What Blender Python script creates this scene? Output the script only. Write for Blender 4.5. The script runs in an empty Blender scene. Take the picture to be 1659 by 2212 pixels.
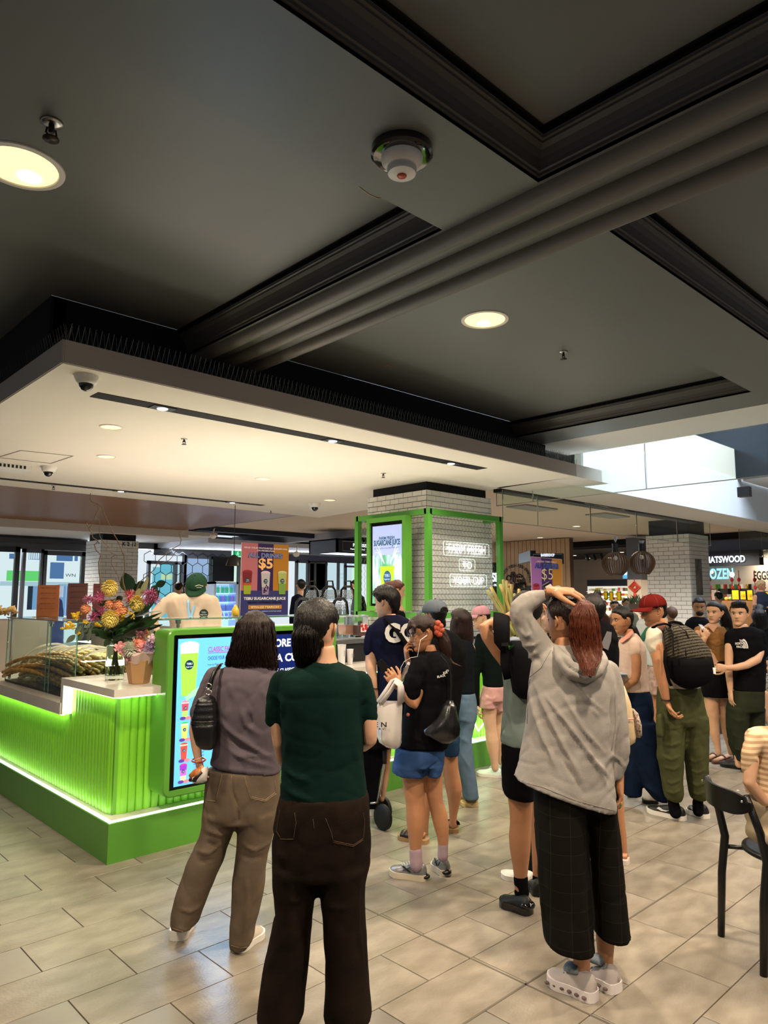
import bpy, bmesh, math, random
import numpy as np
from mathutils import Vector, Matrix
random.seed(7); RNG=np.random.RandomState(11)
S=bpy.context.scene; COL=S.collection
# ---------------------------------------------------------------- camera, world, exposure
F=1536.6; PXC,PYC=829.5,1106.0; EYE=1.66
PIT=math.atan(179/F); HDG=math.radians(46.5)
FW=np.array([math.cos(PIT)*math.cos(HDG),math.cos(PIT)*math.sin(HDG),math.sin(PIT)])
RT=np.array([math.sin(HDG),-math.cos(HDG),0.]); UP=np.cross(RT,FW)
FH=np.array([math.cos(HDG),math.sin(HDG),0.]); ZU=np.array([0,0,1.]); CAM=np.array([0,0,EYE])
cd=bpy.data.cameras.new('camera'); cam=bpy.data.objects.new('camera',cd); COL.objects.link(cam)
cd.sensor_fit='HORIZONTAL'; cd.sensor_width=36; cd.lens=36*F/1659; cd.clip_start=.05; cd.clip_end=200
cam.location=CAM; cam.rotation_euler=(math.pi/2+PIT,0,HDG-math.pi/2)
S.camera=cam
S.view_settings.view_transform='Standard'; S.view_settings.look='None'
S.view_settings.exposure=0.62; S.view_settings.gamma=1; S.view_settings.use_curve_mapping=False
w=bpy.data.worlds.new('world'); S.world=w; w.use_nodes=True
w.node_tree.nodes['Background'].inputs[0].default_value=(.80,.90,1,1)
w.node_tree.nodes['Background'].inputs[1].default_value=WORLD_STR=0.13
LAMPS=[]
def spot(x,y,z,power,col=(1,.80,.58),size=150,blend=.7,rad=.09,aim=(0,0,-1)):
    l=bpy.data.lights.new('spot_light','SPOT'); l.energy=power; l.color=col; l.spot_size=math.radians(size); l.spot_blend=blend; l.shadow_soft_size=rad
    o=bpy.data.objects.new('downlight_lamp',l); COL.objects.link(o); o.location=(x,y,z)
    o.rotation_euler=Vector(aim).to_track_quat('-Z','Y').to_euler(); return o
def area(x,y,z,sx,sy,power,col,aim=(0,0,-1)):
    l=bpy.data.lights.new('area_light','AREA'); l.energy=power; l.color=col; l.shape='RECTANGLE'; l.size=sx; l.size_y=sy
    o=bpy.data.objects.new('area_lamp',l); COL.objects.link(o); o.location=(x,y,z)
    o.rotation_euler=Vector(aim).to_track_quat('-Z','Y').to_euler(); return o
# dark ceiling downlights (two are in view, the others carry the same grid on behind the camera)
WARM=(1,.82,.60)
for (x,y,p) in [(3.58,2.83,185),(.85,3.13,185),(2.0,.7,210),(4.6,.7,210),(-.9,1.2,150),(.6,-1.2,160),(3.4,-1.3,140),(5.3,2.0,80),(6.2,.6,130)]:
    spot(x,y,3.37 if y!=3.13 and x!=3.58 else 3.35,p,WARM)
# canopy downlights and track spots
for (x,y) in [(2.35,5.77),(2.84,7.07),(4.77,7.14),(6.58,8.1),(3.0,4.95),(4.6,5.0),(5.8,5.05)]:
    spot(x,y,2.99,48,(1,.86,.70))
# upward area lamps added to brighten the canopy, standing in for bounced light
for (x,y,sx,sy,p) in [(3.2,5.3,2.2,.5,11),(3.15,6.8,.4,2.4,10),(4.6,6.6,2.4,2.4,24),(6.0,5.3,2.4,.4,7)]:
    area(x,y,1.16,sx,sy,p,(1,.88,.74),(0,0,1))
# daylight: street doors at the back left, atrium at the right
area(11,18.6,2.93,10,.2,230,(.80,.90,1),(-.3,-1,-.7))
area(3,18.6,2.93,6,.2,80,(.85,.93,1),(.5,-1,-.7))
area(11,1.5,7.5,8,6,950,(.82,.91,1),(-.25,.35,-1))
for (x,y) in [(12,9),(16,9),(14,13),(10,12),(18,7),(12,6.5),(20,11),(9,8),(22,7)]:
    spot(x,y,2.9,240,(1,.90,.76),160)
for (x,y) in [(3,13.5),(6,12.5),(5,17.3),(9,14.3),(11,17.2),(14,17),(13,13)]:
    spot(x,y,2.9,130,(1,.93,.84),160)  # spots added to lift the dim back-left ceilings
# ---------------------------------------------------------------- projection helpers (photo pixel -> point in the room)
def ray(x,y): return FW+RT*(x-PXC)/F-UP*(y-PYC)/F
def atZ(x,y,z): d=ray(x,y); return CAM+d*(z-EYE)/d[2]
def atX(x,y,v): d=ray(x,y); return CAM+d*v/d[0]
def atY(x,y,v): d=ray(x,y); return CAM+d*v/d[1]
def PT(D,x,y,do=0.): d=ray(x,y); return CAM+d*(D+do)/(d@FH)
def m_px(P): return ((P-CAM)@FW)/F
# ---------------------------------------------------------------- materials
MATS={}
def srgb(h):
    h=h.lstrip('#'); c=[int(h[i:i+2],16)/255 for i in (0,2,4)]
    return tuple((v/12.92 if v<=.04045 else ((v+.055)/1.055)**2.4) for v in c)+(1,)
def M(name,col='#808080',rough=.6,metal=0,emit=0,ecol=None,trans=0,ior=1.45,noise=0,nscale=(8,8,8),bump=0,bscale=(60,60,60),spec=.5,col2=None,sheen=0,alpha=1,rand=0,coord='Object',coat=0):
    if name in MATS: return MATS[name]
    m=bpy.data.materials.new(name); m.use_nodes=True; nt=m.node_tree; b=nt.nodes['Principled BSDF']; L=nt.links
    c=srgb(col); b.inputs['Base Color'].default_value=c; b.inputs['Roughness'].default_value=rough; b.inputs['Metallic'].default_value=metal
    b.inputs['IOR'].default_value=ior; b.inputs['Transmission Weight'].default_value=trans; b.inputs['Specular IOR Level'].default_value=spec
    b.inputs['Sheen Weight'].default_value=sheen; b.inputs['Alpha'].default_value=alpha; b.inputs['Coat Weight'].default_value=coat
    if emit: b.inputs['Emission Color'].default_value=srgb(ecol or col); b.inputs['Emission Strength'].default_value=emit
    if noise or bump:
        tc=nt.nodes.new('ShaderNodeTexCoord')
    if noise:
        mp=nt.nodes.new('ShaderNodeMapping'); mp.inputs['Scale'].default_value=nscale; L.new(tc.outputs[coord],mp.inputs['Vector'])
        n=nt.nodes.new('ShaderNodeTexNoise'); n.inputs['Scale'].default_value=1; n.inputs['Detail'].default_value=5; L.new(mp.outputs[0],n.inputs['Vector'])
        r=nt.nodes.new('ShaderNodeValToRGB'); r.color_ramp.elements[0].position=.32; r.color_ramp.elements[1].position=.68
        c2=srgb(col2) if col2 else tuple(v*(1-noise) for v in c[:3])+(1,)
        r.color_ramp.elements[0].color=c2; r.color_ramp.elements[1].color=c; L.new(n.outputs['Fac'],r.inputs[0])
        out=r.outputs[0]
    else: out=None
    if rand:
        oi=nt.nodes.new('ShaderNodeObjectInfo'); hs=nt.nodes.new('ShaderNodeHueSaturation'); mr=nt.nodes.new('ShaderNodeMapRange')
        mr.inputs['To Min'].default_value=1-rand; mr.inputs['To Max'].default_value=1+rand; L.new(oi.outputs['Random'],mr.inputs['Value']); L.new(mr.outputs[0],hs.inputs['Value'])
        if out: L.new(out,hs.inputs['Color'])
        else: hs.inputs['Color'].default_value=c
        out=hs.outputs[0]
    if out: L.new(out,b.inputs['Base Color'])
    if bump:
        mp=nt.nodes.new('ShaderNodeMapping'); mp.inputs['Scale'].default_value=bscale; L.new(tc.outputs[coord],mp.inputs['Vector'])
        n=nt.nodes.new('ShaderNodeTexNoise'); n.inputs['Scale'].default_value=1; n.inputs['Detail'].default_value=3; L.new(mp.outputs[0],n.inputs['Vector'])
        bp=nt.nodes.new('ShaderNodeBump'); bp.inputs['Strength'].default_value=bump; bp.inputs['Distance'].default_value=.004
        L.new(n.outputs['Fac'],bp.inputs['Height']); L.new(bp.outputs[0],b.inputs['Normal'])
    MATS[name]=m; return m
def EM(name,col,s=1.):
    return M(name,col,rough=.4,emit=s*(.62 if s<6 else 1),spec=.2)
def cloth(name,col,noise=.12,bump=.35,rough=.9,ns=14,**k): return M(name,col,rough=rough,noise=noise,nscale=(ns,ns,ns),bump=bump,bscale=(420,420,420),sheen=0,spec=.06,**k)
# ---------------------------------------------------------------- mesh builder
class MB:
    def __init__(s): s.v=[]; s.f=[]; s.m=[]; s.n=0
    def add(s,V,Fc,mi=0):
        V=np.asarray(V,float).reshape(-1,3); s.v.append(V)
        for f in Fc: s.f.append(tuple(int(i)+s.n for i in f)); s.m.append(mi)
        s.n+=len(V); return s
    def join(s,o,mi=None):
        s.v+=o.v; s.f+=[tuple(i+s.n for i in f) for f in o.f]; s.m+=(o.m if mi is None else [mi]*len(o.m)); s.n+=o.n; return s
    def V(s): return np.concatenate(s.v) if s.v else np.zeros((0,3))
    def box(s,x0,x1,y0,y1,z0,z1,mi=0):
        V=[(x0,y0,z0),(x1,y0,z0),(x1,y1,z0),(x0,y1,z0),(x0,y0,z1),(x1,y0,z1),(x1,y1,z1),(x0,y1,z1)]
        return s.add(V,[(0,3,2,1),(4,5,6,7),(0,1,5,4),(1,2,6,5),(2,3,7,6),(3,0,4,7)],mi)
    def obox(s,c,a,b,d,mi=0):
        c,a,b,d=[np.asarray(q,float) for q in (c,a,b,d)]
        V=[c-a-b-d,c+a-b-d,c+a+b-d,c-a+b-d,c-a-b+d,c+a-b+d,c+a+b+d,c-a+b+d]
        return s.add(V,[(0,3,2,1),(4,5,6,7),(0,1,5,4),(1,2,6,5),(2,3,7,6),(3,0,4,7)],mi)
    def loft(s,rings,mi=0,cap=True,closed=True):
        n=len(rings[0]); k=len(rings); V=np.concatenate([np.asarray(r,float) for r in rings]); Fc=[]
        for i in range(k-1):
            for j in range(n if closed else n-1):
                a=i*n+j; b=i*n+(j+1)%n; Fc.append((a,b,b+n,a+n))
        if cap and closed: Fc.append(tuple(range(n))[::-1]); Fc.append(tuple(range((k-1)*n,k*n)))
        return s.add(V,Fc,mi)
    def tube(s,pts,r,n=10,mi=0,cap=True,flat=1.,ref=None,loop=False):
        P=[np.asarray(p,float) for p in pts]; k=len(P); rr=[r]*k if np.isscalar(r) else list(r); ff=[flat]*k if np.isscalar(flat) else list(flat)
        rings=[]; U0=None
        for i in range(k):
            if loop: t=P[(i+1)%k]-P[i-1]
            else: t=P[min(i+1,k-1)]-P[max(i-1,0)]
            t=t/(np.linalg.norm(t)+1e-9)
            if ref is not None: U=np.cross(t,ref)
            elif U0 is None: U=np.cross(t,ZU if abs(t[2])<.9 else np.array([1,0,0.]))
            else: U=U0-t*(U0@t)
            if np.linalg.norm(U)<1e-6: U=np.cross(t,np.array([.3,.9,.1]))
            U=U/np.linalg.norm(U); U0=U; W=np.cross(t,U)
            a=np.linspace(0,2*math.pi,n,endpoint=False)
            rings.append(P[i]+np.outer(np.cos(a),U)*rr[i]+np.outer(np.sin(a),W)*rr[i]*ff[i])
        if loop: rings.append(rings[0]); cap=False
        return s.loft(rings,mi,cap)
    def cyl(s,p0,p1,r0,r1=None,n=16,mi=0,cap=True): return s.tube([p0,p1],[r0,r0 if r1 is None else r1],n,mi,cap)
    def lathe(s,c,prof,n=24,mi=0,cap=True,ax=None):
        c=np.asarray(c,float); a=np.linspace(0,2*math.pi,n,endpoint=False)
        if ax is None: U,W,A=np.array([1,0,0.]),np.array([0,1,0.]),ZU
        else:
            A=np.asarray(ax,float); A=A/np.linalg.norm(A); U=np.cross(A,ZU if abs(A[2])<.9 else np.array([1,0,0.])); U/=np.linalg.norm(U); W=np.cross(A,U)
        return s.loft([c+A*z+np.outer(np.cos(a),U)*max(r,1e-4)+np.outer(np.sin(a),W)*max(r,1e-4) for r,z in prof],mi,cap)
    def sphere(s,c,r,nu=16,nv=10,mi=0,R=None):
        r=np.array([r]*3 if np.isscalar(r) else r,float); c=np.asarray(c,float); rings=[]
        a=np.linspace(0,2*math.pi,nu,endpoint=False)
        for i in range(nv+1):
            t=math.pi*i/nv; t=min(max(t,.02),math.pi-.02)
            q=np.stack([np.cos(a)*math.sin(t),np.sin(a)*math.sin(t),np.full(nu,-math.cos(t))],1)*r
            if R is not None: q=q@np.asarray(R).T
            rings.append(c+q)
        return s.loft(rings,mi)
    def poly(s,pts,mi=0): return s.add(pts,[tuple(range(len(pts)))],mi)
    def prism(s,pts,d,mi=0):
        P=np.asarray(pts,float); d=np.asarray(d,float); n=len(P)
        Fc=[tuple(range(n))[::-1],tuple(range(n,2*n))]+[(i,(i+1)%n,(i+1)%n+n,i+n) for i in range(n)]
        return s.add(np.concatenate([P,P+d]),Fc,mi)
def mesh_of(name,mb,mats,smooth=False,off=(0,0,0),ang=None):
    me=bpy.data.meshes.new(name); V=mb.V()-np.asarray(off)
    me.from_pydata(V.tolist(),[],mb.f)
    for m in (mats if isinstance(mats,(list,tuple)) else [mats]): me.materials.append(m)
    if any(mb.m): me.polygons.foreach_set('material_index',mb.m)
    if smooth: me.polygons.foreach_set('use_smooth',[True]*len(me.polygons))
    me.update()
    if smooth and ang:
        try: me.set_sharp_from_angle(angle=math.radians(ang))
        except Exception: pass
    return me
LOC={}
def obj(name,mb,mats,parent=None,smooth=False,label=None,ang=None,fixn=False):
    V=mb.V()
    if parent is None:
        lo,hi=V.min(0),V.max(0); off=np.array([(lo[0]+hi[0])/2,(lo[1]+hi[1])/2,lo[2]])
    else: off=LOC[parent.name]
    me=mesh_of(name,mb,mats,smooth,off,ang)
    if fixn:
        bm=bmesh.new(); bm.from_mesh(me); bmesh.ops.recalc_face_normals(bm,faces=bm.faces); bm.to_mesh(me); bm.free()
    o=bpy.data.objects.new(name,me); COL.objects.link(o)
    if parent is None: o.location=off
    else: o.parent=parent
    LOC[o.name]=off
    if label: o['label']=label
    return o
def tag(o,label,cat,group=None):
    o['label']=label; o['category']=cat
    if group: o['group']=group
    return o
def thing(name,label,cat,loc,group=None):
    o=bpy.data.objects.new(name,None); COL.objects.link(o); o.location=loc; o.empty_display_size=.05; LOC[o.name]=np.array(loc,float)
    return tag(o,label,cat,group)
def struct(name,mb,mats,**k):
    o=obj(name,mb,mats,**k); o['kind']='structure'; return o
def dup(root,loc,label=None,group=None,rotz=None,parent=None):
    r=root.copy(); COL.objects.link(r); r.location=loc
    if rotz is not None: r.rotation_euler=(0,0,rotz)
    if label: r['label']=label
    if group: r['group']=group
    if parent is not None: r.parent=parent
    for ch in list(root.children):
        c=ch.copy(); COL.objects.link(c); c.parent=r
        for g in list(ch.children):
            d=g.copy(); COL.objects.link(d); d.parent=c
    return r
def inst(name,me,parent,wloc):
    o=bpy.data.objects.new(name,me); COL.objects.link(o); o.parent=parent; o.location=np.array(wloc)-LOC[parent.name]; return o
# flat lettering as thin solid mesh
def text(s,origin,u,v,h,mat,parent,name='lettering',width=None,align='CENTER',ext=.0015,bold=0,label=None,spacing=1.,curve=None):
    cu=bpy.data.curves.new('tx','FONT'); cu.body=s; cu.size=1; cu.extrude=0; cu.offset=bold; cu.align_x=align; cu.space_character=spacing; cu.resolution_u=3
    o=bpy.data.objects.new('tx',cu); COL.objects.link(o)
    bpy.context.view_layer.update()
    me=bpy.data.meshes.new_from_object(o.evaluated_get(bpy.context.evaluated_depsgraph_get()))
    bpy.data.objects.remove(o); bpy.data.curves.remove(cu)
    n=len(me.vertices)
    if n==0: return None
    co=np.zeros(n*3); me.vertices.foreach_get('co',co); co=co.reshape(-1,3)
    fs=[tuple(p.vertices) for p in me.polygons]; bpy.data.meshes.remove(me)
    k=h/.70
    sx=k if width is None else width/max(1e-6,(co[:,0].max()-co[:,0].min()))
    u=np.asarray(u,float); v=np.asarray(v,float); nn=np.cross(u,v)
    P=np.asarray(origin,float)+np.outer(co[:,0]*sx,u)+np.outer(co[:,1]*k,v)+nn*ext
    if curve: P=curve(P)
    mb=MB(); mb.add(P,fs)
    return obj(name,mb,mat,parent,label=label)
def nz(P,seed,freq,octs=3):
    r=np.random.RandomState(seed); out=np.zeros(len(P)); a=1.
    for o in range(octs):
        for k in range(5):
            d=r.normal(size=3); d/=np.linalg.norm(d)
            out+=a*np.sin((P*freq)@d*(1+.6*r.rand())*2.1+r.rand()*6.28+1.3*np.sin((P*freq)@np.roll(d,1)*.9+k))
        freq=np.asarray(freq)*1.9; a*=.5
    return out/5
# ================================================================ STRUCTURE
m_tile=M('floor_tile','#968d80',rough=.30,noise=.3,nscale=(5,11,8),col2='#7b7265',bump=.35,bscale=(70,110,90),rand=.07,coord='Object',spec=.45)
m_tile2=M('floor_tile_far','#8b857b',rough=.30,noise=.3,nscale=(.9,1.6,1),col2='#746e66',bump=.15,bscale=(20,30,20))
m_grout=M('floor_grout','#3b3631',rough=.9)
m_white=M('white_plaster','#e2ddd6',rough=.75,bump=.05,bscale=(3,3,3))
m_whitew=M('white_ceiling','#e9e2d6',rough=.8,noise=.04,nscale=(1,1,1))
m_fascia=M('fascia_paint','#b8ada4',rough=.7)
m_dark=M('dark_ceiling_paint','#686a68',rough=.42,noise=.06,nscale=(.8,.8,.8),spec=.5)
m_rib=M('dark_rib_paint','#6a665f',rough=.5,spec=.4)
m_mold=M('dark_moulding_paint','#474340',rough=.5)
m_black=M('black_void','#060608',rough=.8)
m_navy=M('navy_paint','#1c2430',rough=.55)
m_grey=M('grey_frame_metal','#54514f',rough=.4,metal=.3)
m_glass=M('clear_glass','#f4fffb',rough=.02,trans=1,ior=1.12,spec=.35)
m_gedge=M('glass_edge_green','#7fb8a0',rough=.1,trans=.5)
m_steel=M('brushed_steel','#b9b7b3',rough=.28,metal=1)
m_wire=M('spike_wire','#8b8a86',rough=.35,metal=.7)
m_blackp=M('black_plastic','#0d0d0e',rough=.35)
m_whitep=M('white_plastic','#e6e0d8',rough=.35)
m_green=M('green_laminate','#5a9a36',rough=.30,spec=.5,noise=.05,nscale=(2,2,2))
m_greend=M('green_metal','#4a8c30',rough=.35)
m_tilew=M('white_wall_tile','#d8d5cf',rough=.12,spec=.6,rand=.05)
m_groutd=M('wall_grout','#35322f',rough=.9)
m_stone=M('white_quartz','#d9d2c8',rough=.25,noise=.08,nscale=(5,5,5))
# floor
PX,PY=.5947,.3075; Y00=1.95
mb=MB(); mb.box(-6,34,-6,30,-.10,-.006); floor=struct('floor',mb,m_grout)
tm=MB()
def tileshape(w,h,zt,zb,bev):
    t=MB(); a,b=w/2,h/2
    t.loft([[(-a,-b,zb),(a,-b,zb),(a,b,zb),(-a,b,zb)],[(-a,-b,zt-bev),(a,-b,zt-bev),(a,b,zt-bev),(-a,b,zt-bev)],[(-a+bev,-b+bev,zt),(a-bev,-b+bev,zt),(a-bev,b-bev,zt),(-a+bev,b-bev,zt)]])
    return t
tme=mesh_of('floor_tile',tileshape(PX-.0045,PY-.0045,0,-.01,.0012),m_tile)
cand=[];far=[]
for j in range(-20,62):
    x0=1.815 if j%2 else 1.815-PX/2
    for i in range(-12,40):
        cx=x0+(i+.5)*PX; cy=Y00+(j+.5)*PY
        if 2.3<cx<7.8 and 4.72<cy<8.8: continue
        P=np.array([cx,cy,0])-CAM; wd=P@FW
        if wd<.8:
            continue
        u=PXC+F*(P@RT)/wd; v=PYC-F*(P@UP)/wd
        if -330<u<1990 and v<2600:
            d=P@FH
            if d<13: cand.append((d,cx,cy,-60<u<1719 and v<2260))
vis=sorted([c for c in cand if c[3]])[:298]; vs=set((c[1],c[2]) for c in vis)
for d,cx,cy,_ in vis:
    o=inst('floor_tile',tme,floor,(cx,cy,0))
fb=MB(); ts=tileshape(PX-.005,PY-.005,0,-.01,.001); tv=ts.V()
for d,cx,cy,_ in cand:
    if (cx,cy) not in vs: fb.add(tv+np.array([cx,cy,0]),ts.f)
o=obj('floor_tiles',fb,m_tile2,floor); o['kind']='stuff'
mb=MB(); mb.box(-6,34,13.2,30,-.006,-.001); mb.box(9.5,34,-6,13.2,-.006,-.001); struct('floor_far',mb,m_tile2)
# double expansion joint strips
mb=MB()
mb.box(2.684,2.694,-1,4.4,-.004,.0012); mb.box(-1,9,1.945,1.955,-.004,.0012)
obj('expansion_joint',mb,M('joint_brass','#6d655a',rough=.5,metal=.4),floor)
# ceiling ---------------------------------------------------------
H1,H2=3.45,3.62
mb=MB()
mb.box(-4,2.50,1.655,2.215,H1,H2); mb.box(3.07,6.6,1.655,2.215,H1,H2); mb.box(2.50,3.07,-5,4.76,H1,H2); mb.box(6.6,7.13,-5,4.86,H1,H2)
mb.box(-6,7.13,-5,4.76,H2,H2+.12); mb.box(-6,1.5,4.76,16,H2,H2+.12)
ceil=struct('ceiling',mb,m_dark)
prof=[(0,0),(0,.018),(.012,.018),(.014,.03),(.022,.034),(.026,.05),(.036,.075),(.054,.10),(.074,.113),(.076,.122),(.088,.124),(.090,.135),(.094,.135)]
def coffer(x0,x1,y0,y1):
    rings=[[(x0+d,y0+d,H1+z),(x1-d,y0+d,H1+z),(x1-d,y1-d,H1+z),(x0+d,y1-d,H1+z)] for d,z in prof]
    m=MB(); m.loft(rings,0,cap=False)
    rings=[[(x0+d,y0+d,H1+z),(x1-d,y0+d,H1+z),(x1-d,y1-d,H1+z),(x0+d,y1-d,H1+z)] for d,z in ((.094,.135),(.070,.136),(.070,.169),(.105,.169))]
    m.loft(rings,1,cap=False)
    o=obj('coffer_moulding',m,[m_mold,m_black],ceil,fixn=False); return o
coffer(-4,2.50,2.215,7.0); coffer(-4,2.50,-4.5,1.655); coffer(3.07,6.6,-4.5,1.655); coffer(3.07,6.6,2.215,4.9)
for xc in (2.575,2.785,3.0):
    m=MB(); a=np.linspace(0,math.pi,11); r=.056
    m.loft([[(xc-math.cos(t)*r,y,H1+.002-math.sin(t)*r) for t in a] for y in (-4.5,4.76)],0,closed=False)
    obj('ceiling_rib',m,m_rib,ceil,smooth=True)
mb=MB(); mb.box(1.52,7.2,4.765,4.86,3.19,H2); mb.box(1.50,1.6,4.765,16,3.19,H2); struct('trim_1',mb,m_black)
# canopy (dropped white ceiling over the kiosk)
CZ=3.05; CT=3.20
cp=[(1.46,4.36),(7.38,4.47),(7.40,4.85),(7.46,5.62),(7.96,10.1),(1.46,9.85)]
mb=MB(); mb.prism([(x,y,CZ) for x,y in cp],(0,0,CT-CZ)); canopy=struct('ceiling_canopy',mb,m_whitew)
mb=MB(); mb.obox([4.42,4.41,3.127],[2.955,.055,0],[-.0001,.004,0],[0,0,.072]); mb.box(1.452,1.462,4.36,9.85,3.055,3.2)
obj('fascia_board',mb,m_fascia,canopy)
# slots with spots
def slot(x0,x1,y,wd,lamps,label):
    m=MB(); m.box(x0,x1,y-wd/2,y+wd/2,CZ-.004,CZ+.02); t=thing('light_slot',label,'light',((x0+x1)/2,y,CZ-.004),'black light slots in the white canopy')
    obj('channel',m,m_black,t)
    for lx in lamps:
        b=MB(); b.box(lx-.09,lx+.09,y-.055,y+.055,CZ-.010,CZ-.003); f=obj('spot_frame',b,m_blackp,t)
        b=MB(); b.lathe((lx,y,CZ-.016),[(.001,0),(.038,0),(.042,.007)],20); obj('spot_lens',b,EM('spot_lens','#f2f4ff',1.4),t)
slot(1.86,6.15,4.90,.15,[2.37,4.01,5.63],'long black light slot near the canopy front edge')
slot(1.6,6.22,9.30,.12,[3.95,5.67],'black light slot at the far back of the canopy')
m_lampin=EM('downlight_glow','#ffe9a0',1.6); m_lampc=EM('downlight_core','#fff6d8',5)
def downlight(x,y,z,r,label,grp='round downlights',warm=True,deep=True):
    t=thing('downlight',label,'light',(x,y,z),grp)
    b=MB(); b.lathe((x,y,z),[(r,.0),(r*.99,-.006),(r*.86,-.008),(r*.84,-.001)],36,cap=False); obj('trim_ring',b,m_whitep,t,smooth=True,ang=40)
    b=MB()
    if deep: b.lathe((x,y,z),[(r*.84,-.003),(r*.80,-.0015),(r*.01,-.001)],32,cap=False)
    else: b.lathe((x,y,z),[(r*.84,-.003),(r*.01,-.002)],24,cap=False)
    obj('reflector',b,m_lampin if warm else EM('downlight_cool','#fff7ea',2.2),t,smooth=True)
    if deep:
        b=MB(); e=np.array([x,y,z-.0045])+FH*r*.42; b.lathe(e,[(r*.28,.0),(.001,-.0015)],20); obj('lamp',b,m_lampc,t)
    return t
downlight(3.90,3.06,H2,.17,'large round warm downlight in the dark ceiling, the right one'); downlight(.90,3.38,H2,.19,'large round warm downlight cut by the left frame edge')
for q,l in zip([(240,922),(230,986),(568,1034),(712,1080)],['nearest small downlight in the white canopy','second small downlight in the canopy, behind the nearest','small downlight in the canopy above the dark back ceiling','farthest small downlight in the canopy, left of the tiled column']):
    P=atZ(*q,CZ); downlight(P[0],P[1],CZ,.095,l,'small downlights in the white canopy',deep=False)
def sprinkler(P,label,s=1.,rot=0):
    t=thing('sprinkler',label,'sprinkler',tuple(P),'ceiling sprinklers'); b=MB(); c=np.array(P)
    b.lathe(c,[(.03*s,0),(.028*s,-.006*s),(.012*s,-.008*s)],18); obj('rose',b,m_steel,t,smooth=True)
    b=MB(); b.cyl(c,c-[0,0,.03*s],.008*s); b.tube([c-[.011*s,0,.02*s],c-[.014*s,0,.035*s],c-[0,0,.05*s]],.003*s,6); b.tube([c-[-.011*s,0,.02*s],c-[-.014*s,0,.035*s],c-[0,0,.05*s]],.003*s,6)
    b.lathe(c-[0,0,.052*s],[(.022*s,0),(.022*s,.003*s)],14); obj('head',b,M('bronze_metal','#3c332c',rough=.4,metal=.8),t,smooth=True)
sprinkler(atZ(112,264,H2),'sprinkler in a steel ring in the dark ceiling, left',1.5); sprinkler(atZ(1217,760,H2),'sprinkler in the dark ceiling beyond the right downlight',1.2)
for q,l in zip([(398,948),(828,1022),(585,1103),(116,1049)],['sprinkler in the canopy between black slot and downlights','sprinkler in the canopy above the tiled column','small sprinkler at the canopy back edge','small sprinkler behind the back slot at the left']): sprinkler(atZ(*q,CZ),l,1.0)
def cctv(P,s,label):
    c=np.array(P); t=thing('dome_camera',label,'camera',tuple(P),'dome cameras on the canopy'); b=MB()
    b.lathe(c,[(.075*s,0),(.075*s,-.012*s),(.062*s,-.045*s),(.05*s,-.055*s)],28); obj('housing',b,m_whitep,t,smooth=True,ang=40)
    b=MB(); b.sphere(c-[0,0,.052*s],(.046*s,.046*s,.05*s),20,12); obj('dome',b,M('smoked_dome','#1a1a1c',rough=.05,coat=.6),t,smooth=True)
cctv(atZ(187,812,CZ),1.0,'dome camera at the canopy front corner'); cctv(atZ(105,1008,CZ),1.1,'dome camera near the canopy back left'); cctv(atZ(680,1087,CZ),1.2,'dome camera at the canopy back right')
# smoke detector
c=atZ(868,322,H1); t=thing('smoke_detector','white smoke detector with red centre on a glossy black base','detector',tuple(c)); c=np.array(c)
b=MB(); b.lathe(c,[(.125,0),(.125,-.028),(.115,-.036),(.08,-.038)],40); obj('base',b,M('gloss_black','#08090b',rough=.06,coat=1),t,smooth=True,ang=35)
b=MB(); b.lathe(c-[0,0,.036],[(.085,0),(.082,-.02),(.066,-.042),(.06,-.044),(.058,-.052),(.060,-.056),(.056,-.072),(.03,-.078),(.001,-.079)],36); obj('sensor',b,m_whitep,t,smooth=True,ang=50)
b=MB(); b.lathe(c-[0,0,.1155],[(.02,0),(.018,-.004),(.001,-.005)],18); obj('indicator',b,M('red_lens','#c8452f',rough=.3),t,smooth=True)
# hanging wire and paint flake
P=[atZ(x,y,H2-.03-.06*k) for k,(x,y) in zip((0,.6,1,.9,.3),[(763,388),(778,405),(797,420),(815,428),(834,427)])]
b=MB(); b.tube(P,.0035,6); tag(obj('loose_wire',b,M('cream_wire','#c9bd97'),smooth=True),'thin cream wire hanging from the dark ceiling','wire')
b=MB(); P=[atZ(x,y,H2-.004) for x,y in [(815,790),(823,788),(830,791),(838,789),(846,792),(852,791)]]; b.tube(P,.006,5,flat=.4); tag(obj('paint_flake',b,M('flake','#a8796a')),'small pinkish flake of peeling paint on the dark ceiling','flake')
# bird spikes
b=MB()
for i in range(150):
    x=1.50+i*.0385; y=4.385+x*.0165
    for k,(dx,dy) in enumerate(((.012,-.03),(-.006,.02))):
        b.tube([(x,y,CT),(x+dx+random.uniform(-.008,.008),y+dy,CT+.12)],.0016,3)
for i in range(70):
    y=4.42+i*.045
    for dx in (-.03,.03): b.tube([(1.50,y,CT),(1.50+dx,y+random.uniform(-.01,.01),CT+.12)],.0016,3)
o=obj('bird_spikes',b,m_wire); tag(o,'rows of thin wire bird spikes along the canopy top edge','bird spikes'); o['kind']='stuff'
b=MB()
for i in range(60):
    x=7.2+random.random()*.5; y=4.6+random.random()*.35; b.tube([(x,y,CT),(x+random.uniform(-.06,.06),y+random.uniform(-.06,.06),CT+.12)],.002,3)
o=obj('bird_spikes',b,m_wire); tag(o,'tangled bird spikes at the right end of the canopy','bird spikes'); o['kind']='stuff'
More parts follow.
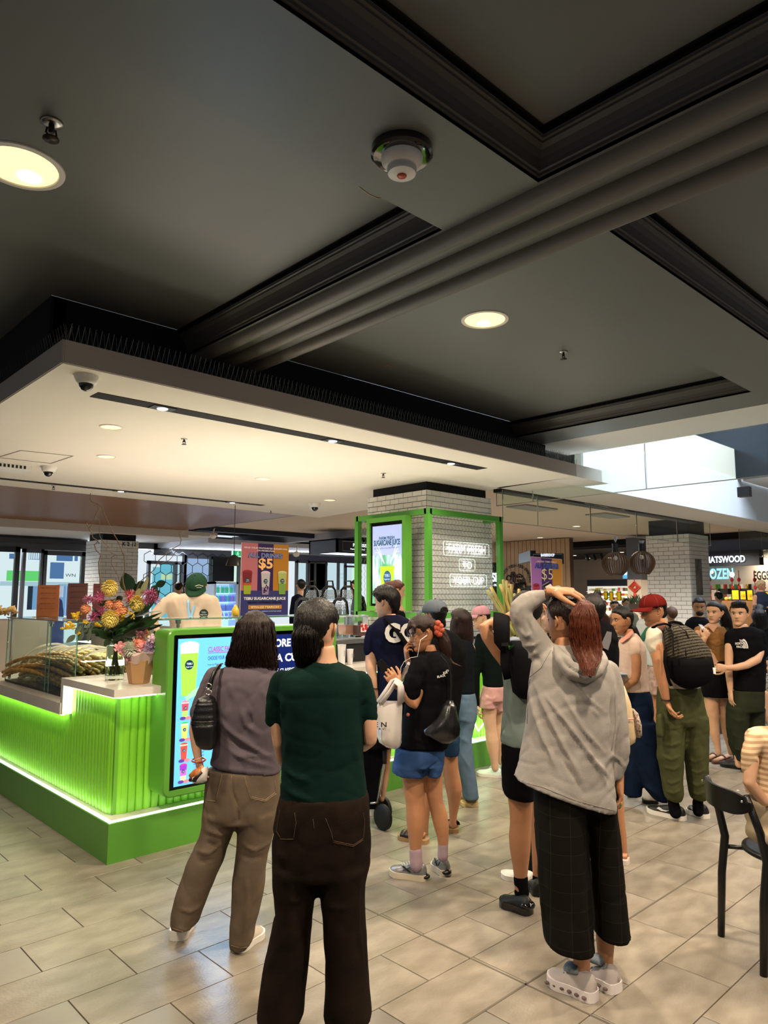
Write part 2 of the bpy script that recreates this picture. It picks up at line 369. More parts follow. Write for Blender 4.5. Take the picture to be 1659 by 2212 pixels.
# canopy access panel outline + air vent
b=MB(); A=[atZ(x,y,CZ-.002) for x,y in [(45,973),(158,985),(110,1001),(-5,988)]]
for i in range(4): b.tube([A[i],A[(i+1)%4]],.004,4)
tag(obj('access_panel',b,M('seam_grey','#8d8478')),'thin outline of an access panel in the white canopy','panel')
P=atZ(12,1005,CZ); t=thing('air_conditioner_grille','white air vent with dark louvres on the canopy, far left','vent',tuple(P)); b=MB(); b.box(P[0]-.35,P[0]+.22,P[1]-.15,P[1]+.15,CZ-.05,CZ); obj('housing',b,m_whitep,t)
for k in range(12): b=MB(); b.box(P[0]-.3+k*.04,P[0]-.28+k*.04,P[1]-.155,P[1]-.149,CZ-.042,CZ-.01); obj('louvre_slot',b,m_blackp,t)
# --- right side: atrium soffit, slab, walls, smoke glass
m_atr=M('atrium_white','#dfe6ef',rough=.7)
b=MB(); b.box(7.13,7.95,-5,4.93,3.45,3.6); struct('ceiling_atrium_strip',b,m_white)
b=MB(); b.box(7.38,8.15,4.47,4.85,3.05,3.20); struct('ceiling_canopy_end',b,m_white)
b=MB(); b.box(7.38,30,4.85,5.65,3.05,3.3); b.box(8.15,30,4.85,4.95,3.3,4.3)
struct('ceiling_slab',b,M('slab_cream','#d6cec3',rough=.75))
b=MB(); b.box(8.16,30,4.83,4.851,3.052,3.75); b.box(8.16,30,5.6,5.7,3.7,7); struct('wall_atrium_fascia',b,m_atr)
b=MB(); b.box(8.0,13.4,9.5,9.7,3.5,9); b.poly([(8,4.9,3.751),(13.4,4.9,3.751),(13.4,9.5,3.751),(8,9.5,3.751)]); struct('wall_atrium_back',b,M('atrium_bright','#eef3fb',rough=.8))
P0=atX(1462,1048,13.5);P1=atX(1720,1020,13.5)
b=MB(); b.box(13.4,13.6,-3,atX(1462,1000,13.4)[1],atX(1462,1048,13.4)[2],6.2); struct('wall_atrium_dark',b,M('dark_glass_wall','#131a24',rough=.15,spec=.6))
b=MB(); b.box(13.6,30,-6,4.8,atX(1462,1048,13.4)[2]-.03,atX(1462,1048,13.4)[2]); struct('ceiling_upper_floor',b,m_white)
# wall lamp and ficus-like timber lattice in the upper right
b=MB(); P=atX(1605,1062,12); b.box(12,12.12,P[1]-.09,P[1]+.09,P[2]-.08,P[2]+.08); tag(obj('wall_speaker',b,m_blackp),'small black box speaker under the upper floor, top right','speaker')
t=thing('timber_lattice','golden timber lattice screen seen at the right edge under the upper floor','screen',tuple(atX(1640,1045,16)))
for k in range(6):
    b=MB(); y=atX(1600+k*14,1045,16)[1]; b.box(16,16.05,y-.02,y+.02,4.0,4.55); obj('batten',b,M('gold_timber','#b58a45',rough=.6),t)
for z in (4.1,4.25,4.4): b=MB(); b.box(15.97,16,1.4,4.6,z,z+.05); obj('rail',b,MATS['gold_timber'],t)
# glass smoke baffles
def gpanel(name,p0,p1,z0,z1,joints,label,grp):
    p0=np.array(p0,float);p1=np.array(p1,float); d=p1-p0; n=np.array([-d[1],d[0]]); n=n/np.linalg.norm(n)*.005
    t=thing(name,label,'glass panel',(p0[0],p0[1],z0),grp); js=[0]+joints+[1]
    for a,bb in zip(js[:-1],js[1:]):
        q0=p0+d*(a+.002);q1=p0+d*(bb-.002); m=MB(); m.prism([(q0[0]-n[0],q0[1]-n[1],z0),(q1[0]-n[0],q1[1]-n[1],z0),(q1[0]+n[0],q1[1]+n[1],z0),(q0[0]+n[0],q0[1]+n[1],z0)],(0,0,z1-z0)); obj('glass_pane',m,m_glass,t)
    for a in js:
        q=p0+d*a; m=MB(); m.box(q[0]-.003,q[0]+.003,q[1]-.003,q[1]+.003,z0,z1); obj('joint_strip',m,M('joint_grey','#9a978f',rough=.4),t)
    m=MB(); m.tube([(p0[0],p0[1],z0),(p1[0],p1[1],z0)],.006,6); obj('bottom_edge',m,M('glass_edge','#a9a39a',rough=.3),t)
gpanel('smoke_baffle',(7.97,.6),(7.97,6.1),2.90,3.45,[.2,.6,.89],'clear glass smoke baffle hung under the atrium edge','glass smoke baffles')
gpanel('smoke_baffle',(7.6,5.72),(14.3,5.72),2.62,3.05,[.12,.33,.55,.78],'clear glass smoke baffle hung behind the cream slab, left of the far tiled column','glass smoke baffles')
gpanel('smoke_baffle',(15.8,5.72),(21,5.72),2.5,3.05,[.25,.6],'clear glass smoke baffle hung right of the far tiled column','glass smoke baffles')
# far food-hall ceilings
b=MB(); b.box(7.5,20,5.7,15,3.27,3.4); b.box(20,34,-6,22,3.5,3.6); struct('ceiling_hall',b,M('hall_ceiling','#cbb9a4',rough=.8))
b=MB(); b.box(19.2,19.5,5.7,17,3.1,3.3); struct('trim_2',b,m_black)
b=MB(); b.box(7.9,14.3,5.9,6.1,3.08,3.27); struct('trim_3',b,m_navy)
for k,q in enumerate([(460//1,0)]): pass
for (x,y,l) in [(11.5,9.5,'a'),(14.8,9.0,'b'),(17,11.5,'c'),(13.0,11.8,'d'),(17.5,8.0,'e'),(10.2,8.2,'f')]:
    downlight(x,y,3.27,.10,'small round downlight in the far food hall ceiling','downlights in the food hall ceiling',deep=False,warm=False)
for (x,y) in [(11.0,7.6),(13.2,7.3)]:
    b=MB(); b.box(x-.5,x+.5,y-.22,y+.22,3.245,3.27); tag(obj('ceiling_grille',b,M('grille_grey','#8e8b88',rough=.5)),'grey rectangular ceiling grille beyond the neon column','vent','ceiling grilles of the food hall')
# back-left ceilings
b=MB(); b.box(-2,8.15,9.9,15.55,3.2,3.3); sl=struct('ceiling_slatted',b,M('slat_backing','#2c211b',rough=.6))
b=MB()
for k in range(135):
    y=9.95+k*.0415; b.box(-2,8.15,y,y+.026,3.182,3.2)
o=obj('ceiling_slats',b,M('bronze_slat','#9a6a48',rough=.36,metal=0,spec=.45),sl); o['kind']='stuff'
b=MB(); b.box(-2,8.3,15.56,15.75,3.02,3.3); b.box(-2,9.2,15.75,18.9,3.10,3.2); struct('ceiling_back_left',b,M('back_ceiling','#d5cdc6',rough=.8))
b=MB(); b.box(8.15,12.5,10.2,18.6,3.42,3.6); b.box(8.15,8.3,10.2,15.5,3.2,3.42); b.box(8.2,13.5,14.9,15.1,3.15,3.42); struct('ceiling_navy',b,M('navy_ceiling','#141b2e',rough=.5))
b=MB(); b.box(12.5,20,10.2,19.5,3.42,3.6); b.box(11.6,11.8,10,19,3.1,3.42); b.box(9.2,20,16.2,19.4,2.98,3.1); struct('ceiling_back_mid',b,M('back_ceiling_cool','#bfc0cb',rough=.8))
# column helper ---------------------------------------------------
def tile_face(par,o,u,n,W,z0,z1,tw,th,maxn,budget,gap=.006):
    # o: corner on the face, u: horizontal unit, n: outward normal
    o=np.array(o,float);u=np.array(u,float);n=np.array(n,float); me={}
    items=[]
    k=0;z=z1
    while z-th>z0-1e-6:
        off=0 if k%2 else -tw/2; x=off
        while x<W-.005:
            a=max(x,0);bq=min(x+tw,W)
            if bq-a>.015: items.append((a,bq,z-th))
            x+=tw
        z-=th;k+=1
    rest=MB()
    for i,(a,bq,zz) in enumerate(items):
        w_=round(bq-a-gap,4)
        t=MB(); e=.0025
        c0=np.zeros(3)
        t.loft([[(-w_/2*u+ (-th/2+gap/2)*ZU), (w_/2*u+(-th/2+gap/2)*ZU), (w_/2*u+(th/2-gap/2)*ZU), (-w_/2*u+(th/2-gap/2)*ZU)],
                [(-w_/2*u+(-th/2+gap/2)*ZU+n*.005),(w_/2*u+(-th/2+gap/2)*ZU+n*.005),(w_/2*u+(th/2-gap/2)*ZU+n*.005),(-w_/2*u+(th/2-gap/2)*ZU+n*.005)],
                [(-(w_/2-e)*u+(-th/2+gap/2+e)*ZU+n*.008),((w_/2-e)*u+(-th/2+gap/2+e)*ZU+n*.008),((w_/2-e)*u+(th/2-gap/2-e)*ZU+n*.008),(-(w_/2-e)*u+(th/2-gap/2-e)*ZU+n*.008)]])
        pos=o+u*(a+bq)/2+ZU*(zz+th/2)
        if i<maxn:
            if w_ not in me:
                me[w_]=mesh_of('wall_tile',t,m_tilew)
                bm=bmesh.new(); bm.from_mesh(me[w_]); bmesh.ops.recalc_face_normals(bm,faces=bm.faces); bm.to_mesh(me[w_]); bm.free()
            inst('wall_tile',me[w_],par,pos)
        else: rest.add(t.V()+pos,t.f)
    return rest
def column(x0,x1,y0,y1,z0,z1,ztop,tw,th,nA,nB,label,capmat):
    t=thing('tiled_column',label,'column',((x0+x1)/2,(y0+y1)/2,0)); b=MB(); b.box(x0,x1,y0,y1,0,z1); obj('core',b,m_groutd,t)
    W=x1-x0; r1=tile_face(t,(x0,y0,0),(1,0,0),(0,-1,0),W,z0,z1,tw,th,nA,0); r2=tile_face(t,(x0,y0,0),(0,1,0),(-1,0,0),y1-y0,z0,z1,tw,th,nB,0)
    r1.join(r2)
    if r1.n: o=obj('wall_tiles',r1,m_tilew,t,fixn=True); o['kind']='stuff'
    b=MB(); b.box(x0+.05,x1-.05,y0+.05,y1-.05,z1,ztop); obj('cap',b,capmat,t)
    return t
colm=column(6.30,7.56,5.88,6.95,1.12,2.94,3.05,.160,.067,150,150,'near tiled column inside the green mesh frame with the neon sign',m_black)
c2=column(14.9,15.85,6.40,7.35,.75,2.94,3.4,.225,.088,150,145,'tiled column behind the red cap, left of the far shops',m_navy)
c3=column(6.60,7.5,16.5,17.4,1.0,2.94,3.3,.25,.088,130,80,'tiled column marked K212 behind the flowers',m_black)
text('K 2 12',(6.60+.66,16.48,2.82),(1,0,0),(0,0,1),.09,m_blackp,c3,'column_number',bold=.02)
# ================================================================ KIOSK
m_lime=M('lime_flute','#7ec832',rough=.38,spec=.5)
m_led=EM('led_white','#fbffe9',7.0)
KX,KY=1.937,4.53
k=thing('juice_kiosk','green fluted island juice kiosk with white counters and glowing plinth','kiosk',(KX,KY,0))
b=MB(); b.loft([[(KX,KY,0),(8.2,KY,0),(8.2,9,0),(KX,9,0)],[(KX,KY,.238),(8.2,KY,.238),(8.2,9,.238),(KX,9,.238)],[(KX+.006,KY+.006,.243),(8.19,KY+.006,.243),(8.19,8.99,.243),(KX+.006,8.99,.243)]]); obj('plinth',b,m_green,k)
b=MB(); b.box(KX+.012,KX+.030,KY+.012,8.9,.236,.250); b.box(KX+.012,8.1,KY+.012,KY+.030,.236,.250); obj('led_strip',b,m_led,k)
b=MB(); b.box(KX+.031,8.1,KY+.031,8.9,.236,.246); obj('plinth_top',b,m_stone,k)
# core walls
FX,FY=2.02,4.68
b=MB(); b.box(FX+.004,2.6,5.42,8.8,.246,.80); b.box(FX+.004,8.1,FY+.004,5.42,.246,1.01); obj('core_wall',b,M('lime_panel','#5f9e28',rough=.6),k)
R_=.0265
def flute(h):
    t=MB(); a=np.linspace(-.1,math.pi+.1,9); pr=[(-math.cos(q)*R_,-math.sin(q)*R_*.62) for q in a]
    t.loft([[(x,y,z) for x,y in pr] for z in (0,h)],closed=False); return mesh_of('flute',t,m_lime,smooth=True)
def put_flute(me,x,y,z,rot):
    o=bpy.data.objects.new('flute',me); COL.objects.link(o); o.parent=k; o.location=np.array([x,y,z])-LOC[k.name]; o.rotation_euler=(0,0,rot)
fl=flute(.555); fh_=flute(.763); P_=.0545
y=5.45
while y<8.4: put_flute(fl,FX,y,.247,-math.pi/2); y+=P_
y=4.80
while y<5.44: put_flute(fh_,FX,y,.247,-math.pi/2); y+=P_
for q in range(4):
    a=math.pi+ (q+.5)*math.pi/2/4; put_flute(fh_,FX+.09+.09*math.cos(a),FY+.09+.09*math.sin(a),.247,a+math.pi/2)
x=2.145
while x<8.0: put_flute(fh_,x,FY,.247,0); x+=P_
# counters
b=MB(); b.box(1.925,2.62,5.425,8.8,.802,.884); obj('low_counter',b,m_stone,k)
b=MB(); b.box(1.935,2.50,4.525,5.455,1.010,1.060); b.box(1.935,2.50,5.405,5.455,.802,1.010); obj('high_counter',b,m_stone,k)
b=MB(); b.box(3.70,8.15,4.53,5.15,1.010,1.060); obj('front_counter',b,m_stone,k)
b=MB(); b.box(1.965,1.985,4.60,5.39,.998,1.010); b.box(1.98,2.24,4.565,4.585,.998,1.010); b.box(1.955,1.975,5.46,8.6,.790,.802); b.box(3.8,8.0,4.565,4.585,.998,1.01); b.box(1.975,1.99,5.375,5.395,.82,1.0); obj('counter_led_strip',b,EM('led_white2','#f4ffe6',9),k)
# front neon ring logo on the fluted wall
b=MB()
c=atY(1036,1565,4.62); a=np.linspace(0,2*math.pi,30,endpoint=False); b.tube([c+np.array([math.cos(q)*.17,0,math.sin(q)*.17]) for q in a],.007,6,loop=True)
b.tube([c+np.array([x,0,z]) for x,z in ((-.10,.05),(-.02,-.06),(.10,.03))],.007,6)
tag(obj('neon_ring',b,EM('neon_white','#f3fff6',7)),'white neon ring logo glowing on the green kiosk front behind the pink shorts','neon sign')
# ---- big menu screen box
SX0,SX1,SZ0,SZ1=2.25,3.70,.345,1.432
def rrect(x0,x1,z0,z1,r,n=6):
    out=[]
    for cx,cz,a0 in ((x1-r,z1-r,0),(x0+r,z1-r,90),(x0+r,z0+r,180),(x1-r,z0+r,270)):
        for i in range(n+1):
            a=math.radians(a0+90*i/n); out.append((cx+r*math.cos(a),cz+r*math.sin(a)))
    return out
t=thing('menu_screen','large green framed double menu screen on the kiosk front','screen',(SX0,4.45,SZ0))
o_=rrect(SX0,SX1,SZ0,SZ1,.06); i_=rrect(SX0+.045,SX1-.045,SZ0+.04,SZ1-.04,.008)
b=MB(); rings=[[(x,4.655,z) for x,z in o_],[(x,4.458,z) for x,z in o_],[(x,4.45,z) for x,z in rrect(SX0+.008,SX1-.008,SZ0+.008,SZ1-.008,.054)],[(x,4.45,z) for x,z in i_],[(x,4.475,z) for x,z in i_]]
b.loft(rings,cap=False); obj('housing',b,m_green,t,smooth=True,ang=30,fixn=True)
b=MB(); b.box(SX0+.04,SX1-.04,4.472,4.5,SZ0+.035,SZ1-.035); obj('bezel',b,M('screen_black','#040505',rough=.12),t)
def plate(name,x0,x1,z0,z1,y,mat,par,d=.002): b=MB(); b.box(x0,x1,y-d,y,z0,z1); return obj(name,b,mat,par)
m_sky=EM('screen_sky','#5fb2fb',1.0); m_navys=EM('screen_navy','#101f5e',.75)
plate('left_display',2.335,2.965,.405,1.365,4.470,m_sky,t); plate('right_display',3.0,3.63,.405,1.365,4.470,m_navys,t)
m_txn=EM('text_navy','#1d2b66',.6); m_txm=EM('text_magenta','#a833a8',.9); m_txw=EM('text_white','#e8f2ff',1.2)
u=np.array([1,0,0.]);v=ZU
def st(s,x,z,h,mat,width=None,al='LEFT',y=4.4675,par=t,bold=0): return text(s,(x,y,z),u,v,h,mat,par,width=width,align=al,bold=bold)
st('CLASSIC FAVOURITES',2.56,1.268,.034,m_txm,.315,bold=.01); plate('underline',2.56,2.875,1.258,1.262,4.4675,m_txm,t,.001)
st('CHOOSE YOUR',2.56,1.212,.026,m_txn,.13); st('FLAVOUR',2.70,1.212,.026,m_txm,.10)
st('From our Menu',2.56,1.175,.012,m_txn,.085)
st('Sugarcane   Lemon    Lime    Ginger',2.56,1.075,.011,m_txn,.30); st('ADD',2.56,1.02,.026,m_txn,.04); st('TOPPINGS',2.61,1.02,.026,m_txm,.11)
def disc(c,r,mat,par,name,y=None,n=20,sx=1,sz=1):
    b=MB(); c=np.array(c); b.prism([c+np.array([math.cos(a)*r*sx,0,math.sin(a)*r*sz]) for a in np.linspace(0,2*math.pi,n,endpoint=False)],(0,-.0015,0)); return obj(name,b,mat,par)
for x,cc in ((2.60,'#8fe0b0'),(2.67,'#e8c58a'),(2.73,'#22a05a'),(2.79,'#f0a7a0'),(2.85,'#e05a4a')): disc((x,4.4675,1.11),.018,EM('icon'+cc,cc,.9),t,'flavour_icon',sx=1.2,sz=.75)
for x,cc in ((2.62,'#d8f59a'),(2.72,'#ffe0a0')): disc((x,4.4675,.96),.03,EM('icon'+cc,cc,1),t,'topping_icon')
def cup(x,z,w,h,layers,par,y,top=None,logo=True,mk=EM,s=.95,lab=None):
    # flat printed cup: stacked colour bands, dark round logo
    zz=z
    for i,(fr,cc) in enumerate(layers):
        z1=zz+h*fr; f0=(zz-z)/h;f1=(z1-z)/h; w0=w*(.72+.28*f0)/2;w1=w*(.72+.28*f1)/2
        b=MB(); b.prism([(x-w0,y,zz),(x+w0,y,zz),(x+w1,y,z1),(x-w1,y,z1)],(0,-.0012,0)); obj('cup_print',b,mk('pr'+cc+str(s),cc,s),par); zz=z1
    if top:
        b=MB(); b.prism([(x+math.cos(a)*w*.52,y,zz+abs(math.sin(a))*w*.22 if math.sin(a)>0 else zz-.02*w) for a in np.linspace(0,math.pi,10)],(0,-.0014,0)); obj('cup_top_print',b,mk('pr'+top+str(s),top,s),par)
    if logo:
        disc((x,y-.0016,z+h*.62),w*.23,mk('pr_logo'+str(s),'#12324a',s),par,'logo_print')
        if w>.05:
            text('TEBU',(x,y-.0034,z+h*.62),(1,0,0),ZU,w*.10,mk('pr_white'+str(s),'#dff2ff',s),par,width=w*.3); text('Sugarcane',(x,y-.0034,z+h*.62-w*.12),(1,0,0),ZU,w*.06,mk('pr_white'+str(s),'#dff2ff',s),par,width=w*.36)
cup(2.42,.985,.14,.33,[(.85,'#8ee04a'),(.15,'#b8eec8')],t,4.4672,'#d8f3ee')
for q in range(3):
    b=MB(); b.tube([(2.40+q*.02,4.464,.965+q*.016),(2.52+q*.02,4.464,1.015+q*.016)],.014,8,flat=.1,ref=np.array([0,1,0])); obj('cane_print',b,EM('pr_cane','#8fdcae',.95),t)
for z,L,tp in ((.84,[(.45,'#9be86a'),(.45,'#f2485e'),(.1,'#ffb0b8')],'#ff7aa0'),(.70,[(.9,'#b9ec6a'),(.1,'#e8ffc0')],'#35b060'),(.565,[(.9,'#f04a42'),(.1,'#ffc0a0')],'#d84a3a'),(.43,[(.35,'#d8f0a0'),(.35,'#d863d8'),(.3,'#8a35c0')],'#c03a9a')):
    cup(2.40,z,.052,.105,L,t,4.4672,tp)
    disc((2.385,4.4668,z),.018,EM('pr_fr1','#5a3a9a',.8),t,'fruit_print',sx=1.2,sz=.6); disc((2.425,4.4668,z),.018,EM('pr_fr2','#f07a8a',.9),t,'fruit_print',sx=1.2,sz=.6)
    for r_,(s_,mm) in enumerate((('SUGARCANE',m_txn),('CRUSH',m_txm),('Sugarcane and',m_txn),('fresh fruit',m_txn),('pressed daily',m_txn))): st(s_,2.475,z+.095-r_*.021,.011,mm,.075)
st('CORE',3.06,1.275,.055,m_txw,.20,bold=.03); st('IN A CUP',2.995+.03,1.165,.055,m_txw,.34,bold=.03); st('“MAKE IT CLASSIC”',3.01,1.085,.028,m_txw,.30,bold=.02)
b=MB(); pts=[(3.02,4.467,.93),(3.05,4.467,1.0),(3.09,4.467,1.035),(3.13,4.467,1.02),(3.18,4.467,1.04),(3.25,4.467,.99),(3.30,4.467,.93)]; b.prism(pts,(0,-.001,0)); obj('ice_print',b,EM('pr_ice','#cfe2ff',1),t)
cup(3.16,.50,.22,.43,[(.9,'#7fd84a'),(.1,'#cfe2ff')],t,4.466)
area(2.65,4.44,.9,.5,.85,7,(.42,.68,1),(0,-1,-.12))
# ---- glass shelf over the screen box, brackets
def shelf(name,x0,x1,y0,y1,z,label,posts):
    t=thing(name,label,'shelf',((x0+x1)/2,(y0+y1)/2,z),'glass shelves of the kiosk'); b=MB(); b.box(x0,x1,y0,y1,z,z+.008); obj('glass_sheet',b,m_glass,t)
    b=MB(); b.box(x0,x1,y0-.004,y0,z,z+.008); b.box(x0-.004,x0,y0,y1,z,z+.008); obj('green_edge',b,m_gedge,t)
    for (px,py,pz) in posts:
        b=MB(); b.cyl((px,py,pz),(px,py,z-.002),.012,n=12); obj('standoff',b,m_steel,t,smooth=True,ang=40)
        b=MB(); b.cyl((px,py,z-.03),(px,py,z),.020,n=14); obj('clamp',b,m_steel,t,smooth=True,ang=40)
    return t
shelf('glass_shelf',2.28,3.95,4.60,4.90,1.488,'clear glass shelf running over the menu screen',[(2.45,4.70,1.43),(3.05,4.70,1.43),(3.6,4.70,1.43)])
shelf('glass_shelf',2.02,2.40,5.40,7.12,1.452,'clear glass shelf on top of the sugarcane display case',[(2.06,7.08,.885),(2.10,6.2,1.40)])
# ---- poster on the shelf
m_pp=lambda n,c,s=1: M('print'+c,c,rough=.45)
t=thing('promo_poster','pink purple and orange promotion board reading ALL DRINKS $5, standing on the glass shelf','poster',(3.24,4.78,1.497))
PX0,PX1,PZ0,PZ1=atY(518.5,1332,4.78)[0],atY(621.5,1332,4.78)[0],1.497,atY(570,1174.5,4.78)[2]
W_=PX1-PX0;Hh=PZ1-PZ0
b=MB(); b.box(PX0,PX1,4.78,4.786,PZ0,PZ1); obj('board',b,M('board_edge','#d9d6d2'),t)
def pl(n_,a,bq,c,d,col,dy=.001): b=MB(); b.box(PX0+W_*a,PX0+W_*bq,4.78-dy,4.78-dy+.0008,PZ0+Hh*c,PZ0+Hh*d); return obj(n_,b,M('print'+col,col,rough=.45),t)
pl('pink_panel',0,.335,.345,1,'#b0656f'); pl('purple_panel',.335,.665,.345,1,'#291050'); pl('orange_panel',.665,1,.345,1,'#a8701c'); pl('navy_panel',0,1,0,.345,'#2f2f6b')
def ptx(s,fx,fz,h,w,col,bold=0,dy=.0026): return text(s,(PX0+W_*fx,4.78-dy,PZ0+Hh*fz),(1,0,0),ZU,h,M('print'+col,col,rough=.5),t,width=w*W_,bold=bold)
ptx('GRAB YOUR FAVOURITES SUGARCANE',.5,.925,.012,.92,'#e6d8d8',.02); ptx('ON PROMOTION',.5,.89,.012,.37,'#e6d8d8',.02)
ptx('ALL DRINKS',.5,.805,.034,.74,'#323a78',.07,.002); ptx('ALL DRINKS',.5,.805,.034,.72,'#7b86b8',.02,.0032); ptx('$5',.5,.66,.075,.30,'#f0b66a',.03)
ptx('TEBU SUGARCANE JUICE',.5,.22,.020,.88,'#e8e6ee',.03); ptx('GRAND OPENING SPECIAL',.5,.172,.015,.72,'#0d0d28',.03)
pl('date_plate',.16,.86,.09,.145,'#b87a2a',.002); ptx('9TH-22 MARCH',.5,.103,.016,.58,'#ead9b6',.02,.0036); ptx('ADD $1 FOR TEBU TOPPING OR $2 FOR LARGE',.5,.055,.006,.7,'#c9c9da',.02)
mkp=lambda n,c,s=1: M('print'+c,c,rough=.5)
cw=W_*.19; cz=PZ0+Hh*.295; chh=Hh*.30
cup(PX0+W_*.125,cz,cw,chh,[(.4,'#8f9a1e'),(.12,'#b04a26'),(.48,'#6e1422')],t,4.776,'#8a1c30',mk=mkp,s=1)
cup(PX0+W_*.5,cz-.004,cw,chh,[(.35,'#8a7898'),(.65,'#b3aab2')],t,4.776,'#cdb8c4',mk=mkp,s=1); cup(PX0+W_*.86,cz,cw,chh,[(.5,'#6f9240'),(.5,'#a0a860')],t,4.776,'#b8ba88',mk=mkp,s=1)
for i in range(14): disc((PX0+W_*.5+random.uniform(-.025,.025),4.7744,cz+.015+random.random()*.06),.006,M('print#3a1c55','#3a1c55'),t,'pearl_print',n=8)
# small orange menus on the case shelf
for (x0,x1,yt,yb,c_,l) in ((88,116,1264,1334,'#c8794a','orange'),(152,179,1260,1331,'#8f5f58','maroon'),(204,220,1261,1312,'#99555a','dusty red')):
    X_=2.22; A=atX(x0,yb,X_);B_=atX(x1,yb,X_); zt=atX((x0+x1)/2,yt,X_)[2]; t=thing('menu_card',l+' upright menu card on the glass case shelf','menu card',(X_,(A[1]+B_[1])/2,1.461),'menu cards on the glass case')
    w=abs(A[1]-B_[1])/2*1.1; cy=(A[1]+B_[1])/2; uu=np.array([.55,-.83,0])
    b=MB(); b.obox([X_,cy,(1.461+zt)/2],uu*w*.62,[.002,.0013,0],[0,0,(zt-1.461)/2]); obj('card',b,M('card'+c_,c_,rough=.4,noise=.25,nscale=(9,9,14)),t)
    b=MB(); nn=np.array([-.83,-.55,0]); 
    b.obox(np.array([X_,cy,1.466])+nn*.02,uu*w*.62,nn*.03,[0,0,.004]); obj('foot',b,m_glass,t)
    for r_ in range(5): text('TEBU FRESH JUICE' if r_==0 else 'sugarcane lemon lime',np.array([X_,cy,zt-.03-.045*r_])+nn*.004,uu,ZU,.009,M('dark_print','#3d2422'),t,width=w*.9)
# ---- glass display case
t=thing('display_case','glass display case on the low counter packed with sugarcane','display case',(2.04,6.3,.885))
b=MB(); b.box(2.04,2.80,5.47,7.15,.885,.90); obj('base_tray',b,M('case_black','#151312',rough=.5),t)
for (a0,a1) in ((5.47,6.02),(6.03,6.10),(6.11,7.13)): b=MB(); b.box(2.04,2.046,a0,a1,.90,1.44); obj('glass_pane',b,m_glass,t)
b=MB(); b.box(2.05,2.78,5.47,5.476,.90,1.44); obj('glass_pane',b,m_glass,t)
b=MB(); b.box(2.05,2.78,7.14,7.146,.90,1.44); obj('glass_pane',b,m_glass,t)
for yy in (5.47,6.025,6.105,7.14): b=MB(); b.box(2.036,2.042,yy-.003,yy+.003,.885,1.452); obj('edge_seam',b,m_gedge,t)
b=MB(); b.box(2.80,2.84,5.47,7.15,.885,1.40); obj('back_panel',b,M('case_back','#6d675f',rough=.6),t)
# stalks
m_cane=M('cane','#cfb868',rough=.45,noise=.35,nscale=(30,30,5),col2='#8f8248',rand=.25); m_cane2=M('cane_warm','#d8a854',rough=.45,noise=.3,nscale=(30,30,5),col2='#9a7236',rand=.25)
m_cend=M('cane_cut','#dccf92',rough=.7)
def stalk_mesh(L,sag,seed):
    r=random.Random(seed); b=MB(); pts=[];rr=[]; n=14; nodes=[i for i in range(n)]
    for i in range(n):
        f=i/(n-1)
        for dd,ex in ((-.004,0),(0,.0035),(.004,0)) if 0<i<n-1 else ((0,0),):
            x=f*L+dd; pts.append((0+.01*math.sin(f*3+seed),x,-sag*(2*f-1)**2+sag)); rr.append(.0155+ex)
    b.tube(pts,rr,9,cap=False); 
    for e in (0,-1): b.lathe(pts[e],[(.0150,0),(.001,.001)],9,1,ax=(0,-1 if e==0 else 1,0))
    return mesh_of('sugarcane_stalk',b,[m_cane if seed%3 else m_cane2,m_cend],smooth=True)
sms=[stalk_mesh(1.35,.06,1),stalk_mesh(1.2,.04,2),stalk_mesh(1.45,.08,3),stalk_mesh(1.05,.03,4),stalk_mesh(.7,.02,6)]
rs=random.Random(5); cnt=0
for lay in range(9):
    z=.918+lay*.030; ncol=13-lay//2
    for c_ in range(ncol):
        if cnt>=105: break
        x=2.09+c_*.052+rs.uniform(-.012,.012)+(lay%2)*.02
        if x>2.74: continue
        me=sms[rs.randrange(4)]; o=bpy.data.objects.new('sugarcane_stalk',me); COL.objects.link(o)
        o.location=(x,5.53+rs.random()*.14+lay*.012,z+rs.uniform(-.006,.006)); o.rotation_euler=(rs.uniform(-.02,.05)-.012*lay,rs.uniform(0,6.28) if 0 else 0,rs.uniform(-.07,.07))
        tag(o,'sugarcane stalk in the pile inside the glass case','sugarcane','sugarcane stalks in the glass case'); cnt+=1
area(2.42,6.25,1.43,.4,1.4,5,(1,.88,.7))  # lamp added inside the case to brighten the cane pile
# cloudy plastic wrap in the pile
b=MB()
for i in range(7):
    y=5.75+i*.19; a=np.linspace(.3,math.pi-.3,12)
    b.tube([(2.35+math.cos(q)*.30,y+.03*math.sin(q*3),.92+math.sin(q)*(.30+.02*math.sin(i))) for q in a],.004,5,flat=3.0)
tag(obj('plastic_wrap',b,M('wrap_plastic','#e8e6dc',rough=.25,trans=.75,ior=1.2),smooth=True),'crinkled clear plastic bands around the sugarcane bundles in the case','wrap')
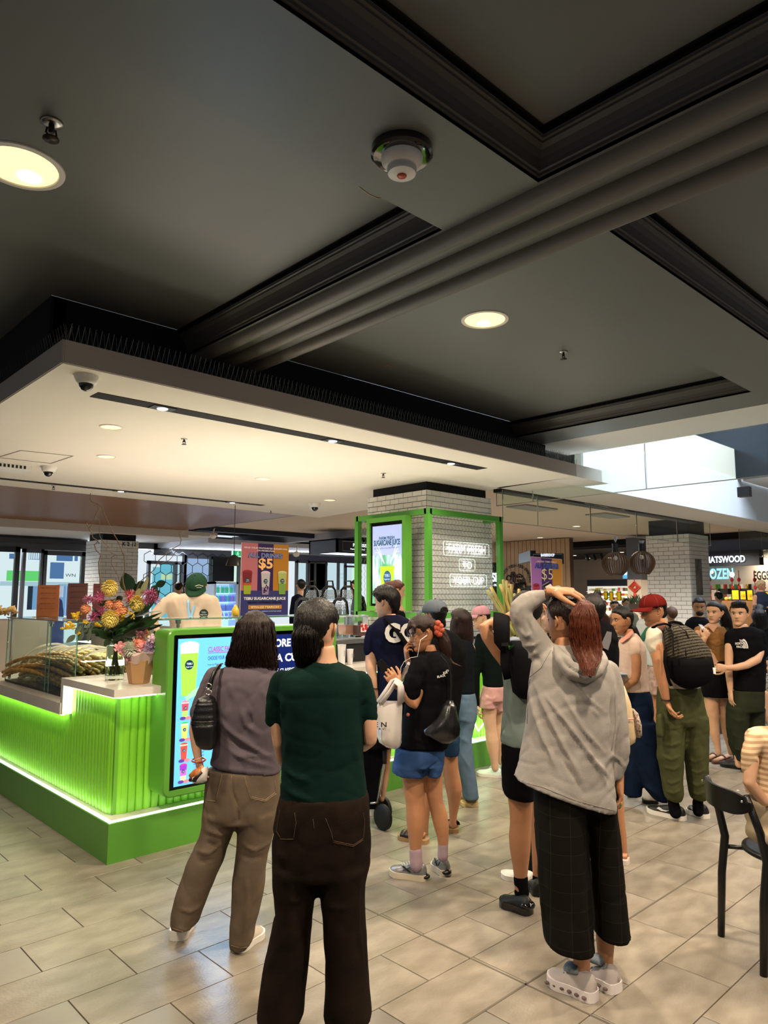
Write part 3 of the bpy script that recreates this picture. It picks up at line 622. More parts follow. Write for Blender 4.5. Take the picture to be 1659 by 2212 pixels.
# upright canes on the counter at the right of the column
for i,(x0,y0,x1,y1) in enumerate([(1052,1275,1090,1335),(1060,1268,1097,1335),(1072,1292,1100,1335),(1080,1262,1108,1335),(1087,1252,1092,1330),(1094,1254,1100,1330),(1098,1270,1110,1335),(1104,1262,1106,1332),(1111,1282,1117,1335),(1121,1272,1120,1335),(1128,1290,1126,1335),(1134,1282,1130,1335)]):
    A=PT(6.9,x0,y0,.05*(i%3)); Bq=PT(6.9,x1,y1,.05*(i%3)); Cq=Bq+(Bq-A)*.6; Cq[2]=max(Cq[2],1.07)
    b=MB(); n=7; b.tube([Cq+(A-Cq)*f for f in np.linspace(0,1,n)],[.014+.002*(j%2) for j in range(n)],8); b.lathe(A,[(.0145,-.001),(.001,.002)],8,1,ax=A-Cq)
    tag(obj('upright_cane',b,[m_cane if i%2 else M('cane_green','#a8a868',rough=.5,noise=.3,nscale=(20,20,6)),m_cend],smooth=True),'sugarcane length standing upright at the counter behind the raised arm','sugarcane','upright canes at the counter')
# loose bananas-like ginger pile far left
t=None
for i in range(34):
    A=PT(7.6,-18+ (i%17)*3.2+random.uniform(-2,2),1328-8*abs(math.sin(i*.37))-(i//17)*5,random.uniform(-.1,.1)); b=MB(); d=np.array([random.uniform(-.05,.05),random.uniform(-.05,.05),random.uniform(.0,.03)])
    b.tube([A-d,A+[0,0,.012],A+d],[.008,.014,.008],6); tag(obj('ginger_root',b,M('ginger','#c7a468',rough=.7,rand=.2),smooth=True),'knobbly tan ginger root heaped on the far left stall','root','ginger roots on the far left stall')
b=MB(); P=PT(7.6,0,1345); b.box(P[0]-.8,P[0]+.42,P[1]-.3,P[1]+.3,0,P[2]+.03); tag(obj('stall_counter',b,M('stall_taupe','#8e8378',rough=.6)),'taupe stall counter behind the glass case at the left edge','counter')
# ---- mesh frame, column screen, neon
t=thing('mesh_frame','green metal frame with chain link mesh around the tiled column','frame',(6.05,5.63,1.42))
def bar(p0,p1,w=.033):
    p0=np.array(p0,float);p1=np.array(p1,float); d=p1-p0; d/=np.linalg.norm(d); a=np.cross(d,[.3,.2,.9]) if abs(d[2])<.9 else np.array([1,0,0.]); 
    if abs(d[2])<.9: a=ZU
    bb=np.cross(d,a); m=MB(); m.obox((p0+p1)/2,(p1-p0)/2+d*0,a*w,bb*w); obj('frame_bar',m,m_greend,t)
zA,zB=1.42,2.63; fx0,fx1,fy0,fy1=6.05,7.40,5.63,6.86
for (x,y) in ((fx0,fy0),(fx0,fy1),(fx1,fy0),(fx1,fy1)): bar((x,y,zA-.035),(x,y,zB+.035))
for z in (zA,zB): bar((fx0,fy0,z),(fx1,fy0,z)); bar((fx0,fy0,z),(fx0,fy1,z)); bar((fx1,fy0,z),(fx1,fy1,z)); bar((fx0,fy1,z),(fx1,fy1,z))
def chain(o,uu,W,z0,z1,p=.062):
    o=np.array(o,float);uu=np.array(uu,float); m=MB(); nn=np.cross(uu,ZU); nk=int(W/p)
    for i in range(nk):
        pts=[]; z=z0;s=0
        while z<z1: pts.append(o+uu*((i+.5+ (.54 if s%2 else -.04))*p)+ZU*z+nn*(.003 if s%2 else -.003)); z+=p*.62; s+=1
        m.tube(pts,.0022,4)
    q=obj('chain_link',m,M('galvanised','#55604f',rough=.4,metal=.6),t); q['kind']='stuff'
chain((fx0,fy0,0),(1,0,0),fx1-fx0,zA,zB); chain((fx0,fy0,0),(0,1,0),fy1-fy0,zA,zB); chain((fx1,fy0,0),(0,1,0),fy1-fy0,zA,zB)
t=thing('column_screen','portrait screen in a deep green housing reading FARM FRESH SUGARCANE JUICE','screen',(5.93,6.22,1.47))
cy0,cy1,cz0,cz1=5.885,6.565,1.47,2.60
b=MB(); XF=5.93
def fr(x,a,bq,c,d): return [(x,a,c),(x,bq,c),(x,bq,d),(x,a,d)]
b.loft([fr(6.04,cy0,cy1,cz0,cz1),fr(XF,cy0,cy1,cz0,cz1),fr(XF,cy0+.055,cy1-.055,cz0+.055,cz1-.055),fr(XF+.03,cy0+.055,cy1-.055,cz0+.055,cz1-.055)],cap=False); obj('housing',b,m_green,t,fixn=True)
b=MB(); b.box(XF+.028,XF+.05,cy0+.05,cy1-.05,cz0+.05,cz1-.05); obj('bezel',b,MATS['screen_black'],t)
dy0,dy1,dz0,dz1=cy0+.085,cy1-.085,cz0+.085,cz1-.10
m_scr=M('screen_scene','#7f95c8',rough=.3); nt=m_scr.node_tree; bs=nt.nodes['Principled BSDF']; tc=nt.nodes.new('ShaderNodeTexCoord'); mp=nt.nodes.new('ShaderNodeMapping'); mp.inputs['Scale'].default_value=(1,9,3); nn_=nt.nodes.new('ShaderNodeTexNoise'); nn_.inputs['Scale'].default_value=1; nn_.inputs['Detail'].default_value=4
rp=nt.nodes.new('ShaderNodeValToRGB'); rp.color_ramp.elements[0].color=srgb('#4f9068'); rp.color_ramp.elements[0].position=.4; rp.color_ramp.elements[1].color=srgb('#b4bfe0'); rp.color_ramp.elements[1].position=.6
nt.links.new(tc.outputs['Object'],mp.inputs[0]); nt.links.new(mp.outputs[0],nn_.inputs[0]); nt.links.new(nn_.outputs['Fac'],rp.inputs[0]); nt.links.new(rp.outputs[0],bs.inputs['Emission Color']); nt.links.new(rp.outputs[0],bs.inputs['Base Color']); bs.inputs['Emission Strength'].default_value=.75
b=MB(); b.box(XF+.024,XF+.0285,dy0,dy1,dz0,dz0+(dz1-dz0)*.62); obj('display_scene',b,m_scr,t)
b=MB(); b.box(XF+.024,XF+.0285,dy0,dy1,dz0+(dz1-dz0)*.62,dz1); obj('display_sky',b,EM('screen_blue2','#98a5da',.85),t)
ux=np.array([0,-1,0.]); xt=XF+.022
def sx(s,fz,h,w,mat,bold=0): text(s,(xt,(dy0+dy1)/2,dz0+(dz1-dz0)*fz),ux,ZU,h,mat,t,width=w,bold=bold)
m_tdg=EM('text_darkgreen','#1d4f50',.5); sx('FARM FRESH',.82,.035,.27,m_tdg,.02); sx('SUGARCANE JUICE',.745,.065,.46,m_tdg,.03); sx('Juicy Cane, Pure Taste, Real Refreshment',.70,.016,.44,m_tdg)
yc=(dy0+dy1)/2-.01; zb=dz0+.12
b=MB(); b.prism([(xt,yc-.09,zb),(xt,yc+.09,zb),(xt,yc+.125,zb+.33),(xt,yc-.125,zb+.33)],(-.001,0,0)); obj('juice_print',b,EM('juice_lime','#9cc62e',.8),t)
b=MB(); b.prism([(xt-.001,yc+math.cos(a)*.065,zb+.19+math.sin(a)*.085) for a in np.linspace(0,2*math.pi,24,endpoint=False)],(-.001,0,0)); obj('logo_print',b,EM('logo_navy','#2f5577',.6),t)
text('TEBU',(xt-.004,yc,zb+.20),ux,ZU,.035,EM('logo_light','#b9cdf0',.8),t,width=.09); text('Sugarcane',(xt-.004,yc,zb+.165),ux,ZU,.02,MATS['logo_light'],t,width=.10)
for sgn in (-1,1):
    for j in range(3):
        b=MB(); b.tube([(xt,yc+sgn*.05,zb+.36),(xt,yc+sgn*(.10+.03*j),zb+.46+.02*j),(xt,yc+sgn*(.17+.02*j),zb+.60-.05*j)],.006,5,flat=.3); obj('splash_print',b,EM('splash','#dfe4ff',.8),t)
# neon words on the column
NY=5.845; m_neon=EM('neon_tube','#ffffff',4.5)
def npix(x,y): return atY(x,y,NY)
t=thing('neon_sign','white neon sign reading FARM FRESH TO YOUR CUP on the tiled column','neon sign',tuple(npix(1007,1210)))
for s_,x0,x1,y0,y1,m_ in (('FARM FRESH',969,1048,1174,1196,.9),('TO',1000,1019,1211,1228,.9),('YOUR CUP',980,1045,1244,1262,.9)):
    A=npix(x0,y1);Bq=npix(x1,y1); zc=(npix(x0,y1)[2]+npix(x1,y1+1)[2])/2; h=npix((x0+x1)/2,y0)[2]-npix((x0+x1)/2,y1)[2]
    text(s_,((A[0]+Bq[0])/2,NY,zc),(1,0,0),ZU,h*.92,m_neon,t,name='neon_word',width=Bq[0]-A[0],bold=-.012,ext=.004)
for x0,x1,y0,y1 in ((958,1056,1170,1201),(992,1026,1206,1232),(972,1051,1239,1266)):
    A=npix(x0,(y0+y1)/2);Bq=npix(x1,(y0+y1)/2); zt=(npix(x0,y0)[2]+npix(x1,y0+4)[2])/2; zb_=(npix(x0,y1)[2]+npix(x1,y1+2)[2])/2
    b=MB(); b.tube([(x,NY,z) for x,z in rrect(A[0],Bq[0],zb_,zt,.03,4)],.0035,5,loop=True); obj('neon_outline',b,EM('neon_dim','#f2fff8',.9),t)
# inner kiosk furniture
b=MB(); b.box(5.85,8.0,5.45,7.2,.246,1.10); tag(obj('inner_counter',b,M('grey_laminate','#8d8f90',rough=.5)),'grey inner counter wrapped around the foot of the tiled column','counter')
P=PT(6.6,750,1380); b=MB(); b.box(P[0]-.28,P[0]+.62,P[1]-.12,P[1]+.12,P[2]-.035,P[2]); t=thing('back_shelf','dark grey shelf holding the juice containers','shelf',(P[0],P[1],.246)); obj('shelf_board',b,M('shelf_grey','#56575a',rough=.5),t)
b=MB(); b.box(P[0]-.25,P[0]+.6,P[1]-.1,P[1]+.1,.246,P[2]-.03); obj('cabinet',b,M('cabinet_dark','#17181b',rough=.5),t)
def jug(x,y,w,h,col,label,lab=None):
    P=PT(6.55,x,y); s=6.55/1546; t=thing('juice_container',label,'container',tuple(P)); w=w*s/2;h=h*s
    b=MB(); b.loft([[P+np.array(q) for q in ((-w*f,-w*f,z),(w*f,-w*f,z),(w*f,w*f,z),(-w*f,w*f,z))] for f,z in ((.8,0),(.9,h*.2),(1,h))]); obj('clear_body',b,M('clear_plastic','#eef2f2',rough=.08,trans=.95,ior=1.2),t)
    b=MB(); b.loft([[P+np.array(q) for q in ((-w*f,-w*f,z),(w*f,-w*f,z),(w*f,w*f,z),(-w*f,w*f,z))] for f,z in ((.82,.004),(.86,h*.2),(.90,h*.55))]); obj('juice',b,M('juice'+col,col,rough=.3),t)
    b=MB(); b.box(P[0]-w*1.02,P[0]+w*1.02,P[1]-w*1.02,P[1]+w*1.02,P[2]+h,P[2]+h+.015); obj('lid',b,M('lid_clear','#c9cdd2',rough=.2,trans=.4),t)
    return t,P,w
jug(748,1371,27,38,'#c98f73','clear container of pale orange juice'); t,P,w=jug(777,1373,26,40,'#5e1420','clear container of dark red juice with a strawberry label')
b=MB(); b.box(P[0]-w*.7,P[0]+w*.7,P[1]-w*1.06,P[1]-w*1.03,P[2]+.035,P[2]+.11); obj('label_card',b,M('label_white','#e9e3df'),t)
for dx,dz in ((-.025,.09),(.02,.09),(-.01,.06),(.025,.065)): disc((P[0]+dx,P[1]-w*1.07,P[2]+dz),.016,M('label_red','#c8232e'),t,'fruit_print',n=10)
for (x,y,w,h,l) in ((738,1432,19,44,'tall white paper cup on the counter'),(756,1431,15,33,'shorter white paper cup on the counter, right of the tall one')):
    P=atZ(x,y+4,1.061); s=5.9/1546; w*=s/2;h*=s; t=thing('paper_cup',l,'cup',tuple(P),'cups on the front counter'); b=MB(); b.lathe(P,[(w*.78,0),(w,h),(w*1.06,h),(w*1.06,h+.004),(w*.95,h+.004),(w*.9,h-.01)],24); obj('cup_body',b,M('paper_white','#dcd9dc',rough=.6),t,smooth=True,ang=40)
    for r_ in range(3): text('TEBU',P+np.array([w*.2,-w*.99,h*(.65-.1*r_)]),(1,0,0),ZU,.012,M('grey_print','#77777c'),t,width=.03)
P=atZ(788,1425,1.061); t=thing('payment_terminal','grey payment terminal with a light blue screen on the counter','terminal',tuple(P)); b=MB(); b.prism([P+np.array(q) for q in ((-.11,0,0),(.13,0,0),(.13,0,.02),(-.11,0,.02))],(0,.18,0)); b.prism([P+np.array(q) for q in ((-.02,.10,.02),(.14,.10,.02),(.14,.10,.22),(.08,.10,.20))],(0,.05,0)); obj('body',b,M('pos_grey','#6a6b70',rough=.4),t)
b=MB(); b.obox(P+np.array([-.0,.02,.045]),[.085,0,0],[0,.02,.035],[0,-.002,.001]); obj('display',b,EM('pos_blue','#6fc3ee',1.1),t)
# ---------------------------------------------------------------- flowers
m_leaf=M('leaf_green','#2c5226',rough=.4,noise=.25,nscale=(12,12,12),rand=.25); m_leafd=M('leaf_dark','#16301c',rough=.3); m_leafg=M('leaf_greyish','#4c5b45',rough=.5)
def leaf(base,tip,w,bend,mat,par,curl=.15,side=None,name='leaf'):
    base=np.array(base);tip=np.array(tip); d=tip-base; L=np.linalg.norm(d); d/=L; sd=np.cross(d,FH if side is None else side); sd/=(np.linalg.norm(sd)+1e-9); up=np.cross(sd,d)
    m=MB(); n=8; V=[];Fc=[]
    for i in range(n+1):
        f=i/n; ww=w*math.sin(math.pi*min(1,f*.96+.02))**.8*(1-.25*f); c=base+d*L*f-up*bend*L*(f*f)
        for s_ in (-1,0,1): V.append(c+sd*ww*s_+up*(curl*ww*abs(s_)))
    for i in range(n):
        for j in range(2): a=i*3+j; Fc.append((a,a+1,a+4,a+3))
    V=np.array(V); V2=V-up*.0015; m.add(V,Fc); m.add(V2,[f[::-1] for f in Fc]); return obj(name,m,mat,par,smooth=True)
FD=5.0
def fp(x,y,do=0): return PT(FD,110+x/6.636,1230+y/6.636,do)
t=thing('flower_bouquet','large mixed bouquet of yellow, pink and orange flowers on the white counter','bouquet',tuple(atZ(247,1468,1.062)))
def petals(c,r,n,pl,pw,mat,par,name,flat=1.,front=True,seed=0,cup_=.0):
    rg=random.Random(seed); m=MB(); c=np.array(c)
    for i in range(n):
        z=1-2*(i+.5)/n; ph=i*2.39996; rr=math.sqrt(1-z*z); d=np.array([rr*math.cos(ph),rr*math.sin(ph),z*flat]); d/=np.linalg.norm(d)
        sd=np.cross(d,[.1,.2,1.]); sd/=np.linalg.norm(sd)+1e-9; up=np.cross(sd,d); a=c+d*r*.55; e=c+d*(r*.55+pl)+up*rg.uniform(-.2,.2)*pl
        mid=(a+e)/2+up*cup_*pl
        m.add([a-sd*pw*.4,a+sd*pw*.4,mid+sd*pw,e+sd*pw*.5,e-sd*pw*.5,mid-sd*pw,mid+up*pw*.5+d*pw*.2],[(0,1,2,6),(2,3,6),(3,4,6),(4,5,6),(5,0,6)])
    m.sphere(c,r*.6,12,8); return obj(name,m,mat,par)
m_yel=M('mum_yellow','#f0dc7a',rough=.7); m_pk=M('aster_pink','#b85a86',rough=.6,rand=.2); m_or=M('carnation_orange','#e89a6a',rough=.6)
for i,(x,y,r,do) in enumerate([(845,270,.058,.0),(1235,490,.054,-.05),(850,710,.064,-.12)]): petals(fp(x,y,do),r,260,.028,.0055,m_yel,t,'yellow_chrysanthemum',seed=i,cup_=.3)
for i,(x,y) in enumerate([(600,430),(690,420),(640,640),(740,590),(1370,340),(1440,330),(1500,430),(1380,440),(540,420),(710,370),(590,690),(1450,380)]):
    petals(fp(x,y,random.uniform(-.1,.05)),.022,46,.032,.0038,m_pk,t,'pink_aster',flat=.5,seed=i)
for i,(x,y) in enumerate([(850,500),(960,510),(1030,590),(970,620),(500,570)]): petals(fp(x,y,-.08),.03,90,.02,.009,m_or,t,'orange_carnation',flat=.7,seed=i,cup_=.4)
petals(fp(1130,390,-.02),.03,40,.035,.008,M('protea_red','#c8626a',rough=.6),t,'red_protea',flat=1.3)
m_oy=M('orchid_yellow','#e8c21e',rough=.6)
for sp in [(310,640,380,700),(150,860,330,800),(480,740,540,790),(390,900,430,940),(250,760,330,830),(1040,640,1010,740),(1120,610,1180,680),(420,620,330,690),(640,790,700,800),(200,800,260,830)]:
    m=MB()
    for i in range(16):
        f=i/15; p=fp(sp[0]+(sp[2]-sp[0])*f+random.uniform(-22,22),sp[1]+(sp[3]-sp[1])*f+random.uniform(-22,22),random.uniform(-.12,.0))
        for q in range(3): m.sphere(p+np.array([random.uniform(-1,1) for _ in range(3)])*.006,(.006,.006,.004),6,4)
    obj('yellow_sprig',m,m_oy,t)
vb=atZ(247,1468,1.062)
for sp in [(300,690),(150,860),(430,900),(540,790),(1000,740)]: b=MB(); a=fp(*sp,-.06); c=fp(880,930,0); b.tube([c,(a+c)/2+[0,0,.03],a],.0022,5); obj('stem',b,M('stem_green','#4e6a35'),t)
lv=[(860,960,1250,670,.05),(900,980,1380,680,.045),(960,960,1300,850,.06),(880,960,700,830,.05),(900,990,600,880,.05),(860,1000,760,1080,.045),(900,1010,1010,950,.05),(980,960,1480,700,.05),(1060,900,1560,560,.035),(1000,1000,1420,790,.05),(930,950,1130,560,.05),(960,940,880,560,.035),(1150,700,1480,470,.05),(1180,720,1560,500,.04),(850,930,640,780,.045),(920,900,560,560,.03),(1000,880,1290,780,.05),(880,1010,830,1090,.035),(960,1000,1080,1020,.05),(930,980,1000,860,.05),(1100,800,1240,640,.04),(1240,900,1600,780,.03),(1300,860,1590,680,.03),(1340,780,1460,840,.03),(760,860,600,960,.04),(900,780,1080,690,.04),(1050,560,1140,450,.035),(850,470,900,380,.025),(700,520,820,440,.03),(820,880,980,800,.05),(1120,960,1330,720,.045),(700,840,580,900,.05),(780,900,880,760,.05),(1200,760,1320,660,.04),(1180,880,1040,1040,.045)]
for i,(a,b_,c_,d_,w) in enumerate(lv): leaf(fp(a,b_,random.uniform(-.06,.06)),fp(c_,d_,random.uniform(-.15,.10)),w*.62,random.uniform(.05,.25),m_leaf if i%3 else m_leafd,t,side=np.array([random.uniform(-.5,.5),1,random.uniform(-.3,.3)]))
leaf(fp(1120,330,.05),fp(1060,50,.05),.062,.02,m_leafd,t); leaf(fp(1270,400,0),fp(1400,110,0),.022,.02,M('leaf_cream','#8f9468',rough=.5),t); leaf(fp(1220,400,0),fp(1270,270,0),.02,.02,MATS['leaf_cream'],t)
for (a,b_,c_,d_) in [(430,800,350,930),(350,940,220,1050),(540,820,540,1040),(440,860,420,1030),(480,800,520,900),(560,780,480,840)]: leaf(fp(a,b_,-.1),fp(c_,d_,-.12),.022,.05,m_leafg,t)
for (a,b_,c_,d_) in [(1500,230,1650,180),(1530,300,1440,250),(1430,280,1540,350),(1240,260,1330,170),(1280,330,1180,200),(960,380,1000,470),(1400,520,1560,300)]: leaf(fp(a,b_,.1),fp(c_,d_,.1),.03,.1,m_leafd,t)
m_branch=M('twig_brown','#6a5340',rough=.7)
def br(pts,r=.0035,do=0.):
    P=[PT(FD,x/3.318,1050+y/3.318,do+.02*math.sin(i)) for i,(x,y) in enumerate(pts)]; b=MB(); n=len(P); b.tube(P,[r*(1-.5*i/n) for i in range(n)],6); obj('twisted_twig',b,m_branch,t,smooth=True)
br([(735,790),(718,740),(722,680),(710,620),(708,545),(722,492),(690,462),(676,422),(700,398),(712,410),(690,385),(665,370),(655,330),(636,305),(622,270),(616,258),(628,250)],.005)
br([(640,300),(665,270),(680,215),(705,165),(692,126),(675,140)],.003); br([(905,770),(885,700),(880,650),(895,600),(890,500),(865,440),(838,380),(800,320),(775,260),(745,200),(730,150),(690,122),(655,112),(647,90),(650,50)],.0045)
br([(860,700),(845,640),(798,560),(800,510),(830,492),(795,480),(780,440),(740,400),(715,360),(712,300),(718,240),(690,215)],.003)
br([(960,780),(1010,680),(1070,630),(1105,600),(1140,530),(1190,488),(1215,460),(1255,440),(1290,420),(1298,380),(1282,340),(1300,322),(1335,318)],.0035); br([(1150,560),(1175,548),(1215,530),(1240,500),(1262,462),(1300,443)],.0028)
v_=thing('glass_vase','tall clear glass vase of stems on the high counter','vase',tuple(vb))
b=MB(); b.lathe(vb,[(.001,0),(.062,0),(.064,.02),(.060,.30),(.068,.34),(.064,.34),(.056,.30),(.058,.03),(.001,.025)],32); obj('glass_body',b,m_glass,v_,smooth=True,ang=50)
b=MB(); b.lathe(vb,[(.001,.028),(.0565,.030),(.055,.24),(.001,.241)],28); obj('water',b,M('vase_water','#e9f2df',rough=0,trans=1,ior=1.2),v_)
for i in range(16):
    b=MB(); a=i*2.4; b.tube([vb+np.array([math.cos(a)*.03,math.sin(a)*.03,.035]),vb+np.array([math.cos(a+2.6)*.03,math.sin(a+2.6)*.03,.36])],.0035,5); obj('flower_stem',b,M('stem_brown','#4b4a2a' if i%2 else '#4b4a2a'),t)
pb=atZ(300,1475,1.062); t=thing('boxed_flowers','pink roses in a kraft paper flower box on the counter beside the vase','flowers',tuple(pb)); ss=.0033
b=MB(); b.loft([[pb+np.array([math.cos(a)*r,math.sin(a)*r,z]) for a in [k_*math.pi/3+.5 for k_ in range(6)]] for r,z in ((.068,0),(.100,.155))]); obj('kraft_box',b,M('kraft_paper','#b98f62',rough=.7),t)
b=MB(); b.loft([[pb+np.array([math.cos(a)*r*(1+.06*math.sin(a*7)),math.sin(a)*r*(1+.06*math.sin(a*5)),z+.012*math.sin(a*6)]) for a in np.linspace(0,2*math.pi,40,endpoint=False)] for r,z in ((.085,.14),(.105,.20))]); obj('tissue_wrap',b,M('tissue','#c9b0a8',rough=.8),t)
def rose(p,r,mat,name='rose'):
    m=MB(); p=np.array(p)
    d0=np.array([-.3,-.7,.6]); d0/=np.linalg.norm(d0); U=np.cross(d0,ZU);U/=np.linalg.norm(U);W=np.cross(d0,U)
    for L_ in range(5):
        n=3+L_; rr=r*(.25+.19*L_)
        for i in range(n):
            a0=i*2*math.pi/n+L_; V=[]; 
            for s_ in range(5):
                a=a0+(s_/4-.5)*2.6/n*1.6
                for h_ in range(3): q=rr*(.7+.3*h_/2*(1+.25*L_)); V.append(p+U*math.cos(a)*q+W*math.sin(a)*q+d0*(r*(.75-.14*L_)*h_/2-.1*r*abs(s_-2)))
            m.add(V,[(s_*3+h_,s_*3+h_+1,s_*3+h_+4,s_*3+h_+3) for s_ in range(4) for h_ in range(2)])
    m.sphere(p,r*.6,10,7); return obj(name,m,mat,t,smooth=True)
m_rp=M('rose_pink','#e6a3a8',rough=.6); m_rc=M('rose_coral','#ea9a80',rough=.6); m_rl=M('rose_lilac','#a58bb0',rough=.6)
for (x,y,r,m_) in [(1190,1240,.045,m_rp),(1290,1090,.04,m_rp),(1270,1040,.034,m_rc),(1010,1120,.038,m_rp),(1420,1120,.036,m_rl),(1470,990,.03,M('rose_pale','#dcc0cc')),(1300,910,.03,M('rose_plum','#8a5560')),(1450,1060,.03,m_rl),(1060,1180,.03,m_rp)]: rose(fp(x,y,-.08),r,m_)
petals(fp(1140,1150,-.1),.04,150,.035,.007,M('hydrangea_white','#d8dccb',rough=.7),t,'white_chrysanthemum',seed=4); petals(fp(1370,920,-.05),.018,40,.02,.006,M('gold_bloom','#d8b23a'),t,'gold_bloom')
for (a,b_,c_,d_) in [(1200,1150,1120,950),(1300,1150,1200,880),(1400,1100,1500,880),(1250,1120,1300,850),(1420,1160,1480,1040)]: leaf(fp(a,b_,-.03),fp(c_,d_,0),.02,.05,m_leafg,t)
# ================================================================ PEOPLE (builders)
def remesh(mb,vox,smooth=3,proj=None):
    me=bpy.data.meshes.new('tmp'); V=mb.V(); me.from_pydata(V.tolist(),[],mb.f)
    o=bpy.data.objects.new('tmp',me); COL.objects.link(o)
    m=o.modifiers.new('r','REMESH'); m.mode='VOXEL'; m.voxel_size=vox; m.use_smooth_shade=True
    if smooth: s=o.modifiers.new('s','SMOOTH'); s.factor=.5; s.iterations=smooth
    dg=bpy.context.evaluated_depsgraph_get(); e=o.evaluated_get(dg); r=bpy.data.meshes.new_from_object(e)
    nv=len(r.vertices); co=np.zeros(nv*3); r.vertices.foreach_get('co',co); co=co.reshape(-1,3)
    no=np.zeros(nv*3); r.vertices.foreach_get('normal',no); no=no.reshape(-1,3)
    nl=len(r.loops); li=np.zeros(nl,int); r.loops.foreach_get('vertex_index',li); npz=len(r.polygons); ls=np.zeros(npz,int); r.polygons.foreach_get('loop_start',ls)
    if nl==npz*4: fs=li.reshape(-1,4)
    else: lt=np.append(ls,nl); fs=[li[lt[i]:lt[i+1]] for i in range(npz)]
    bpy.data.objects.remove(o); bpy.data.meshes.remove(me); bpy.data.meshes.remove(r)
    return co,no,fs
def to_px(V):
    Q=V-CAM; w=Q@FW; return PXC+F*(Q@RT)/w, PYC-F*(Q@UP)/w
def seg_d(px,py,pl):
    best=np.full(len(px),1e9); tt=np.zeros(len(px)); Ls=[math.hypot(b[0]-a[0],b[1]-a[1]) for a,b in zip(pl[:-1],pl[1:])]; T=sum(Ls)+1e-9; acc=0.
    for i_,((x0,y0),(x1,y1)) in enumerate(zip(pl[:-1],pl[1:])):
        dx,dy=x1-x0,y1-y0; L=dx*dx+dy*dy+1e-9; t=np.clip(((px-x0)*dx+(py-y0)*dy)/L,0,1); d=np.hypot(px-x0-t*dx,py-y0-t*dy); k=d<best; best=np.where(k,d,best); tt=np.where(k,(acc+t*Ls[i_])/T,tt); acc+=Ls[i_]
    return best,tt
def soften(co,no,fs,folds=(),noise=None,seed=1,aniso=None):
    V=co.copy()
    if noise:
        for amp,fr in noise: V+=no*(amp*nz(co,seed,fr))[:,None]; seed+=7
        if noise[0][0]>.002:
            for A_,fr_,w_ in ((.0042,np.array([5.,5.,8.]),.10),(.0026,np.array([9.,9.,15.]),.12)):
                q=nz(co,seed+31,fr_,2); V-=no*(A_*np.exp(-(q/w_)**2)*np.clip(.5+nz(co,seed+5,3.,1)*1.2,0,1))[:,None]; seed+=3
    if folds:
        px,py=to_px(co); front=((CAM-co)*no).sum(1)>-.3
        for pl,amp,wd in folds:
            d,t=seg_d(px,py,pl); wob=1+.25*np.sin(px*.11+py*.07); V+=no*(amp*np.exp(-(d/(wd*wob))**2)*np.clip(np.sin(math.pi*np.clip(t,.0,1))*1.25,.12,1)*front)[:,None]
    return V
# unit head: x right, y face forward, z up; chin -0.5, crown +0.5
HZ=[-.5,-.47,-.44,-.40,-.36,-.32,-.285,-.27,-.25,-.235,-.22,-.205,-.18,-.15,-.12,-.09,-.06,-.03,0,.03,.06,.09,.105,.12,.15,.19,.24,.29,.34,.38,.42,.45,.475,.49,.5]
def tab(z,t): zs,vs=zip(*t); return np.interp(z,zs,vs)
TF=[(-.5,.20),(-.47,.30),(-.42,.345),(-.36,.35),(-.31,.325),(-.26,.35),(-.2,.352),(-.1,.35),(0,.345),(.06,.345),(.12,.372),(.2,.375),(.28,.355),(.36,.30),(.43,.20),(.475,.11),(.5,.01)]
TBK=[(-.5,.06),(-.45,-.02),(-.4,-.10),(-.33,-.17),(-.25,-.22),(-.15,-.31),(-.05,-.38),(.08,-.425),(.2,-.42),(.3,-.37),(.38,-.30),(.44,-.20),(.48,-.10),(.5,-.01)]
TW=[(-.5,.05),(-.46,.115),(-.4,.17),(-.32,.225),(-.25,.255),(-.15,.285),(0,.305),(.12,.318),(.22,.312),(.3,.285),(.38,.23),(.44,.16),(.48,.08),(.5,.01)]
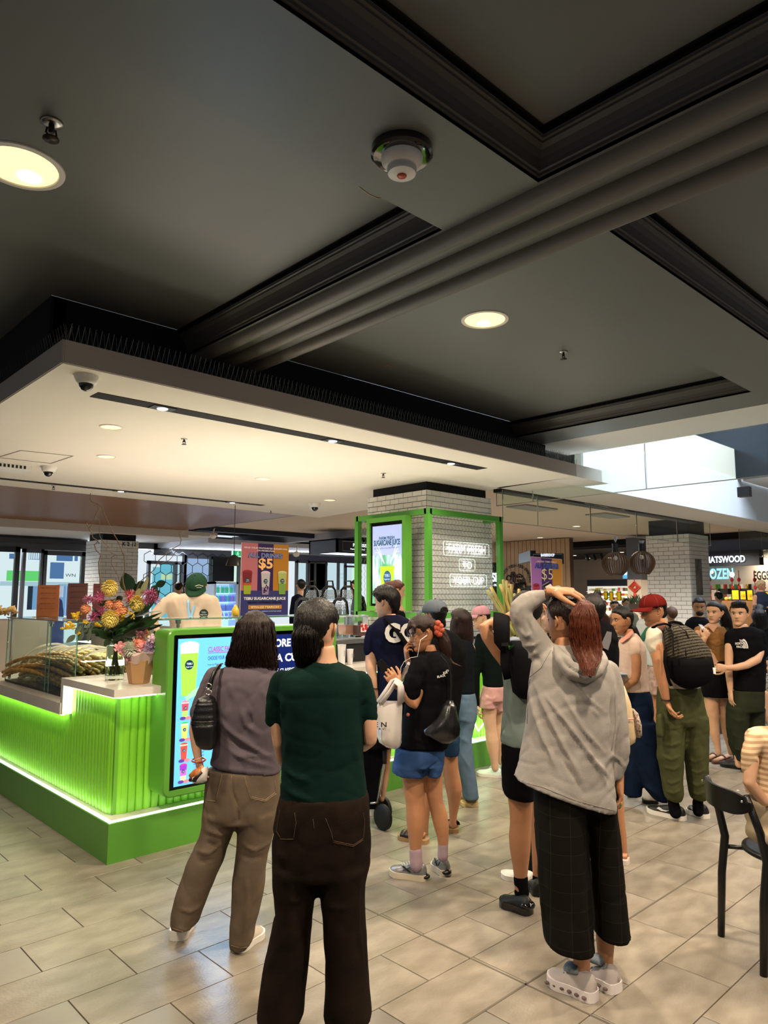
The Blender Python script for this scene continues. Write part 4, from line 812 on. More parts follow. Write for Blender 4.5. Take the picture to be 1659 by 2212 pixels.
def head_unit(fem=False):
    n=56; V=[];
    for z in HZ:
        yf,yb,w=tab(z,TF),tab(z,TBK),tab(z,TW); yc=(yf+yb)/2; h=(yf-yb)/2
        if fem and z<-.2: w*=.93
        a=np.linspace(0,2*math.pi,n,endpoint=False)-math.pi/2
        a=a+.0
        e=.92; cx=np.sign(np.cos(a))*np.abs(np.cos(a))**e; cy=np.sign(np.sin(a))*np.abs(np.sin(a))**e
        V.append(np.stack([cx*w,yc+cy*h,np.full(n,z)],1))
    V=np.concatenate(V); x,y,z=V[:,0],V[:,1],V[:,2]; fr=(y>.12)
    g=lambda cx,cz,sx,sz: np.exp(-((x-cx)/sx)**2-((z-cz)/sz)**2)
    d=np.zeros(len(V))
    zz=np.clip((.09-z)/.19,0,1); nose=np.exp(-(x/(.030+.030*zz))**2)*np.where((z<.1)&(z>-.155),.02+.085*zz**1.3,0)*np.clip((z+.17)/.03,0,1)
    d+=nose+.022*g(.055,-.10,.028,.03)+.022*g(-.055,-.10,.028,.03)
    d-=.045*(g(.125,.035,.07,.045)+g(-.125,.035,.07,.045)); d+=.014*(g(.13,.10,.09,.02)+g(-.13,.10,.09,.02))
    d+=.024*g(0,-.215,.075,.016)+.026*g(0,-.262,.06,.018)-.010*g(0,-.238,.09,.008)-.018*g(0,-.31,.07,.02)+.02*g(0,-.40,.08,.05)+.012*(g(.17,-.07,.07,.06)+g(-.17,-.07,.07,.06))
    V[:,1]+=d*fr
    k=len(HZ); F_=[];Mi=[]
    for i in range(k-1):
        for j in range(n):
            F_.append((i*n+j,i*n+(j+1)%n,(i+1)*n+(j+1)%n,(i+1)*n+j))
            c=V[list(F_[-1])].mean(0); mi=0
            if c[1]>.25:
                if abs(c[0])<.080*(1-((c[2]+.24)/.042)**2*.7) and -.275<c[2]<-.205: mi=1
                if .092<c[2]<.122 and .065<abs(c[0])<.195: mi=2
            Mi.append(mi)
    F_.append(tuple(range(n))[::-1]); Mi.append(0); F_.append(tuple(range((k-1)*n,k*n))); Mi.append(0)
    return V,F_,Mi
HU=head_unit(); HUF=head_unit(True)
PH_=[0,25,45,62,75,88,100,118,135,155,180]; HL_=[.27,.26,.23,.16,.03,.02,.10,.10,-.12,-.22,-.26]
def hair_unit(th=.05,fringe=0.,seed=0):
    V,F_,_=HU; V=V.copy(); c=np.array([0,-.03,.12]); d=V-c; r=np.linalg.norm(d,axis=1); d/=r[:,None]
    ph=np.degrees(np.abs(np.arctan2(V[:,0],V[:,1]+.03))); hl=np.interp(ph,PH_,HL_); hl=hl-fringe*np.clip(1-ph/50,0,1)
    hl=hl+.018*np.sin(ph*.45+seed)+.012*np.sin(ph*1.3+seed*2)*(V[:,0]>0)
    m=np.clip((V[:,2]-hl)/.07,0,1); m=m*m*(3-2*m); t=-.045+(th+.045)*m+.012*np.clip(V[:,2]-.2,0,1)
    flat=V.copy(); flat[:,1]=np.where(V[:,1]>.2,np.minimum(V[:,1],.34),V[:,1])
    return flat+d*t[:,None],F_
def unit_parts(fem):
    b=MB(); V,F_,Mi=(HUF if fem else HU); b.v.append(V); b.f+=F_; b.m+=Mi; b.n+=len(V)
    for s in (-1,1):
        b.sphere((s*.122,.292,.035),(.052,.042,.030),14,10,3); b.sphere((s*.120,.322,.034),(.027,.020,.027),10,7,2)
        b.tube([(s*.175,.285,.045),(s*.15,.322,.058),(s*.12,.334,.064),(s*.085,.325,.056),(s*.065,.30,.035)],[.004,.006,.007,.006,.004],6,2,flat=.6)   # upper lid and lashes
        b.tube([(s*.17,.285,.035),(s*.12,.322,.008),(s*.075,.305,.025)],[.006,.010,.006],6,0)
        # ear
        e=[(s*.300,-.01,.08),(s*.345,-.06,.105),(s*.360,-.10,.06),(s*.350,-.10,0),(s*.325,-.055,-.06),(s*.305,-.02,-.095),(s*.300,.0,-.05)]
        b.tube(e,[.012,.020,.022,.020,.020,.018,.010],8,0); b.sphere((s*.312,-.05,.01),(.020,.055,.085),10,8,0)
    return b
UP_=unit_parts(False); UPF=unit_parts(True)
def frame(yaw,pitch=0,roll=0):
    a=math.radians(yaw); f=FH*math.cos(a)+RT*math.sin(a); r=np.cross(f,ZU)
    p=math.radians(pitch); f2=f*math.cos(p)+ZU*math.sin(p); u2=-f*math.sin(p)+ZU*math.cos(p)
    q=math.radians(roll); r2=r*math.cos(q)+u2*math.sin(q); u3=-r*math.sin(q)+u2*math.cos(q)
    return np.array([r2,f2,u3])  # rows: right, forward, up
def skin_mat(n,c,lip,hair='#14100e'):
    return [M('skin_'+n,c,rough=.5,noise=.07,nscale=(30,30,30),spec=.4),M('lip_'+n,lip,rough=.4),M('brow_'+hair,hair,rough=.6),M('eye_white','#b5aca4',rough=.25)]
SK1=skin_mat('light','#c79a7c','#a06a58'); SK2=skin_mat('tan','#ad7a58','#85513f'); SK3=skin_mat('fair','#d0a78a','#b37766')
def hand(mb,wrist,direc,palm,side=1,curl=25,L=.18,spread=1.,thumb=1.,curls=None,vox=None):
    """wrist point, direction to the fingers, palm-facing normal; side=+1 thumb on cross(direc,palm) side"""
    w=np.array(wrist,float);d=np.array(direc,float);d/=np.linalg.norm(d);p=np.array(palm,float);p-=d*(p@d);p/=np.linalg.norm(p);s=np.cross(d,p)*side
    k=L/.18; rings=[]
    for f,hw,ht,off in ((-.015,.025,.021,0),(.0,.026,.019,0),(.03,.034,.018,0),(.06,.041,.016,0),(.080,.042,.0125,-.001),(.088,.037,.008,-.002)):
        a=np.linspace(0,2*math.pi,14,endpoint=False); c=w+d*f*k+p*off*k; rings.append(c+np.outer(np.cos(a),s)*hw*k+np.outer(np.sin(a),p)*ht*k)
    mb.loft(rings)
    for i,(o,ln,r,fw_) in enumerate(((.0325,.077,.0080,.080),(.0112,.087,.0082,.086),(-.0105,.081,.0079,.083),(-.0310,.064,.0070,.074))):
        c=curls[i] if curls else curl; base=w+d*(fw_-.012)*k+s*o*k; dd=d+s*o*1.6*spread; dd/=np.linalg.norm(dd); pts=[base]; ang=0; cur=base
        for seg,fr in enumerate((.16,.44,.30,.24)):
            if seg: ang+=math.radians(c*(.75,1.,.8)[seg-1])
            v=dd*math.cos(ang)+p*math.sin(ang); cur=cur+v*ln*fr*k*(1. if seg else 1.); pts.append(cur)
        mb.tube(pts,[r*1.05*k,r*1.08*k,r*k,r*.95*k,r*.72*k],9)
        mb.sphere(pts[-1],r*.74*k,8,6)
    tb=w+d*.022*k+s*.026*k; v1=d*.62+s*.66+p*.30*thumb; v1/=np.linalg.norm(v1); v2=d*.86+s*.32+p*.42*thumb; v2/=np.linalg.norm(v2); v3=d*.93+s*.08+p*.45*thumb; v3/=np.linalg.norm(v3)
    a=tb+v1*.038*k;b_=a+v2*.032*k;c_=b_+v3*.026*k; mb.tube([tb,a,b_,c_],[.015*k,.0115*k,.0098*k,.0075*k],9); mb.sphere(c_,.0076*k,8,6)
    return mb
from mathutils.bvhtree import BVHTree
def seam(o,pts,r=.0014,mat=None,name='seam',out=.0008,n=4,sub=6):
    off=LOC[o.name]; bv=BVHTree.FromPolygons([tuple(v.co) for v in o.data.vertices],[tuple(p.vertices) for p in o.data.polygons]); Q=[]
    for a,b_ in zip(pts[:-1],pts[1:]):
        for f in np.linspace(0,1,sub,endpoint=False): Q.append((a[0]+(b_[0]-a[0])*f,a[1]+(b_[1]-a[1])*f))
    Q.append(pts[-1]); P=[]
    for x,y in Q:
        d=ray(x,y); d=d/np.linalg.norm(d); h=bv.ray_cast(Vector(CAM-off),Vector(d))
        if h[0] is not None:
            nr=np.array(h[1]); nr=nr if nr@d<0 else -nr; P.append(np.array(h[0])+off+nr*out)
    if len(P)<2: return None
    b=MB(); b.tube(P,r,n); return obj(name,b,mat or o.data.materials[0],o,smooth=True)
class Person:
    def __init__(s,label,D,fx,fy=None,group=None,z0=0.,height=None):
        s.D=D; P=PT(D,fx,1285); s.base=np.array([P[0],P[1],z0]); s.t=thing('person',label,'person',tuple(s.base),group)
        s.k=(D/ math.cos(0))/1546.; s.skin=SK1; s.bm=[]; s.head=None
    def p(s,x,y,do=0.): return PT(s.D,x,y,do)
    def rows(s,b,rows,n=28,ex=.88):
        rings=[]
        for i_,r in enumerate(rows):
            y,xl,xr,dep=r[:4]; y=y-(.6*(y-1285)*dep/s.D if i_==len(rows)-1 and y>1400 else 0); do=r[4] if len(r)>4 else 0; tilt=r[5] if len(r)>5 else 0
            A=s.p(xl,y+ (tilt if tilt else 0),do);B=s.p(xr,y-(tilt if tilt else 0),do); c=(A+B)/2; hw=(B-A)/2
            a=np.linspace(0,2*math.pi,n,endpoint=False); cx=np.sign(np.cos(a))*np.abs(np.cos(a))**ex; cy=np.sign(np.sin(a))*np.abs(np.sin(a))**ex
            rings.append(c+np.outer(cx,hw)+np.outer(cy,FH)*dep)
        b.loft(rings); return b
    def limb(s,b,pts,n=14,flat=1.):
        P=[s.p(q[0],q[1],q[2]) for q in pts]; R=[q[3]*s.k for q in pts]
        # rounded: interpolate
        PP=[];RR=[]
        for i in range(len(P)-1):
            for f in np.linspace(0,1,4)[:-1]: PP.append(P[i]*(1-f)+P[i+1]*f); RR.append(R[i]*(1-f)+R[i+1]*f)
        PP.append(P[-1]);RR.append(R[-1])
        b.tube(PP,RR,n,flat=flat,ref=FH); b.sphere(P[0],R[0]*.98,12,8); b.sphere(P[-1],R[-1]*.98,12,8); return b
    def build_body(s,limbs=(),rows=(),hands=(),vox=.009,fem=False,skin=None,smooth=2,rowsets=()):
        s.skin=skin or s.skin; b=MB()
        if rows: s.rows(b,rows)
        for r in rowsets: s.rows(b,r)
        for l in limbs: s.limb(b,l)
        hb=MB()
        for h in hands: hand(hb,**h)
        out=MB()
        if b.n:
            co,no,fs=remesh(b,vox,smooth); out.v.append(co); out.f+=[tuple(int(i) for i in f) for f in fs]; out.m+=[0]*len(fs); out.n+=len(co)
        if hb.n:
            co,no,fs=remesh(hb,.0036 if s.D<5 else .005,1); out.f+=[tuple(int(i)+out.n for i in f) for f in fs]; out.v.append(co); out.m+=[0]*len(fs); out.n+=len(co)
        if s.head is not None:
            u=UPF if fem else UP_; V=s.hpos+(u.V()*s.hs)@s.head; out.f+=[tuple(i+out.n for i in f) for f in u.f]; out.m+=u.m; out.v.append(V); out.n+=len(V)
        s.body=obj('body',out,s.skin,s.t,smooth=True); return s.body
    def set_head(s,cx,cy,hpx,yaw,pitch=0,roll=0,do=0,wide=1.):
        s.hpos=s.p(cx,cy,do); h=hpx*s.k*(1+do/s.D); s.hs=np.array([h*1.0*wide,h*.92,h]); s.head=frame(yaw,pitch,roll); s.h=h
    def hl(s,x,y,z): return s.hpos+(np.array([x,y,z])*s.hs)@s.head
    def cloth(s,name,mat,rows=(),limbs=(),vox=.011,folds=(),noise=((.004,6.),),smooth=3,rowsets=(),label=None,seed=None,ex=.88,flat=1.):
        b=MB()
        if rows: s.rows(b,rows,ex=ex)
        for r in rowsets: s.rows(b,r,ex=ex)
        for l in limbs: s.limb(b,l,flat=flat)
        co,no,fs=remesh(b,vox,smooth); V=soften(co,no,fs,folds,noise,seed if seed is not None else int(s.D*100)%97)
        out=MB(); out.add(V,fs); return obj(name,out,mat,s.t,smooth=True,label=label)
    def hair(s,mat,ell=(),limbs=(),rows=(),vox=.009,strand=.0035,fr=(70,70,6),smooth=2,name='hair',cut=None,label=None,fringe=0.):
        b=MB()
        if ell:
            U_,F_=hair_unit(max(.02,ell[0][1][0]-.335),fringe,int(s.D*10)); b.add(s.hpos+(U_*s.hs)@s.head,F_)
        if rows: s.rows(b,rows)
        for l in limbs: s.limb(b,l)
        co,no,fs=remesh(b,vox,smooth)
        L=(co-s.hpos)@s.head.T if s.head is not None else co-co.mean(0)
        th=np.arctan2(L[:,0],-L[:,1]); zl=L[:,2]/(s.h if s.head is not None else .2); d=strand*(np.sin(th*37+2*np.sin(zl*4)+zl*3)*.3+np.sin(th*71+zl*5+2)*.25+nz(co,3,14.)*.7)
        out=MB(); out.add(co+no*d[:,None],fs); return obj(name,out,mat,s.t,smooth=True,label=label)
    def strands(s,mat,rows,n=70,r=.0022,seed=1,over=1.04,wob=.006,name='hair_strands'):
        rg=random.Random(seed); b=MB(); P=[]
        for q in rows:
            A=s.p(q[1],q[0],q[4] if len(q)>4 else 0);B=s.p(q[2],q[0],q[4] if len(q)>4 else 0); P.append(((A+B)/2,(B-A)/2,q[3]))
        for i in range(n):
            th=rg.uniform(math.pi*.98,math.pi*2.02); j=rg.uniform(0,.25)*len(P)*.6; k0=int(j); ph=rg.random()*6; e=len(P)-rg.choice((0,0,0,1)); pts=[]
            for k in range(k0,e):
                c,hw,dp=P[k]; tt=th+.10*math.sin(k*1.1+ph); o=over+rg.uniform(-.03,.05); pts.append(c+hw*math.cos(tt)*o+FH*dp*math.sin(tt)*o+RT*rg.uniform(-wob,wob))
            if len(pts)<2: continue
            Q=[]
            for a_,b_ in zip(pts[:-1],pts[1:]): Q+=[a_,(a_*2+b_)/3,(a_+b_*2)/3]
            Q.append(pts[-1]); m=len(Q); b.tube(Q,[r*(1-.6*q/m) for q in range(m)],4,cap=False)
        o=obj(name,b,mat,s.t,smooth=True); o['kind']='stuff'; return o
    def shoe(s,heel,toe,w=.098,mat=None,sole=None,kind='sneaker',h=.085,z=0.,hz=None,name='shoe',label=None,laces=None,lift=0.,soleh=.028,sock=None):
        """heel, toe: photo pixels on the floor"""
        A=atZ(heel[0],heel[1],z);B=atZ(toe[0],toe[1],z); d=B-A; L=np.linalg.norm(d); d/=L; sd=np.cross(d,ZU); b=MB()
        n=14; out=[(0,.30),(.04,.62),(.12,.74),(.25,.78),(.40,.74),(.55,.82),(.70,.98),(.82,.94),(.92,.74),(.98,.42),(1,.12)]
        def wid(f): return np.interp(f,[o[0] for o in out],[o[1] for o in out])*w/2
        def asym(f): return .012*math.sin(f*math.pi)*0
        top=[(0,.62),(.06,.92),(.16,1.0),(.28,.98),(.40,.86),(.52,.70),(.66,.52),(.80,.42),(.90,.36),(.97,.26),(1,.1)]
        if kind=='sandal': top=[(q[0],.18) for q in top]
        rings=[]
        for f in np.linspace(0,1,22):
            ww=wid(f); hh=soleh+ (h-soleh)*np.interp(f,[o[0] for o in top],[o[1] for o in top]); c=A+d*L*f; a=np.linspace(-.25,math.pi+.25,13)
            zz=np.clip(np.sin(a),-.1,1)**1.; 
            V=[c+sd*ww*math.cos(t)*(1.0 if math.sin(t)<.3 else .96)*(1-.28*max(0,math.sin(t))**2)+ZU*(soleh*.7+(hh-soleh*.7)*max(math.sin(t),0)**.75) for t in a]
            rings.append(V)
        m=MB(); m.loft(rings); o=obj(name,m,mat,s.t,smooth=True,label=label,fixn=True)
        m=MB(); V0=[];V1=[]
        fs=list(np.linspace(0,1,20)); P=[(f,1) for f in fs]+[(f,-1) for f in fs[::-1]]
        for f,sg in P:
            ww=wid(f)*1.06+.002; V0.append(A+d*(L*(f*1.03-.015))+sd*ww*sg+ZU*(.001+.006*max(0,f-.8)*5)); V1.append(V0[-1]+ZU*soleh)
        m.loft([V0,V1]); so=obj('sole',m,sole,o,smooth=True,ang=50) if False else None
        me=obj('sole',m,sole,o,smooth=True,ang=50,fixn=True)
        if laces:
            for q in range(4):
                f=.46+.07*q; c=A+d*L*f; hh=soleh+(h-soleh)*np.interp(f,[o_[0] for o_ in top],[o_[1] for o_ in top]); b=MB(); b.tube([c+sd*.022*g+d*.012*g+ZU*(hh+.002-.004*abs(g)) for g in (-1,-.3,.3,1)],.0028,5); obj('lace',b,laces,o)
        return o,A,B,d,sd
# ================================================================ PEOPLE
class Z_:
    def __init__(s,ox,oy,k): s.ox,s.oy,s.k=ox,oy,k
    def p(s,x,y): return (s.ox+x/s.k,s.oy+y/s.k)
    def r(s,rows): return [(s.oy+r[0]/s.k,s.ox+r[1]/s.k,s.ox+r[2]/s.k,r[3])+((r[4],) if len(r)>4 else (0,))+((r[5]/s.k,) if len(r)>5 else (0,)) for r in rows]
    def l(s,pts): return [(s.ox+q[0]/s.k,s.oy+q[1]/s.k,q[2],q[3]/s.k) for q in pts]
    def f(s,fl): return [([s.p(*q) for q in pl],a,w/s.k) for pl,a,w in fl]
zA=Z_(350,1250,3.318); zB=Z_(350,1650,3.318); zC=Z_(770,1220,4.74); zD=Z_(770,1580,4.74); zE=Z_(1000,1250,4.1475); zF=Z_(1000,1700,4.1475); zG=Z_(1270,1250,3.882); zH=Z_(1400,1550,3.34); zI=Z_(1440,1100,7.37); zJ=Z_(1230,1230,6.636); zK=Z_(280,1150,5.925)
def hairm(n,c,rough=.42): return M('hair_'+n,c,rough=rough,noise=.45,nscale=(120,120,9),bump=.8,bscale=(260,260,14),spec=.3)
H_bl=hairm('black','#15100f'); H_br=hairm('brown','#3a2018'); H_red=hairm('auburn','#5c2a17'); H_dk=hairm('darkbrown','#231411'); H_br2=hairm('mid_brown','#6b4a38')
m_blk=cloth('cloth_black','#0e0e11',.2); m_navyt=cloth('cloth_navy','#14162a',.15)
m_shoew=M('shoe_white','#d9d4ce',rough=.5,bump=.3,bscale=(300,300,300)); m_solew=M('sole_white','#ddd8d0',rough=.5); m_shoeb=M('shoe_black','#101113',rough=.45,bump=.3,bscale=(300,300,300)); m_soleb=M('sole_black','#0b0b0c',rough=.35)
m_leather=M('black_leather','#0f0f12',rough=.32,bump=.4,bscale=(180,180,180),spec=.6)
# ---------- 1 grey t-shirt woman at the left
g=Person('person with dark bob, charcoal t-shirt and taupe jeans, watching the blue menu screen',3.60,460)
g.skin=SK1; g.set_head(*zA.p(665,408),98,-14,-2)
g.build_body(fem=True,rows=zA.r([(560,610,720,.05),(630,600,730,.055),(680,480,780,.07),(760,420,800,.09),(1000,420,800,.09),(1250,400,810,.10)]),
  limbs=[zA.l([(430,730,0,50),(350,730,0,40),(280,880,-.02,46),(255,985,-.02,46),(238,1090,-.02,44),(246,1200,-.03,36),(262,1312,-.05,25)])],
  hands=[dict(wrist=g.p(*zA.p(262,1306),-.05),direc=-ZU+RT*.30-FH*.1,palm=RT*.8+FH*.5,side=-1,curl=55,L=.165)],vox=.008)
g.cloth('t_shirt',cloth('tee_charcoal','#5d545c'),rows=zA.r([(598,520,770,.075),(640,440,815,.10),(700,385,850,.125),(790,365,862,.135),(920,362,866,.14),(1050,372,868,.135),(1160,378,866,.13),(1260,362,862,.135),(1340,345,858,.14,0,-10),(1385,352,856,.142,0,-34)]),
  limbs=[zA.l([(372,700,0,72),(315,830,-.01,72),(262,960,-.02,66)])],vox=.0095,
  folds=zA.f([([(400,1010),(520,1120),(700,1240),(840,1330)],.011,18),([(420,1080),(560,1210),(800,1300)],-.009,16),([(560,900),(600,1050),(720,1130)],.010,18),([(470,1240),(640,1310),(830,1360)],.009,14),([(420,1180),(560,1270),(840,1270)],.008,14),([(620,960),(650,1060)],-.010,16),([(700,760),(760,900),(850,1000)],.006,22),([(480,720),(500,860)],.005,20),([(350,1340),(600,1385),(850,1400)],.005,9)]),noise=((.004,5.),(.0015,16.)))
tr=g.cloth('trousers',cloth('denim_taupe','#6a5c4e',.25),rows=zB.r([(20,332,846,.14),(90,318,848,.145),(200,306,850,.15),(300,300,842,.15),(380,298,822,.145),(430,292,812,.135)]),
  rowsets=[zB.r([(330,298,560,.13),(450,288,530,.12),(520,268,498,.115),(600,225,468,.115),(700,182,438,.112),(800,150,392,.108),(900,114,348,.105),(1000,84,312,.10),(1050,70,290,.10),(1120,64,268,.098),(1188,66,250,.095)]),
   zB.r([(330,545,840,.13),(450,543,815,.12),(550,538,785,.115),(640,528,760,.11),(750,516,742,.108),(850,502,736,.105),(950,500,722,.10),(1050,496,700,.098),(1150,490,672,.095),(1240,488,662,.095),(1330,489,640,.09)])],vox=.0095,ex=.95,
  folds=zB.f([([(290,470),(420,510),(520,450)],.009,12),([(230,620),(340,640),(440,560)],.010,12),([(260,700),(380,690)],-.008,12),([(300,560),(420,600)],-.007,12),([(120,1040),(200,1060),(290,1010)],.008,12),([(560,560),(660,620),(780,560)],.009,12),([(540,640),(650,680),(750,660)],-.007,12),([(600,760),(610,1000),(590,1200)],.007,16),([(500,1290),(560,1310),(640,1300)],.005,8),([(80,1170),(160,1195),(245,1185)],.005,8),([(505,100),(503,200),(545,320)],-.008,8),([(590,90),(620,200),(640,250),(740,268),(815,215)],.004,5),([(430,80),(390,265)],.004,5),([(548,330),(548,430)],-.012,10)]),noise=((.003,7.),(.0012,20.)))
m_st=M('stitch_tan','#8a7658',rough=.8); m_stb=M('stitch_dark','#3a332c',rough=.9)
for pl in ([(592,92),(612,170),(635,245)],[(635,245),(738,270),(818,212)],[(640,236),(738,260),(812,204)],[(818,212),(808,120)],[(432,75),(385,268)],[(385,268),(322,262)],[(326,40),(432,72)],[(500,85),(503,200),(540,318)],[(75,1178),(160,1205),(243,1188)],[(494,1300),(560,1320),(638,1308)]): seam(tr,[zB.p(*q) for q in pl],.0013,m_st,'stitching')
g.hair(H_dk,ell=[((0,-.04,.10),(.39,.44,.44))],rows=zA.r([(262,590,748,.07),(300,552,785,.10),(360,532,802,.115),(450,514,808,.118),(520,492,812,.112),(575,470,816,.10),(610,470,820,.09),(640,505,812,.075),(668,575,770,.055)]),strand=.004,vox=.008)
g.strands(H_dk,zA.r([(258,600,735,.06),(310,552,785,.10),(400,528,805,.118),(490,505,812,.118),(560,478,816,.108),(610,466,822,.095),(650,490,818,.08),(680,530,790,.06)]),n=150,seed=2)
g.shoe(zB.p(112,1272),zB.p(160,1150),w=.108,mat=m_shoeb,sole=m_solew,h=.08,soleh=.045); g.shoe(zB.p(530,1355),zB.p(700,1215),mat=cloth('shoe_beige','#b7aa9b'),sole=m_solew,h=.075)
b=MB(); c=g.p(*zA.p(262,1300),-.05); a=np.linspace(0,2*math.pi,16,endpoint=False); b.tube([c+RT*math.cos(q)*.032+FH*math.sin(q)*.03+ZU*.004*math.sin(q) for q in a],.004,6,loop=True); obj('bracelet',b,M('bead_coral','#b5482f',rough=.3),g.t,smooth=True)
# shoulder bag
def pix(D,x,y,do=0): return PT(D,x,y,do)
t=thing('shoulder_bag','black quilted leather shoulder bag under the left arm of the charcoal t-shirt woman','bag',tuple(PT(3.5,*zA.p(300,1215))))
DB=3.46
b=MB(); rg=[]
for r in [(838,300,350,.02),(860,262,372,.045),(900,245,382,.055),(1000,222,388,.06),(1035,216,390,.062)]:
    A=PT(DB,*zA.p(r[1],r[0]));B=PT(DB,*zA.p(r[2],r[0])); c=(A+B)/2;hw=(B-A)/2; a=np.linspace(0,2*math.pi,22,endpoint=False); rg.append(c+np.outer(np.sign(np.cos(a))*np.abs(np.cos(a))**.6,hw)+np.outer(np.sign(np.sin(a))*np.abs(np.sin(a))**.6,FH)*r[3])
fine=[]
for i in range(len(rg)-1):
    for f in np.linspace(0,1,9)[:-1]: q=rg[i]*(1-f)+rg[i+1]*f; c=q.mean(0); fine.append(c+(q-c)*(1+.055*abs(math.sin((i*8+f*8)*math.pi/4.2))))
b.loft(fine); obj('quilted_flap',b,m_leather,t,smooth=True)
b=MB(); rg=[]
for r in [(1030,215,392,.064),(1060,220,390,.062),(1120,232,388,.06),(1180,250,386,.055),(1210,278,378,.045),(1220,300,365,.03)]:
    A=PT(DB,*zA.p(r[1],r[0]));B=PT(DB,*zA.p(r[2],r[0])); c=(A+B)/2;hw=(B-A)/2; a=np.linspace(0,2*math.pi,22,endpoint=False); rg.append(c+np.outer(np.sign(np.cos(a))*np.abs(np.cos(a))**.6,hw)+np.outer(np.sign(np.sin(a))*np.abs(np.sin(a))**.6,FH)*r[3])
b.loft(rg); obj('bag_body',b,m_leather,t,smooth=True)
b=MB(); b.tube([PT(DB,*zA.p(x,y),d) for x,y,d in ((325,800,0),(340,740,0),(370,670,.02),(405,620,.06),(425,612,.12))],.010,8,flat=.5); obj('strap',b,m_leather,t,smooth=True)
b=MB(); b.tube([PT(DB,*zA.p(x,y),d) for x,y,d in ((345,800,.01),(360,740,.02),(390,660,.04),(418,625,.09))],.009,8,flat=.5); obj('strap',b,m_leather,t,smooth=True)
for y in (770,815): b=MB(); c=PT(DB,*zA.p(333,y),-.01); b.tube([c+RT*math.cos(q)*.014+ZU*math.sin(q)*.012 for q in np.linspace(0,2*math.pi,12,endpoint=False)],.003,6,loop=True); obj('buckle',b,m_steel,t,smooth=True)
# snack
t=thing('wrapped_snack','half-eaten hot snack in a white paper bag, held low by the charcoal t-shirt woman','snack',tuple(PT(3.5,*zA.p(270,1430))))
b=MB(); A=PT(3.52,*zA.p(205,1440));B=PT(3.52,*zA.p(320,1400)); b.loft([[A+(B-A)*f+ZU*w*math.sin(q)+FH*.02*math.cos(q) for q in np.linspace(0,2*math.pi,14,endpoint=False)] for f,w in ((.15,.018),(.4,.028),(.8,.036),(1.05,.034))]); obj('paper_bag',b,M('paper_white2','#cfc8c0',rough=.8,bump=.5,bscale=(60,60,60)),t,smooth=True)
b=MB(); b.tube([A+(B-A)*-.02+ZU*.012,A+(B-A)*.3+ZU*.02,A+(B-A)*.7+ZU*.026],[.014,.021,.02],12); obj('sausage',b,M('snack_red','#a3402a',rough=.35,noise=.4,nscale=(60,60,60),col2='#c98a3a'),t,smooth=True)
b=MB(); b.tube([A+(B-A)*-.05,A+(B-A)*.3-ZU*.006+FH*-.012,A+(B-A)*.75+ZU*.02-FH*.014],[.009,.013,.008],8); obj('black_wrapper',b,M('wrapper_black','#1a1413',rough=.4),t,smooth=True)
# ---------- 2 green t-shirt person
g=Person('person with low dark ponytail, dark green t-shirt and wide black jeans, seen from behind',2.70,695)
g.set_head(*zA.p(1108,372),126,14,-4)
g.build_body(rows=zA.r([(480,1115,1235,.055),(560,1105,1245,.062),(640,1060,1280,.075),(720,900,1400,.085),(850,900,1390,.09),(1200,910,1390,.10)]),
  limbs=[zA.l([(900,860,.0,50),(800,900,.0,44),(818,1060,0,44),(832,1180,0,39),(852,1290,.05,33),(880,1340,.1,28)]),zA.l([(1390,860,0,50),(1480,900,0,52),(1488,1050,.0,55),(1492,1150,-.0,52),(1450,1200,.12,40),(1380,1210,.28,30)])],
  hands=[dict(wrist=g.p(*zA.p(1370,1205),.29),direc=-RT*.9+FH*.3+ZU*.3,palm=-FH,side=1,curl=40,L=.18)],vox=.0085)
g.cloth('t_shirt',cloth('tee_green','#0e2420'),rows=zA.r([(592,1075,1255,.07),(618,1000,1310,.085),(650,930,1385,.10),(700,865,1430,.115),(770,840,1450,.125),(900,842,1442,.13),(1100,852,1440,.125),(1300,858,1446,.12),(1420,852,1456,.125),(1550,850,1472,.13),(1640,858,1478,.135,0,14)]),
  limbs=[zA.l([(862,745,0,88),(818,880,0,74),(792,1010,0,60)]),zA.l([(1420,745,0,90),(1462,880,0,78),(1487,985,0,62)])],vox=.009,
  folds=zA.f([([(800,820),(870,880),(860,1000)],.010,16),([(790,880),(850,960)],-.008,12),([(1480,820),(1430,900)],.008,16),([(860,1000),(900,1150),(870,1300)],.006,20),([(860,1350),(940,1420),(1080,1460)],.009,18),([(855,1480),(960,1560),(1100,1600)],.008,18),([(1400,1000),(1380,1200),(1420,1400)],.006,22),([(1090,620),(1180,640),(1250,600)],.006,8)]),noise=((.004,5.),(.0015,15.)))
